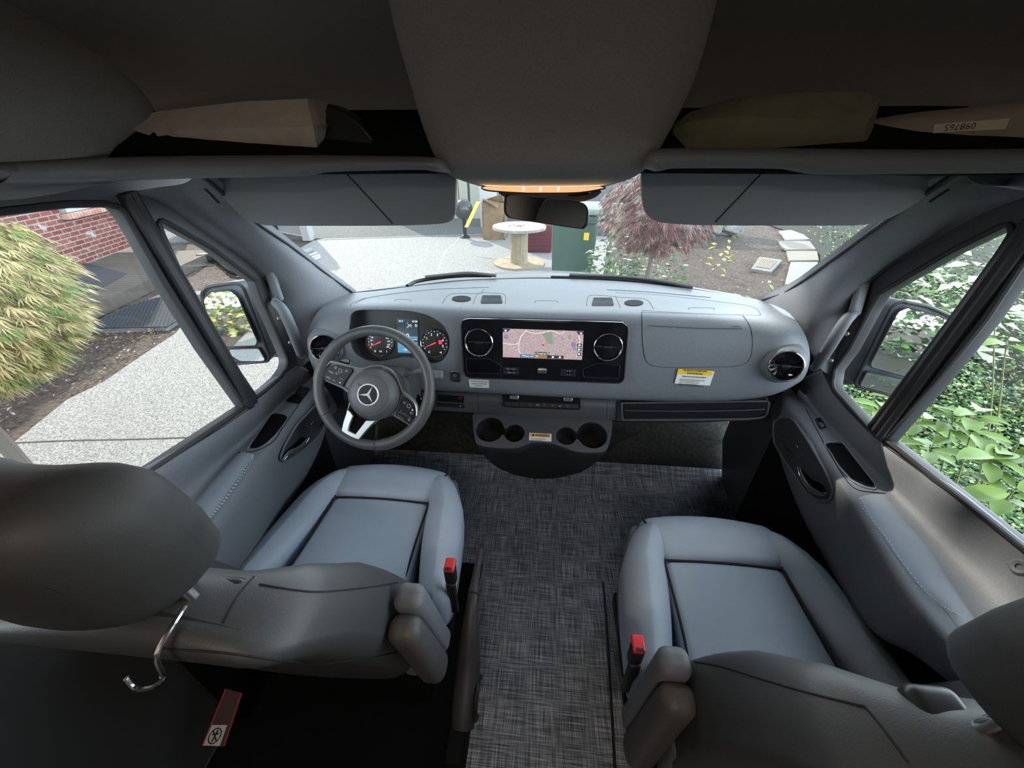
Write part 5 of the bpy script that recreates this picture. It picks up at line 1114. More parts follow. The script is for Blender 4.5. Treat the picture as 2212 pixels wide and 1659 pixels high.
    g = G(); g.rbox((0, 0, 0), (.060, .052, Ln*.98), .022, 6, fn=lambda p: Vector((p.x, p.y*(1+.3*(.5-p.z/Ln))-.030+.012*math.sin(p.z*8), p.z-.012))); g.xf(lambda p: mid+R@p); put(g, 'armrest_pad', mat('armrest_cover', (.08, .08, .08), .55, bump=.3, bscale=550, bdist=.0008))
    # seat belt buckle on its stalk
    bx, by, bz = .302, .035, .585
    g = G(); g.rbox((bx, by, bz), (.030, .022, .060), .007, 2); g.rbox((bx, by-.01, bz-.09), (.026, .014, .13), .006, 2); bb = put(g, 'belt_buckle', M_black)
    g = G(); g.rbox((bx, by+.004, bz+.030), (.026, .034, .014), .004, 2); put(g, 'release_button', M_redp)
    g = G(); g.rbox((bx-.0, by-.010, bz+.0375), (.016, .006, .003), .001, 1); put(g, 'buckle_slot', M_ink)
    # bracket at the hinge
    g = G(); g.rbox((.235, -.055+back_dy*.5, .50), (.05, .10, .16), .02, 3); put(g, 'recliner_cover', M_trim)
    g = G(); g.rbox((.20, -.03, .30), (.012, .05, .12), .004, 1); g.rbox((.175, -.035, .26), (.05, .006, .012), .002, 1); put(g, 'slide_bracket', M_satin)
    if hook:
        pts = [U(a, b, z=c) for a, b, c in ((400, 1310, 1.05), (380, 1340, 1.05), (345, 1400, 1.04), (340, 1430, 1.03), (352, 1462, 1.01), (330, 1485, 1.0), (295, 1487, .995), (272, 1465, 1.01))]
        g = G(); g.tube(cr(pts, 6), .0028, 8); build(g, 'wire_hook', M_chrome, st)
    return st
sd = seat('black leatherette driver seat behind the steering wheel, folded-up armrest on its right', -.505, .515, 1, back_dy=-.055, seams=([(560, 1262), (640, 1275), (700, 1278), (800, 1268), (860, 1258)], [(548, 1246), (512, 1290), (484, 1345)], [(340, 1400), (420, 1405), (500, 1412), (600, 1425), (700, 1432), (800, 1420), (860, 1408)]))
sp_ = seat('black leatherette passenger seat in front of the glove box, armrest on its left', .530, .375, -1, back_dy=-.045, hook=False, ln=.14, hy=-.215, arm=((.290, -.035, .43), (.272, -.065, .72)), seams=([(1500, 1430), (1560, 1440), (1650, 1468), (1760, 1500), (1868, 1526)], [(1868, 1526), (1905, 1570), (1960, 1645)]))

# ================================================================== parking brake lever beside the driver seat
pb = thing('parking_brake_lever', 'long black parking brake lever beside the driver seat', 'lever', (-.17, .45, 0))
P_ = [U(1000, 1570, x=-.155), U(1012, 1440, x=-.155), U(1016, 1350, x=-.157), U(1022, 1285, x=-.157), U(1031, 1230, x=-.158), U(1038, 1188, x=-.158)]
g = G(); g.tube(cr(P_, 5), [.028, .031, .033, .033, .032, .031, .030, .028, .026, .024, .021, .019, .0175, .0165, .0155, .0145, .0135, .0125, .0118, .0112, .0106, .010, .0095, .009, .0085, .008], 14); build(g, 'lever_sleeve', mat('lever_black_plastic', (.045, .042, .045), .5), pb)
g = G(); e_ = P_[-1]; d = (P_[-1]-P_[-2]).normalized(); g.tube([e_, e_+d*.016], .0055, 12); build(g, 'release_knob', M_black, pb)
q = P_[3]; g = G(); g.tube([q-d*.002, q+d*.002], .0160, 16); build(g, 'sleeve_ring', M_seam, pb)
q = P_[0].lerp(P_[1], .55); g = G(); g.tube([q+Vector((.03, 0, -.02))+Vector((.0, math.cos(a_)*.045, math.sin(a_)*.045)) for a_ in [k*2*math.pi/20 for k in range(14)]], .006, 8); build(g, 'cable_loop', M_black, pb)
g = G(); g.rbox((-.185, .42, .06), (.05, .22, .12), .01, 2); build(g, 'lever_base', M_matte, pb)
# ================================================================== outside of the van: bonnet, wipers, door mirrors
van = thing('van_bonnet', 'pale grey van bonnet showing beyond the foot of the windshield', 'bonnet', (0.02, 2.0, .9))
HP = [(860, 640), (893, 614), (960, 600), (1040, 591), (1120, 585), (1180, 584), (1250, 587), (1330, 595), (1400, 604), (1480, 620), (1560, 648)]
r0 = [U(a, b, y=2.25-.25*abs((a-1180)/340)**2) for a, b in HP]; rb = [Vector((p.x*.98, 1.60+.10-.16*abs(p.x)**2+.05, .945)) for p in r0]
g = G(); g.grid([cr(r, 3) for r in ([p.copy() for p in rb], [p.lerp(q, .5)+Vector((0, 0, .012)) for p, q in zip(rb, r0)], r0, [p+Vector((0, .12, -.035)) for p in r0], [p+Vector((0, .35, -.2)) for p in r0], [p+Vector((0, .45, -.6)) for p in r0])])
build(g, 'bonnet_skin', mat('van_grey_paint', (.16, .175, .19), .3, coat=.5), van, ang=70)
g = G(); g.grid([[p+Vector((0, .015, -.02)) for p in cr(ws0, 2)], [p+Vector((0, .16, -.03)) for p in cr(ws0, 2)]]); build(g, 'scuttle_panel', M_black, van, ang=60)
for nm, lab, arm, blade in (('wiper', 'black windshield wiper lying along the left half of the glass foot', [(1070, 606), (1010, 600), (960, 604), (915, 609)], [(878, 620), (905, 608), (985, 598), (1062, 597)]),
                            ('wiper', 'black windshield wiper lying along the right half of the glass foot', [(1500, 632), (1420, 617), (1340, 608), (1230, 604)], [(1190, 601), (1300, 604), (1400, 611), (1498, 624)])):
    w = thing(nm, lab, 'wiper', tuple(U(*blade[0], z=.985)))
    g = G(); g.tube(cr([U(a, b, z=1.0)+Vector((0, .012, 0)) for a, b in blade], 5), .008, 8); build(g, 'blade', M_black, w)
    g = G(); g.tube(cr([U(a, b, z=1.0)+Vector((0, .03, .012)) for a, b in arm], 5), .007, 8); build(g, 'arm', mat('wiper_arm_grey', (.10, .105, .11), .4), w)
def dmirror(label, hous, glasses, y0, refl, deep):
    c = U(*[sum(p[i] for p in hous)/len(hous) for i in (0, 1)], y=y0); d = (c-CAMP).normalized(); n = (Vector(refl).normalized()-d).normalized()
    mm = thing('door_mirror', label, 'mirror', tuple(c))
    nh = Vector((0, -1, 0)); nh = (n+nh*1.5).normalized()
    P_ = [onp(c, nh, p.x, p.y) for p in rpoly([Vector(q) for q in hous], 9, 4)]; cc_ = sum(P_, Vector())/len(P_)
    bk_ = Vector((deep[0], deep[1], deep[2])); rw = [[p+nh*.000 for p in P_], [p+(cc_-p)*-.02-nh*.012 for p in P_], [p+bk_*.5+(cc_-p)*.05 for p in P_], [p+bk_+(cc_-p)*.25 for p in P_]]
    g = G(); g.grid(rw, closed=True); g.add(rw[-1], [list(range(len(P_)))]); g.add([p-nh*.006 for p in P_], [list(range(len(P_)))[::-1]]); build(g, 'mirror_housing', mat('mirror_housing_grey', (.10, .115, .13), .4), mm, ang=50)
    g = G(); g.tube([p+nh*.002 for p in P_], .006, 8, closed=True, up=nh); build(g, 'housing_rim', M_black, mm)
    for k, gl in enumerate(glasses):
        q = [onp(c+nh*.004, nh, p.x, p.y) for p in rpoly([Vector(z) for z in gl], 5, 4)]; qc = sum(q, Vector())/len(q)
        q2 = [qc+((p-qc)-n*((p-qc).dot(n))*.0) for p in q]
        # glass lies in its own tilted plane inside the housing
        q3 = [onp(qc, n, *proj(p)) for p in q2]; sh = min((p-x_).dot(nh) for p, x_ in zip(q3, q)); q3 = [p-nh*(sh-.003) for p in q3]
        g = G(); g.prism(q3, n*.002); build(g, 'mirror_glass', M_mirror, mm, smooth=False, fixn=True)
        g = G(); g.tube([p+n*.001 for p in q3], .003, 6, closed=True, up=n); build(g, 'glass_surround', M_black, mm)
    return mm, c
def proj(p):
    w = p-CAMP; t = w.dot(fw); return (CX+FPX*w.dot(rt)/t, CY+FPX*w.dot(dn)/t)
mL, cL = dmirror('large grey door mirror outside the driver window, two glasses', [(436, 632), (448, 620), (506, 611), (525, 616), (534, 640), (582, 768), (580, 780), (506, 786), (495, 776), (455, 725)],
    [[(445, 646), (459, 628), (502, 624), (519, 636), (562, 733), (558, 743), (479, 746), (470, 736)], [(497, 751), (563, 749), (577, 774), (572, 778), (522, 778), (503, 766)]], 1.28, (-.26, -.9, -.15), (.055, .16, .01))
g = G(); g.rbox((0, 0, 0), (.14, .09, .10), .03, 3); q = U(612, 745, y=1.42); g.xf(lambda p: q+p); build(g, 'mirror_foot', M_black, mL)
mR, cR = dmirror('large grey door mirror outside the passenger window, partly behind the divider bar', [(1926, 662), (1945, 650), (2005, 662), (2052, 682), (2064, 700), (1945, 858), (1935, 856), (1853, 834), (1846, 826)],
    [[(1931, 669), (1953, 660), (2018, 677), (2047, 691), (2051, 707), (1968, 813), (1876, 788), (1874, 778)], [(1866, 798), (1965, 818), (1940, 849), (1935, 850), (1855, 829), (1853, 825)]], 1.30, (.22, -.95, -.16), (-.10, .17, .01))
g = G(); g.rbox((0, 0, 0), (.16, .09, .10), .03, 3); q = U(1818, 800, y=1.45); g.xf(lambda p: q+p); build(g, 'mirror_foot', M_black, mR)

# ================================================================== ground and beds (setting)
def GP(px, py, z=GZ): p = U(px, py, z=z); return p
def slab(name, pts, z0, z1, m, kind='structure', **k):
    g = G(); g.prism([Vector((p[0], p[1], z0)) for p in pts], Vector((0, 0, z1-z0))); return build(g, name, m, kind=kind, smooth=False, fixn=True, **k)
def mulch(name, a, b, sc_, bd=.02):
    m = mat(name, a, .9, col2=b, vscale=sc_, bump=1.0, bscale=sc_*1.2, bdist=bd, detail=8); return m
M_mulch = mulch('bark_mulch', (.028, .021, .017), (.11, .085, .07), 22)
M_agg = mat('exposed_aggregate_concrete', (.12, .125, .128), .8, col2=(.42, .425, .42), vscale=75, spec=.1, bump=.5, bscale=80, bdist=.004, detail=2)
M_asph = mat('worn_asphalt', (.085, .09, .089), .85, spec=.1, col2=(.15, .158, .155), vscale=18, detail=6, bump=.4, bscale=120, bdist=.003)
def terrain(name, x0, x1, y0, y1, z, m, amp, step=.12):
    random.seed(5); nx, ny = int((x1-x0)/step), int((y1-y0)/step); g = G()
    g.grid([[Vector((x0+(x1-x0)*i/nx, y0+(y1-y0)*j/ny, z+random.uniform(-amp, amp))) for i in range(nx+1)] for j in range(ny+1)]); return build(g, name, m, kind='structure', ang=80)
terrain('ground', -16, 16, -12, 22, GZ-.03, M_mulch, .02, .16)
eL = [GP(*p) for p in ((33, 957), (145, 866), (224, 827), (325, 758), (380, 722), (401, 696), (600, 566), (647, 538), (678, 520))]
aL, aR = GP(655, 517), GP(1080, 505)
dirl = (aR-aL).normalized(); aX = aL+dirl*9.5; aW = aL-dirl*4
e0 = eL[0]; d0 = (eL[0]-eL[1]).normalized()
RB = [GP(1300, 600), GP(1312, 560), GP(1330, 520)]
pl = [e0+d0*4]+eL+[GP(700, 516), aR, GP(1330, 512)]+[RB[2], RB[1], RB[0]]+[Vector((1.05, 2.2, 0)), Vector((1.05, -9, 0)), Vector((-3.5, -9, 0))]
slab('driveway', pl, GZ-.06, GZ+.012, M_agg)
far = [aL-dirl*6, aR, GP(1330, 505), Vector((6, 13.5, 0)), Vector((6, 16.5, 0)), Vector((-12, 16.5, 0))]
slab('apron', far, GZ-.06, GZ+.016, M_asph)
# joints and cracks
def groove(name, pts, r, m=M_seam): g = G(); g.tube([GP(*p, z=GZ+.012) for p in cr([Vector(q) for q in pts], 3)], r, 6, flat=.25, up=(0, 0, 1)); o = build(g, name, m, kind='structure'); return o
M_joint = mat('dark_joint', (.05, .05, .048), .9)
groove('driveway_joint', [(33, 957), (150, 952), (300, 949), (440, 944)], .012, M_joint)
groove('driveway_joint', [(678, 519), (850, 513), (1080, 507), (1330, 503)], .03, M_joint)
groove('driveway_crack', [(946, 586), (955, 560), (965, 540), (985, 522), (992, 510)], .010, mat('pale_crack', (.5, .5, .48), .9))
# pale curb and black rubber mat on it
cu = [GP(*p) for p in ((72, 765), (173, 715), (361, 711), (401, 688), (452, 640), (436, 632), (352, 636), (250, 686), (85, 742))]
slab('curb_strip', cu, GZ-.05, GZ+.03, mat('pale_concrete', (.20, .20, .19), .85, var=.15, vscale=12))
M_mat = mat('rubber_mat', (.045, .058, .072), .85, spec=.2)
mp_ = [GP(*p, z=GZ+.045) for p in ((176, 709), (361, 705), (399, 682), (446, 640), (432, 636), (354, 640), (307, 650))]
o = slab('rubber_mat', mp_, GZ+.03, GZ+.045, M_mat, kind='thing'); tag(o, 'blue-grey perforated rubber mat on the pale strip beside the deck', 'mat')
g = G(); random.seed(2); a_, b_ = mp_[0], mp_[1]; ex = (b_-a_).normalized(); ey = Z3.cross(ex)
def inside(p, poly):
    c = False; n = len(poly)
    for i in range(n):
        a, b = poly[i], poly[i-1]
        if (a.y > p.y) != (b.y > p.y) and p.x < (b.x-a.x)*(p.y-a.y)/(b.y-a.y)+a.x: c = not c
    return c
for i in range(-10, 80):
    for j in range(-10, 70):
        p = a_+ex*(i*.055+(.0275 if j % 2 else 0))+ey*(j*.05)
        if inside(p, mp_): g.prism([p+ex*u+ey*v for u, v in ((-.014, -.008), (.014, -.008), (.014, .008), (-.014, .008))], Vector((0, 0, .004)))
ho = build(g, 'mat_holes', mat('mat_hole_dark', (.012, .014, .016), .8), o, smooth=False); ho['kind'] = 'stuff'

# ---- deck, brick house, siding
DZ = GZ+.17
d1, d2 = GP(83, 743), GP(376, 602); dd = (d2-d1).normalized(); dnv = Vector((-dd.y, dd.x, 0)); 
w1, w2 = GP(177, 572, z=DZ), GP(300, 527, z=DZ); wd = (w2-w1).normalized(); wn_ = Vector((-wd.y, wd.x, 0))
depth = (w1-d1).dot(dnv)
M_deck = bpy.data.materials.new('weathered_deck_boards'); M_deck.use_nodes = True; n_, b_ = nodes(M_deck)
tcd = n_.nodes.new('ShaderNodeTexCoord'); mpd = n_.nodes.new('ShaderNodeMapping'); mpd.inputs['Scale'].default_value = (1, 14, 1)
ns = n_.nodes.new('ShaderNodeTexNoise'); ns.inputs['Scale'].default_value = 3; ns.inputs['Detail'].default_value = 6
n_.links.new(tcd.outputs['Object'], mpd.inputs[0]); n_.links.new(mpd.outputs[0], ns.inputs['Vector'])
rp = n_.nodes.new('ShaderNodeValToRGB'); rp.color_ramp.elements[0].color = (.055, .046, .040, 1); rp.color_ramp.elements[1].color = (.125, .108, .092, 1); n_.links.new(ns.outputs['Fac'], rp.inputs[0]); n_.links.new(rp.outputs[0], b_.inputs['Base Color']); b_.inputs['Roughness'].default_value = .8
dk = thing('deck', 'weathered wooden boardwalk deck along the brick house', 'deck', tuple(d1))
g = G(); g2 = G()
bw = .14
a_ = d1-dd*6; Ld = 6+(GP(440, 556)-d1).length; nb = int(Ld/bw)
for i in range(nb):
    p = a_+dd*(i*bw); q = p+dnv*(min(6.0, (w1-p).dot(wn_)/dnv.dot(wn_))-.02)
    g.prism([Vector((p.x, p.y, DZ-.03))+dd*.004, Vector((p.x, p.y, DZ-.03))+dd*(bw-.006), Vector((q.x, q.y, DZ-.03))+dd*(bw-.006), Vector((q.x, q.y, DZ-.03))+dd*.004], Vector((0, 0, .03)))
build(g, 'deck_boards', M_deck, dk, smooth=False, fixn=True)
g = G(); p = a_; q = a_+dd*Ld; g.prism([Vector((p.x, p.y, GZ-.02)), Vector((q.x, q.y, GZ-.02)), Vector((q.x, q.y, DZ+.01)), Vector((p.x, p.y, DZ+.01))], dnv*-.04); build(g, 'fascia_board', M_deck, dk, smooth=False, fixn=True)
# brick wall
M_brick = bpy.data.materials.new('used_brick'); M_brick.use_nodes = True; n_, b_ = nodes(M_brick)
tcb = n_.nodes.new('ShaderNodeTexCoord'); bt_ = n_.nodes.new('ShaderNodeTexBrick'); n_.links.new(tcb.outputs['Object'], bt_.inputs['Vector'])
bt_.inputs['Scale'].default_value = 1.0; bt_.inputs['Brick Width'].default_value = .26; bt_.inputs['Row Height'].default_value = .085; bt_.inputs['Mortar Size'].default_value = .009
bt_.inputs['Color1'].default_value = (.17, .04, .035, 1); bt_.inputs['Color2'].default_value = (.26, .09, .075, 1); bt_.inputs['Mortar'].default_value = (.33, .31, .28, 1); bt_.inputs['Bias'].default_value = -.1
ns = n_.nodes.new('ShaderNodeTexNoise'); ns.inputs['Scale'].default_value = 3.2; ns.inputs['Detail'].default_value = 8; n_.links.new(tcb.outputs['Object'], ns.inputs['Vector'])
rp = n_.nodes.new('ShaderNodeValToRGB'); rp.color_ramp.elements[0].position = .58; rp.color_ramp.elements[1].position = .64; n_.links.new(ns.outputs['Fac'], rp.inputs[0])
mx = n_.nodes.new('ShaderNodeMix'); mx.data_type = 'RGBA'; n_.links.new(rp.outputs[0], mx.inputs[0]); n_.links.new(bt_.outputs['Color'], mx.inputs[6]); mx.inputs[7].default_value = (.42, .40, .38, 1); n_.links.new(mx.outputs[2], b_.inputs['Base Color']); b_.inputs['Roughness'].default_value = .85
house = thing('brick_house', 'red and whitewashed brick house wall with a brick window sill beyond the deck', 'house', tuple(w1))
def wall_box(name, s0, s1, z0, z1, off, thick, m, par):
    g = G(); g.box(((s0+s1)/2, (z0+z1)/2, -thick/2+off), (s1-s0, z1-z0, thick)); me_o = build(g, name, m, None, smooth=False); me_o.parent = par
    M = Matrix((wd, Z3, -wn_)).transposed().to_4x4(); M.translation = w1-par.location; me_o.matrix_basis = M; return me_o
wall_box('brick_wall', -9, 2.45, 0.0, 6.2, 0, .22, M_brick, house)
# everything below is given in wall coordinates: s along the wall, height above the deck
def wall_sz(px, py): q = ray(px, py); t = (w1-CAMP).dot(wn_)/q.dot(wn_); p = CAMP+q*t; return ((p-w1).dot(wd), p.z-w1.z)
s1_, z1_ = wall_sz(130, 465); s2_, z2_ = wall_sz(249, 440); print('sill', s1_, z1_, s2_, z2_)
M_wtrim = mat('white_painted_trim', (.42, .44, .45), .6)
g = G(); nbk = 24; bwid = (s2_-s1_+.0)/max(1, int((s2_-s1_)/.085))
k = 0; s_ = s1_
sill = thing('window_sill', None, None); sill.parent = house; sill.location = (0, 0, 0)
M = Matrix((wd, Z3, -wn_)).transposed().to_4x4(); M.translation = w1-house.location; sill.matrix_basis = M
while s_ < s1_+3.4: g.rbox((s_+.037, (z1_+z2_)/2-.04, .05+.0), (.072, .10, .14), .006, 1); s_ += .085
me_ = build(g, 'sill_bricks', mat('sill_brick', (.42, .16, .12), .85, col2=(.55, .42, .38), vscale=5), None, ang=40); me_.parent = sill
zz_ = (z1_+z2_)/2
wall_box('window_frame', s1_+.02, s1_+3.4, zz_+.02, zz_+.16, .04, .08, M_wtrim, house)
wall_box('window_frame', s1_+.02, s1_+.14, zz_+.02, zz_+1.4, .04, .08, M_wtrim, house)
wall_box('window_pane', s1_+.14, s1_+3.3, zz_+.16, zz_+1.4, .01, .02, mat('window_dark_glass', (.25, .28, .30), .1), house)
sd0, _ = wall_sz(345, 500)
sid = thing('siding_wall', 'white horizontal board siding with a grey downpipe, far left of the driveway', 'house wall', tuple(w2))
def loc_w(s, z, o=0): return w1+wd*s+Z3*z-wn_*o
wall_box('siding_boards', 2.45, 4.4, .05, 6.0, .05, .2, M_wtrim, sid)
# siding seen past the pillar
h1, h2 = GP(600, 506), GP(667, 519); hd_ = (h2-h1).normalized(); hn = Vector((-hd_.y, hd_.x, 0))
sh = thing('garage_corner', 'white painted garage corner board with dark pipe seen past the driver pillar', 'house corner', tuple(h2))
g = G(); p0, p1 = h2-hd_*4, h2; 
for k in range(8): g.prism([Vector((a.x, a.y, GZ+.10+k*.28))-hn*(0) for a in (p0, p1)]+[Vector((a.x, a.y, GZ+.37+k*.28)) for a in (p1, p0)], hn*.2+Z3*0, hn*(.0+.012*(0)))
build(g, 'siding_boards', M_wtrim, sh, smooth=False, fixn=True)
g = G(); c = h2; g.box((c.x, c.y, GZ+1.3), (.22, .22, 2.6)); build(g, 'corner_post', M_wtrim, sh, bevel=.01)
q = GP(603, 510); g = G(); g.tube([Vector((q.x, q.y-.1, GZ)), Vector((q.x, q.y-.1, GZ+.6)), Vector((q.x, q.y-.1, GZ+2.4))], .09, 12); build(g, 'downpipe', mat('dark_pipe', (.03, .035, .04), .4), sh)
# door mat on the deck
q = [GP(*p, z=DZ) for p in ((150, 560), (275, 592), (188, 640), (60, 690), (40, 600))]; o = slab('door_mat', q, DZ, DZ+.012, mat('charcoal_mat', (.035, .038, .048), .9), kind='thing'); tag(o, 'dark charcoal door mat lying on the deck behind the lacy tree', 'mat')
# black corrugated drain hose, pipe offcuts
def tubeobj(name, label, cat, pts, r, m, rib=0, grp=None):
    c = cr(pts, 14 if rib else 5); n = len(c); g = G(); g.tube(c, [r*(1+(rib if i % 2 else -rib)) for i in range(n)], 12); o = build(g, name, m, ang=70); tag(o, label, cat, grp); return o
tubeobj('drain_hose', 'black corrugated drain hose lying in the mulch behind the driver mirror', 'hose', [GP(a, b, z=GZ+.06) for a, b in ((437, 552), (470, 562), (500, 585), (528, 590), (560, 590))], .06, M_rubber, .10)
hb_ = GP(452, 556, z=GZ+.10); g = G(); g.rbox((0, 0, 0), (.45, .16, .18), .04, 3); g.xf(lambda p: hb_+Matrix.Rotation(.5, 3, 'Z')@p); o = build(g, 'utility_box', M_black); tag(o, 'low black plastic box at the end of the boardwalk fascia', 'box')
for k, (a, b) in enumerate((((650, 550), (672, 541)), ((655, 556), (684, 546)), ((660, 561), (690, 551)), ((664, 566), (691, 556)))):
    r = .07 if k == 0 else .028; p, q = GP(*a, z=GZ+r), GP(*b, z=GZ+r); g = G(); g.tube([p, q], r, 14)
    pl_ = ['', 'thin pale grey pipe lying against the thick blue-grey pipe', 'middle thin pale grey pipe of the bundle at the left driveway edge', 'thin pale grey pipe of the bundle lying nearest the van'][k]
    o = build(g, 'pipe', mat('pipe_blue_grey', (.22, .27, .30), .5) if k == 0 else mat('pipe_pale_grey', (.5, .52, .53), .5)); tag(o, 'thick blue-grey plastic pipe at the driveway edge, largest of the pile' if k == 0 else pl_, 'pipe', None if k == 0 else 'thin pipes at the driveway edge')

# ---- things standing at the end of the drive
M_ply = mat('raw_spool_wood', (.30, .25, .17), .75, col2=(.40, .35, .26), vscale=9, detail=5)
M_plyw = mat('weathered_spool_wood', (.28, .26, .24), .8, col2=(.44, .42, .39), vscale=9, detail=6)
sb = GP(1121, 571); ts = (sb-CAMP).dot(fw); sr_ = 54*ts/FPX; st_ = U(1120, 488, y=sb.y).z
sp = thing('cable_spool', 'wooden cable spool standing on end in the driveway', 'cable spool', tuple(sb))
def disc(c, r, h, m, nm, par, holes=()):
    g = G(); g.lathe([(0, 0), (r, 0), (r, h), (0, h)], c, Z3, 40); return build(g, nm, m, par, ang=40)
disc(sb, sr_, .05, M_ply, 'lower_flange', sp); disc(Vector((sb.x, sb.y, st_-.05)), sr_*1.02, .05, M_plyw, 'upper_flange', sp)
g = G(); H_ = st_-sb.z
for k in range(14):
    a0, a1 = k*2*math.pi/14, (k+1)*2*math.pi/14-.02; r_ = sr_*.34
    pp = [Vector((sb.x+math.cos(a)*r, sb.y+math.sin(a)*r, sb.z+.05)) for a, r in ((a0, r_), (a1, r_), (a1, r_-.03), (a0, r_-.03))]; g.prism(pp, Vector((0, 0, H_-.1)))
build(g, 'drum_staves', M_ply, sp, smooth=False, fixn=True)
for dx, dy, r in ((0, 0, .055), (-.2, -.02, .035), (-.12, .07, .03), (.09, .08, .03), (.05, -.06, .025), (-.06, -.09, .025)):
    g = G(); g.lathe([(0, .002), (r, .002), (r, 0)], Vector((sb.x+dx, sb.y+dy, st_)), Z3, 18); build(g, 'bolt_hole', mat('hole_dark', (.05, .04, .035), .9), sp)
def boxbin(name, label, px0, px1, pyt, y, depth_, m, lid_m, taper=.86, lid=True):
    a, b = U(px0, pyt, y=y), U(px1, pyt, y=y); w = (b.x-a.x); c = Vector(((a.x+b.x)/2, y+depth_/2, GZ)); h = a.z-GZ
    t = thing(name, label, 'bin', tuple(c)); g = G()
    g.rbox((0, 0, h/2), (w, depth_, h), .05, 3, fn=lambda p: Vector((p.x*(taper+(1-taper)*(p.z/h+.5)), p.y*(taper+(1-taper)*(p.z/h+.5)), p.z))); g.xf(lambda p: c+p); build(g, 'bin_body', m, t)
    if lid:
        g = G(); g.rbox((0, 0, 0), (w*1.08, depth_*1.1, .09), .03, 3, fn=lambda p: Vector((p.x, p.y, p.z+.10*(1-(p.y/depth_*1.6)**2)))); g.xf(lambda p: c+Vector((0, 0, h+.03))+p); build(g, 'lid', lid_m, t)
        g = G(); g.tube([c+Vector((-w*.42, -depth_*.52, h-.10)), c+Vector((w*.42, -depth_*.52, h-.10))], .018, 8); build(g, 'front_rib', m, t)
    return t, c, h, w
M_gbin = mat('green_bin_plastic', (.055, .105, .08), .5, var=.06, vscale=4)
tb, cb, hb2, wb_ = boxbin('wheelie_bin', 'large dark green lidded wheelie bin beside the cable spool', 1193, 1297, 466, 7.0, .75, M_gbin, mat('pale_lid_plastic', (.20, .27, .24), .5))
g = G(); g.box(tuple(cb+Vector((.20, -.385, hb2-.32))), (.09, .01, .12)); build(g, 'yellow_tag', M_yel, tb)
t2_, c2_, h2_, w2_ = boxbin('recycling_crate', 'maroon ribbed plastic crate between the spool and the green bin', 1138, 1196, 484, 9.6, .6, mat('maroon_plastic', (.12, .02, .03), .5), None, .95, False)
g = G()
for k in range(6): g.box(tuple(c2_+Vector((0, -.30, h2_-.08-k*.09))), (w2_*.9, .03, .03))
build(g, 'ribs', mat('maroon_plastic', (0, 0, 0)), t2_)
# post
q = U(1322, 560, y=6.6); p0 = U(1319, 572, y=6.6); p1 = U(1336, 440, y=6.6); wv = 20*6.6/FPX/2
g = G(); g.prism([p0+Vector((-wv, 0, -.6)), p0+Vector((wv, 0, -.6)), p1+Vector((wv, 0, 0)), p1+Vector((-wv, 0, 0))], Vector((0, .1, 0))); o = build(g, 'wooden_post', mat('pale_timber', (.33, .31, .24), .8, col2=(.42, .40, .32), vscale=8), bevel=.008, fixn=True); tag(o, 'pale square wooden post standing right of the green bin', 'post')
# kettle, strip, box, boards against the garage
yk = 11.2; k0 = U(1001, 452, y=yk); rk = 20*yk/FPX*.95
kt = thing('garden_globe', 'round smoky grey ball standing by the garage wall, left of the yellow strip', 'ball', (k0.x, k0.y, GZ))
g = G(); g.lathe([(rk*math.sin(math.pi*i/16)+1e-5, -rk*math.cos(math.pi*i/16)) for i in range(17)], k0, Z3, 32); build(g, 'ball', mat('smoky_grey_gloss', (.05, .055, .05), .25), kt)
g = G(); g.lathe([(.16, 0), (.12, .05), (.05, .10), (.05, k0.z-rk-GZ+.02)], (k0.x, k0.y, GZ), Z3, 20); build(g, 'stand', M_black, kt)
a, b = U(1007, 491, y=9.6), U(1033, 436, y=9.9); d = (b-a); g = G(); s_ = Vector((.045, 0, 0)); a.z = max(a.z, GZ+.02); g.prism([a-s_, a+s_, b+s_, b-s_], Vector((0, .03, 0))); o = build(g, 'yellow_strip', mat('yellow_plastic', (.75, .62, .10), .5), fixn=True); tag(o, 'narrow yellow strip leaning in front of the garage, left of the cardboard box', 'strip')
c = U(1066, 470, y=11.0); hx_ = 44*11/FPX; zt_ = U(1066, 437, y=11).z; cbx = thing('cardboard_box', 'crumpled brown cardboard box behind the cable spool', 'box', (c.x, 11.3, GZ))
random.seed(9); g = G(); hh = max(.4, zt_-GZ); g.rbox((0, 0, hh/2), (hx_, .6, hh), .02, 4, fn=lambda p: p+Vector((random.uniform(-.03, .03), random.uniform(-.03, .03), random.uniform(-.03, .03)))); g.xf(lambda p: Vector((c.x, 11.3, GZ))+p); build(g, 'box_body', mat('brown_cardboard', (.22, .155, .09), .85, var=.15, vscale=6), cbx)
for k in (-1, 1): g = G(); q0 = Vector((c.x+k*hx_*.1, 11.02, GZ+hh)); g.prism([q0+Vector((-hx_*.4, 0, 0)), q0+Vector((hx_*.4, 0, 0)), q0+Vector((hx_*.35, -.25, .16*k+.05)), q0+Vector((-hx_*.3, -.22, .1))], Vector((0, .012, .012))); build(g, 'box_flap', mat('brown_cardboard', (0, 0, 0)), cbx, smooth=False, fixn=True)
gw = thing('garage', 'pale garage front with white boards at the far end of the driveway', 'garage', (-1, 14.5, GZ))
g = G(); g.box((-1.0, 14.7, GZ+1.6), (10, .2, 3.2)); build(g, 'garage_wall', mat('garage_grey_wall', (.17, .19, .20), .8), gw, smooth=False)
for px, w in ((1002, .30), (1027, .34), (985, .2)):
    q = U(px, 430, y=14.5); g = G(); g.box((q.x, 14.5, GZ+1.5), (w, .12, 3.0)); build(g, 'board', mat('cream_board', (.36, .37, .31), .7), gw, smooth=False)
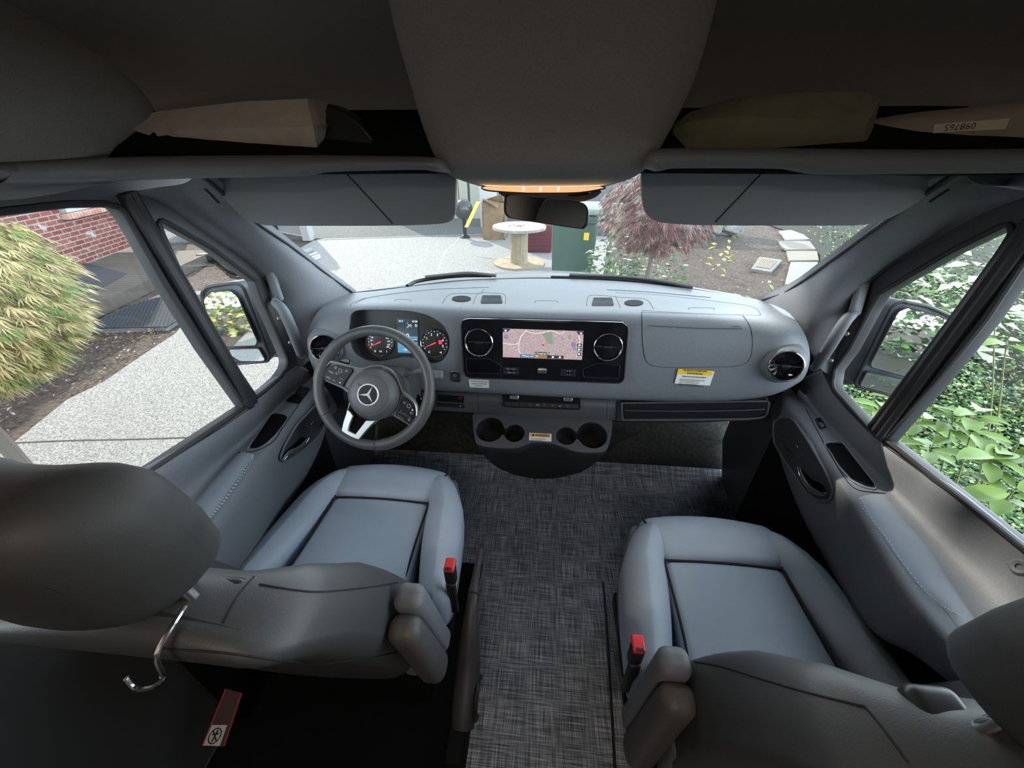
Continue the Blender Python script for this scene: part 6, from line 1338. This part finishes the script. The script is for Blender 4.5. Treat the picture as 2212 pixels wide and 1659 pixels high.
q = U(1055, 425, y=13.0); fb = thing('white_cabinet', 'white box-shaped appliance with a dark switch behind the cardboard box', 'cabinet', (q.x, 13, GZ)); g = G(); g.rbox((q.x, 13.0, GZ+.8), (.5, .4, 1.6), .02, 2); build(g, 'cabinet_body', M_wtrim, fb); g = G(); g.box((q.x-.08, 12.79, q.z-.1), (.05, .02, .05)); build(g, 'switch', M_ink, fb, smooth=False)
# rocks / pale wall far right of centre
g = G(); random.seed(12)
rk_ = thing('rubble_wall', 'pale rubble stone wall behind the red lacy maple', 'stones', (2.0, 10.5, GZ))
for k in range(60):
    p = Vector((2.2+random.uniform(0, 3.4), 12.4+random.uniform(-.4, .4), GZ+random.uniform(0, 1.6))); r = random.uniform(.12, .3); g.rbox((0, 0, 0), (r*2, r*1.4, r), r*.3, 2, R=Matrix.Rotation(random.uniform(-.4, .4), 3, 'Y')); n8 = 8
    for v in range(len(g.v)-1, -1, -1):
        if g.v[v].length < 1.2 and not getattr(g, 'done', 0) > v: g.v[v] = g.v[v]+p
        else: break
    g.done = len(g.v)
build(g, 'stones', mat('rubble_grey', (.17, .17, .16), .85, col2=(.30, .30, .28), vscale=4), rk_)

# ---- stepping stones, drain box
M_gran = mat('granite_paver', (.16, .165, .17), .8, col2=(.30, .305, .31), vscale=50, detail=3); M_pav2 = mat('brown_paver', (.17, .15, .13), .85, col2=(.26, .24, .21), vscale=40)
for k, (q, m_, lab) in enumerate((([(1682, 501), (1722, 498), (1748, 519), (1697, 521)], M_gran, 'pale granite stepping stone, farthest of the garden path'), ([(1679, 523), (1748, 523), (1762, 541), (1695, 542)], M_pav2, 'brown stepping stone just in front of the farthest granite one'),
                               ([(1698, 545), (1764, 545), (1768, 565), (1703, 566)], M_pav2, 'brown stepping stone just behind the nearest granite one'), ([(1707, 569), (1766, 569), (1752, 616), (1694, 618)], M_gran, 'pale granite stepping stone nearest the windshield pillar'))):
    P_ = [GP(*p) for p in q]; g = G(); g.prism([Vector((p.x, p.y, GZ-.02)) for p in P_], Vector((0, 0, .055))); o = build(g, 'stepping_stone', m_, bevel=.012, fixn=True); tag(o, lab, 'paver')
q = [GP(*p) for p in ((1639, 559), (1688, 566), (1664, 592), (1621, 585))]; db = thing('drain_box', 'grey concrete drain box with a slotted grate set in the mulch', 'drain', tuple(q[0])); cc0 = sum(q, Vector())/4
g = G(); g.prism([Vector((p.x, p.y, GZ-.02)) for p in q], Vector((0, 0, .07))); build(g, 'concrete_frame', mat('pale_concrete', (0, 0, 0)), db, bevel=.01, fixn=True)
qi = [cc0+(p-cc0)*.72 for p in q]; g = G(); g.prism([Vector((p.x, p.y, GZ+.051)) for p in qi], Vector((0, 0, .004))); build(g, 'grate_opening', M_ink, db, smooth=False, fixn=True)
g = G()
for k in range(9):
    t = (k+.5)/9; a, b = qi[0].lerp(qi[1], t), qi[3].lerp(qi[2], t); g.tube([Vector((a.x, a.y, GZ+.058)), Vector((b.x, b.y, GZ+.058))], .010, 6)
build(g, 'grate_bars', mat('grate_tan', (.30, .26, .18), .7), db)
# ================================================================== planting
def leafmat(name, c, c2, rough=.35, vs=3.0, spec=.5):
    m = mat(name, c, rough, col2=c2, vscale=vs, spec=spec); n, b = nodes(m)
    b.inputs['Subsurface Weight'].default_value = 0; return m
ML = [leafmat('ivy_dark_leaf', (.030, .075, .025), (.06, .13, .045), .28), leafmat('ivy_mid_leaf', (.07, .16, .05), (.12, .23, .08), .28), leafmat('ivy_light_leaf', (.17, .32, .06), (.26, .42, .09), .4), leafmat('ivy_brown_leaf', (.12, .09, .04), (.22, .17, .08), .6)]
def leaf(g, p, d, up, L, w, fold=.25, mi=0):
    d = d.normalized(); s_ = d.cross(up); s_ = s_.normalized() if s_.length > 1e-5 else d.orthogonal().normalized(); u = s_.cross(d)
    o = len(g.v); m_ = p+d*L*.5-u*L*.02; g.v += [p, m_+s_*w*.5+u*w*fold, p+d*L-u*L*.12, m_-s_*w*.5+u*w*fold, p+d*L*.5-u*L*.04]
    g.f += [[o, o+4, o+2, o+1][::-1], [o, o+3, o+2, o+4][::-1]]; g.mi += [mi, mi]
def inpoly(x, y, poly): return inside(Vector((x, y, 0)), poly)
# ivy: everything right of the path
iv = [GP(*p) for p in ((1722, 497), (1768, 540), (1775, 570), (1760, 616), (1700, 640), (1640, 700))]
ivp = [Vector((12, 20, 0)), Vector((6.2, 14, 0))]+iv+[Vector((1.35, 2.0, 0)), Vector((1.30, -3, 0)), Vector((2, -8, 0)), Vector((12, -8, 0))]
random.seed(21); g = G()
def ivh(x, y): return .10+.05*math.sin(x*2.1+y*1.3)+.04*math.sin(x*5.3-y*3.7)+.10*max(0, x-3)
def vis_weight(p):
    q = p-CAMP; t = q.dot(fw)
    return t
N = 0; tries = 0
while N < 60000 and tries < 600000:
    tries += 1
    r = random.random(); 
    if r < .6: x, y = random.uniform(1.2, 4.5), random.uniform(-.3, 4.5)
    elif r < .9: x, y = random.uniform(1.2, 7.5), random.uniform(-.5, 9)
    else: x, y = random.uniform(1.3, 10), random.uniform(-6, 14)
    if not inpoly(x, y, ivp): continue
    q = Vector((x, y, GZ+.1))-CAMP; t = q.dot(fw)
    if r < .9:
        if t < .3: continue
        px, py = CX+FPX*q.dot(rt)/t, CY+FPX*q.dot(dn)/t
        if not (1650 < px < 2350 and py > 430): continue
    far_ = math.hypot(x, y); L = random.uniform(.028, .048)*(1+.085*max(0, far_-2.2)); a = random.uniform(0, 6.283)
    z = GZ+ivh(x, y)*random.random()**.6
    d = Vector((math.cos(a), math.sin(a), random.uniform(-.5, .35))); up = Vector((random.uniform(-.5, .5), random.uniform(-.5, .5), 1)).normalized()
    mi = random.choices((0, 1, 2, 3), (50, 36, 11, 3))[0]; leaf(g, Vector((x, y, z)), d, up, L, L*random.uniform(.55, .8), .2, mi); N += 1
ivy = build(g, 'ivy_ground_cover', ML, smooth=False); tag(ivy, 'dense ivy ground cover filling the slope outside the passenger window', 'ivy', kind='stuff')
def ivx(y): 
    P_ = [(-9, 1.3), (2.0, 1.35)]+sorted([(p.y, p.x) for p in iv if p.y > 2.0])+[(14, 6.2), (20, 12)]
    for (a, xa), (b, xb) in zip(P_, P_[1:]):
        if a <= y <= b and b > a: return xa+(xb-xa)*(y-a)/(b-a)
    return 6
g = G(); g.grid([[Vector((ivx(y)+t, y, GZ-.02+ivh(ivx(y)+t, y)*.30*min(1, t+.2))) for t in (0, .3, 1, 2, 3, 5, 9)] for y in (-8, -4, -1, 0, 1, 2, 3, 4, 5, 6, 7, 8, 9, 10, 12, 15)]); build(g, 'soil_slope', mat('dark_soil', (.02, .025, .015), .9), kind='structure', ang=80)

# broad-leaved saplings right beside the van
MB = leafmat('sapling_leaf', (.13, .24, .035), (.21, .34, .07), .5, 8); MS = mat('green_stem', (.20, .22, .08), .6)
def broadleaf(g, p, d, up, L, w):
    d = d.normalized(); s_ = d.cross(up).normalized(); u = s_.cross(d); rows = []
    for i in range(6):
        t = i/5; ww = w*.5*math.sin(math.pi*min(.98, t*.92+.05))**.8; c = p+d*L*t-u*L*.22*t*t; rows.append([c-s_*ww+u*ww*.35, c-s_*ww*.5+u*ww*.12, c, c+s_*ww*.5+u*ww*.12, c+s_*ww+u*ww*.35])
    g.grid(rows)
def sapling(label, clusters, base, seed):
    random.seed(seed); t = thing('sapling', label, 'plant', tuple(base)); cs = [U(px, py, x=x) for px, py, x, n in clusters]
    for (px, py, x, n), c in zip(clusters, cs):
        b = Vector((base[0]+random.uniform(-.1, .1), base[1]+random.uniform(-.1, .1), GZ)); g = G(); mid = b.lerp(c, .55)+Vector((.05, -.03, .1)); g.tube(cr([b, mid, c], 6), [.006-.004*i/12 for i in range(13)], 6); build(g, 'stem', MS, t)
        for k in range(n):
            a = k*2.4+random.random(); L = random.uniform(.075, .125); st0 = c-Vector((0, 0, .02*k*.4))*(1 if k < 9 else 2); d = Vector((math.cos(a), math.sin(a), random.uniform(-.15, .3)))
            g = G(); broadleaf(g, st0+d*.012, d, Vector((0, 0, 1)), L, L*random.uniform(.48, .60)); build(g, 'leaf', MB, t, ang=70)
sapling('bright green broad-leaved sapling close outside the passenger door, large leaves', [(2150, 980, 1.45, 9), (2060, 900, 1.6, 8), (2190, 1060, 1.4, 6), (2010, 960, 1.5, 7), (2200, 960, 1.55, 6), (2110, 890, 1.6, 6)], (1.55, 1.1, GZ), 4)
sapling('light green sapling standing below the passenger door mirror', [(1850, 868, 1.75, 7), (1905, 880, 1.7, 7), (1950, 850, 1.9, 7), (1995, 905, 1.65, 7)], (1.75, 1.75, GZ), 6)
sapling('single tall sapling with three large leaves at the right edge of the view', [(2175, 735, 1.75, 4), (2150, 690, 1.8, 2)], (1.95, 1.05, GZ), 8)

# lace-leaf maples
def lacy(name, label, cat, centre, rad, n, mats, seed, trunk, droop=.7, L=.07, frame=None):
    random.seed(seed); t = thing(name, label, cat, (centre[0], centre[1], GZ)); g = G(); C_ = Vector(centre)
    for i in range(n):
        u = random.uniform(-1, 1); a = random.uniform(0, 6.283); rr = (random.random()**.3); k = math.sqrt(1-u*u)
        v = Vector((k*math.cos(a), k*math.sin(a), u)); p = C_+Vector((v.x*rad[0], v.y*rad[1], v.z*rad[2]))*rr
        out_ = Vector((v.x, v.y, -droop*.9)).normalized(); mi = random.choices(range(len(mats)), [6, 3, 1][:len(mats)])[0]
        for f in range(7):
            an = (f-3)*.34; s_ = out_.cross(Z3).normalized(); d = (out_*math.cos(an)+s_*math.sin(an)+Vector((0, 0, random.uniform(-.25, .15)))).normalized()
            ll = L*(1-.10*abs(f-3))*random.uniform(.8, 1.3); wv_ = d.cross(Vector((random.uniform(-.3, .3), random.uniform(-.3, .3), 1))).normalized()*ll*.055
            o = len(g.v); g.v += [p, p+d*ll*.5+wv_, p+d*ll+Vector((0, 0, -ll*.15)), p+d*ll*.5-wv_]; g.f.append([o, o+1, o+2, o+3]); g.mi.append(mi)
    build(g, 'foliage', mats, t, smooth=False)
    g = G()
    for k in range(trunk):
        a = k*2*math.pi/trunk; e = C_+Vector((math.cos(a)*rad[0]*.8, math.sin(a)*rad[1]*.8, random.uniform(-.2, .5)*rad[2])); g.tube(cr([Vector((C_.x, C_.y, GZ)), Vector((C_.x, C_.y, GZ+(C_.z-GZ)*.6)), C_+Vector((math.cos(a)*rad[0]*.3, math.sin(a)*rad[1]*.3, rad[2]*.5)), e], 5), [.035-.030*i/15 for i in range(16)], 8)
    build(g, 'branches', mat('grey_bark', (.16, .14, .12), .85), t)
    return t
M1, M2, M3 = leafmat('lace_leaf_olive', (.24, .28, .08), (.38, .38, .15), .5), leafmat('lace_leaf_gold', (.46, .38, .17), (.58, .48, .26), .5), leafmat('lace_leaf_green', (.13, .22, .06), (.2, .3, .1), .5)
c = U(25, 625, x=-2.95); lacy('lace_leaf_maple', 'weeping yellow-green lace-leaf maple outside the driver window', 'tree', (c.x-.72, c.y-.12, c.z-.06), (.85, .80, .60), 6800, [M2, M1, M3], 3, 7, L=.092)
c = U(1425, 462, y=5.6); R1, R2 = leafmat('lace_leaf_pink', (.17, .10, .085), (.28, .19, .16), .6), leafmat('lace_leaf_russet', (.14, .05, .045), (.22, .09, .08), .6)
lacy('red_lace_leaf_maple', 'weeping pinkish lace-leaf maple in the bed beyond the passenger side of the windshield', 'tree', (c.x, c.y, c.z+.02), (.78, .6, .52), 1150, [R1, R2], 5, 9, L=.12)
# white-flowered leafy plants round the post and chartreuse sprig
def shrub(name, label, px, py, y, rad, n, m_, L, seed, fl=0):
    random.seed(seed); p0 = U(px, py, y=y); t = thing(name, label, 'shrub', (p0.x, p0.y, GZ)); g = G(); zc = max(p0.z, GZ+rad*.5)
    for i in range(n):
        a = random.uniform(0, 6.283); r = rad*random.random()**.5; h = random.random(); p = Vector((p0.x+r*math.cos(a), p0.y+r*math.sin(a), GZ+(zc+rad*.5-GZ)*h*(1-.4*r/rad)))
        leaf(g, p, Vector((math.cos(a), math.sin(a), random.uniform(-.4, .5))), Vector((random.uniform(-.4, .4), random.uniform(-.4, .4), 1)), L*random.uniform(.7, 1.3), L*.5, .15, 0)
    build(g, 'foliage', m_, t, smooth=False)
    if fl:
        g = G()
        for i in range(fl):
            a = random.uniform(0, 6.283); r = rad*random.random()**.5; p = Vector((p0.x+r*math.cos(a), p0.y-rad*.5+r*.3*math.sin(a), random.uniform(GZ+.2, zc+rad*.5)))
            for k in range(5): an = k*1.257; leaf(g, p, Vector((math.cos(an), math.sin(an), .3)), Z3, .05, .03, .1, 0)
        o = build(g, 'flowers', M_white, t, smooth=False); o['kind'] = 'stuff'
    return t
G1 = leafmat('deep_green_leaf', (.05, .11, .04), (.10, .20, .07), .4); G2 = leafmat('fresh_green_leaf', (.16, .28, .09), (.25, .38, .14), .4); G3 = leafmat('chartreuse_leaf', (.50, .60, .06), (.60, .70, .12), .4)
shrub('flowering_shrub', 'leafy green plant with small white flowers around the foot of the wooden post', 1325, 520, 6.2, .42, 420, G1, .13, 31, 26)
shrub('green_shrub', 'low fresh green shrub in front of the wheelie bin, at the edge of the bonnet', 1330, 600, 4.9, .45, 380, G2, .11, 32)
shrub('green_shrub', 'dark leafy shrub right of the flowering plant, below the pink maple', 1420, 540, 6.6, .5, 380, G1, .12, 33, 8)
shrub('green_shrub', 'small sprig of pale green weeds by the drain box', 1655, 612, 4.2, .22, 120, G2, .07, 34)
shrub('green_shrub', 'chartreuse sprig peeping below the passenger visor', 1575, 494, 8.2, .16, 22, G3, .14, 35)
shrub('green_shrub', 'weedy green clump in the mulch left of the stepping stones', 1590, 640, 3.6, .22, 110, G2, .06, 36)
shrub('pale_fern', 'pale arching fern beyond the ivy at the top corner of the passenger quarter window', 2170, 520, 4.6, .45, 160, leafmat('pale_leaf', (.45, .55, .40), (.6, .68, .52), .5), .22, 37)
# leaf litter and wood chips on the beds
random.seed(40); g = G()
beds = [([GP(*p) for p in ((1300, 640), (1320, 560), (1345, 500), (1480, 470), (1720, 497), (1765, 560), (1700, 640), (1560, 700))], 2600), ([GP(*p) for p in ((20, 960), (83, 745), (180, 716), (361, 712), (380, 722), (224, 827))]+[GP(-60, 900)], 900), ([GP(*p) for p in ((354, 640), (434, 560), (560, 540), (640, 535), (600, 566), (470, 640))], 500)]
for poly, cnt in beds:
    xs = [p.x for p in poly]; ys = [p.y for p in poly]; k = 0; tr = 0
    while k < cnt and tr < cnt*30:
        tr += 1; x, y = random.uniform(min(xs), max(xs)), random.uniform(min(ys), max(ys))
        if not inpoly(x, y, poly): continue
        a = random.uniform(0, 6.283); L = random.uniform(.02, .07); leaf(g, Vector((x, y, GZ+random.uniform(-.005, .02))), Vector((math.cos(a), math.sin(a), random.uniform(-.1, .5))), Z3, L, L*.4, .2, random.choices((0, 1, 2), (5, 3, 1))[0]); k += 1
o = build(g, 'bark_chips', [mat('bark_chip', (.09, .065, .05), .85), mat('bark_chip_pale', (.22, .175, .135), .85), mat('chip_white', (.38, .36, .32), .8)], smooth=False); tag(o, 'scattered bark chips and leaf litter on the planting beds', 'mulch', kind='stuff')

# hedges behind the van (seen only in the door mirrors) and an unseen tree added to break up the sunlight
def hedge(name, label, c, size, n, mats, L, seed):
    random.seed(seed); g = G()
    for i in range(n):
        p = Vector((c[0]+random.uniform(-1, 1)*size[0], c[1]+random.uniform(-1, 1)*size[1], c[2]+random.uniform(-1, 1)*size[2])); a = random.uniform(0, 6.283)
        leaf(g, p, Vector((math.cos(a), math.sin(a), random.uniform(-.6, .3))), Vector((random.uniform(-.6, .6), random.uniform(-.6, .6), 1)), L*random.uniform(.7, 1.3), L*.6, .2, random.randrange(len(mats)))
    o = build(g, name, mats, smooth=False); tag(o, label, 'hedge', kind='stuff')
hedge('hedge', 'yellow-green hedge behind the van, reflected in the driver door mirror', (-5.5, -7.5, .6), (4.5, .5, 1.6), 7000, [M1, M2, G2], .2, 51)
hedge('hedge', 'dark green hedge behind the van, reflected in the passenger door mirror', (5, -7.5, .6), (4.0, .6, 1.8), 6000, [ML[0], ML[1], G1], .2, 52)
cdir = SUNDIR; cc_ = Vector((.05, .75, .95))+cdir*6.5; e1 = cdir.cross(Z3).normalized(); e2 = e1.cross(cdir); random.seed(77); g = G()
GAPS = []  # leaf gaps aimed to let sun patches onto pillar, door and seat
for T_, r_2 in ((U(1675, 640, x=.83), .14), (U(1760, 600, x=.86), .10), (U(1945, 1010, x=.92), .12), (U(2150, 1170, x=.90), .07), (U(1960, 1450, z=.72), .14)):
    w_ = T_-cc_; GAPS.append((w_.dot(e1), w_.dot(e2), r_2))
for i in range(9000):
    u, v = random.uniform(-2.5, 2.5), random.uniform(-2.1, 2.3)
    if any(math.hypot(u-a_, v-b_2) < r_2+.10 for a_, b_2, r_2 in GAPS): continue
    a = random.uniform(0, 6.283); leaf(g, cc_+e1*u+e2*v+cdir*random.uniform(-.5, .5), Vector((math.cos(a), math.sin(a), random.uniform(-.4, .4))), Vector((random.uniform(-.5, .5), random.uniform(-.5, .5), 1)), .34, .24, .15, random.randrange(2))
bigt = thing('sun_shade_tree', 'unseen tree added over the van to shade it from the sun', 'tree', (-4.1, -2.6, GZ))
build(g, 'foliage', [G1, G2], bigt, smooth=False)
g = G(); g.tube(cr([Vector((-4.1, -2.6, GZ)), Vector((-4.1, -1.8, 2.6)), Vector((-3.9, .6, 4.4)), cc_], 6), [.20-.009*i for i in range(19)], 10); build(g, 'trunk', mat('grey_bark', (0, 0, 0)), bigt)

# ================================================================== floor details
Mt = mat('floor_edge_vinyl', (.012, .012, .013), .5)
def floorline(pts, r, name, kind='structure'): g = G(); g.tube([U(a, b, z=.004) for a, b in [tuple(p) for p in cr([Vector(q) for q in pts], 5)]], r, 8, flat=.6, up=(0, 0, 1)); return build(g, name, Mt, kind=kind)
floorline([(1092, 1026), (1085, 1040), (1081, 1090), (1076, 1140), (1068, 1180), (1060, 1205), (1045, 1212)], .008, 'trim_16')
floorline([(1290, 1006), (1308, 1008), (1322, 1024), (1332, 1060), (1333, 1090), (1326, 1118), (1315, 1132), (1290, 1136), (1268, 1140), (1256, 1160), (1254, 1190), (1262, 1222), (1285, 1242), (1302, 1258)], .008, 'trim_17')
floorline([(1302, 1258), (1308, 1320), (1316, 1450), (1322, 1560), (1330, 1700)], .012, 'trim_18')
grp = 'snap rivets along the floor seams'
RV = ['at the dash end of the left floor seam', 'second from the dash on the left floor seam', 'third from the dash on the left floor seam', 'beside the tip of the parking brake lever', 'closest to the gear tunnel on the right floor seam', 'at the top bend of the right floor seam', 'halfway down the upper run of the right floor seam', 'just above the inward jog of the right floor seam', 'just below the inward jog of the right floor seam', 'in the hollow of the curve beside the passenger seat', 'lowest on the right floor seam']
for (px, py), rl in zip(((1096, 1037), (1089, 1085), (1082, 1141), (1075, 1200), (1307, 1013), (1322, 1038), (1323, 1080), (1316, 1123), (1245, 1127), (1241, 1180), (1244, 1240)), RV):
    q = U(px, py, z=.0); g = G(); g.lathe([(0, .006), (.004, .0055), (.0065, .003), (.007, 0)], q, Z3, 14); o = build(g, 'snap_rivet', M_chrome); tag(o, 'chrome snap rivet '+rl, 'rivet', grp)
g = G(); g.box((.335, .10, .03), (.045, 1.5, .06)); o = build(g, 'trim_19', M_black, kind='structure', bevel=.008)
# loose bits on the floor
random.seed(61); 
for (px, py), ll in zip(((1122, 1458), (1283, 1588), (1181, 1620), (1166, 1576)), ('farthest from the camera', 'by the passenger seat base', 'nearest the bottom edge', 'left of the lowest speck')):
    q = U(px, py, z=.002); a = random.uniform(0, 3); g = G(); d = Vector((math.cos(a), math.sin(a), .1))*.006; g.tube([q-d, q, q+d], [.0006, .0014, .0006], 6); o = build(g, 'lint_speck', M_white); tag(o, 'tiny white lint speck on the aisle floor, '+ll, 'lint', 'lint on the floor')
# warning label on the driver seat base seen from behind
q = [(487, 1487), (524, 1497), (486, 1612), (437, 1610)]; cb0 = U(480, 1560, z=.22); nb_ = Vector((.05, -.75, .66)).normalized()
P_ = [onp(cb0, nb_, *p) for p in q]; lb_ = thing('warning_label', 'red-edged warning label with a white pictogram panel behind the driver seat', 'label', tuple(cb0))
g = G(); g.prism(P_, nb_*.001); build(g, 'label_sheet', mat('dark_label', (.10, .06, .06), .6), lb_, smooth=False, fixn=True)
for a, b in (((0), (3)), ((1), (2))): g = G(); A_, B_ = P_[a], P_[b]; s_ = (P_[1]-P_[0]).normalized()*.004*(1 if a == 0 else -1); g.prism([A_, A_+s_, B_+s_, B_], nb_*.0015); build(g, 'red_edge', mat('label_red', (.45, .07, .05), .6), lb_, smooth=False, fixn=True)
w_ = [onp(cb0+nb_*.0015, nb_, *p) for p in ((458, 1566), (491, 1566), (475, 1611), (439, 1610))]; g = G(); g.prism(w_, nb_*.0008); build(g, 'white_panel', M_white, lb_, smooth=False, fixn=True)
cc3 = sum(w_, Vector())/4; ux = (w_[1]-w_[0]).normalized(); uy = (w_[0]-w_[3]).normalized(); R = (w_[1]-w_[0]).length*.36; R2_ = (w_[0]-w_[3]).length*.38
g = G(); g.tube([cc3+nb_*.003+ux*R*math.cos(k*.35)+uy*R2_*math.sin(k*.35) for k in range(18)], .0012, 6, closed=True, up=nb_); g.tube([cc3+nb_*.003-ux*R*.7+uy*R2_*.7, cc3+nb_*.003+ux*R*.7-uy*R2_*.7], .0012, 6); g.tube([cc3+nb_*.003+ux*R*.1+uy*R2_*.7, cc3+nb_*.003-ux*R*.1-uy*R2_*.7], .0016, 6); g.tube([cc3+nb_*.003-ux*R*.5+uy*R2_*.2, cc3+nb_*.003+ux*R*.5+uy*R2_*.3], .0016, 6); build(g, 'pictogram', M_ink, lb_)
text('WARNING  pinch point', .010, onp(cb0+nb_*.003, nb_, 492, 1530), (P_[3]-P_[0]), Vector((1, .2, 0)), M_gp, lb_, 'print', .0002) if False else None
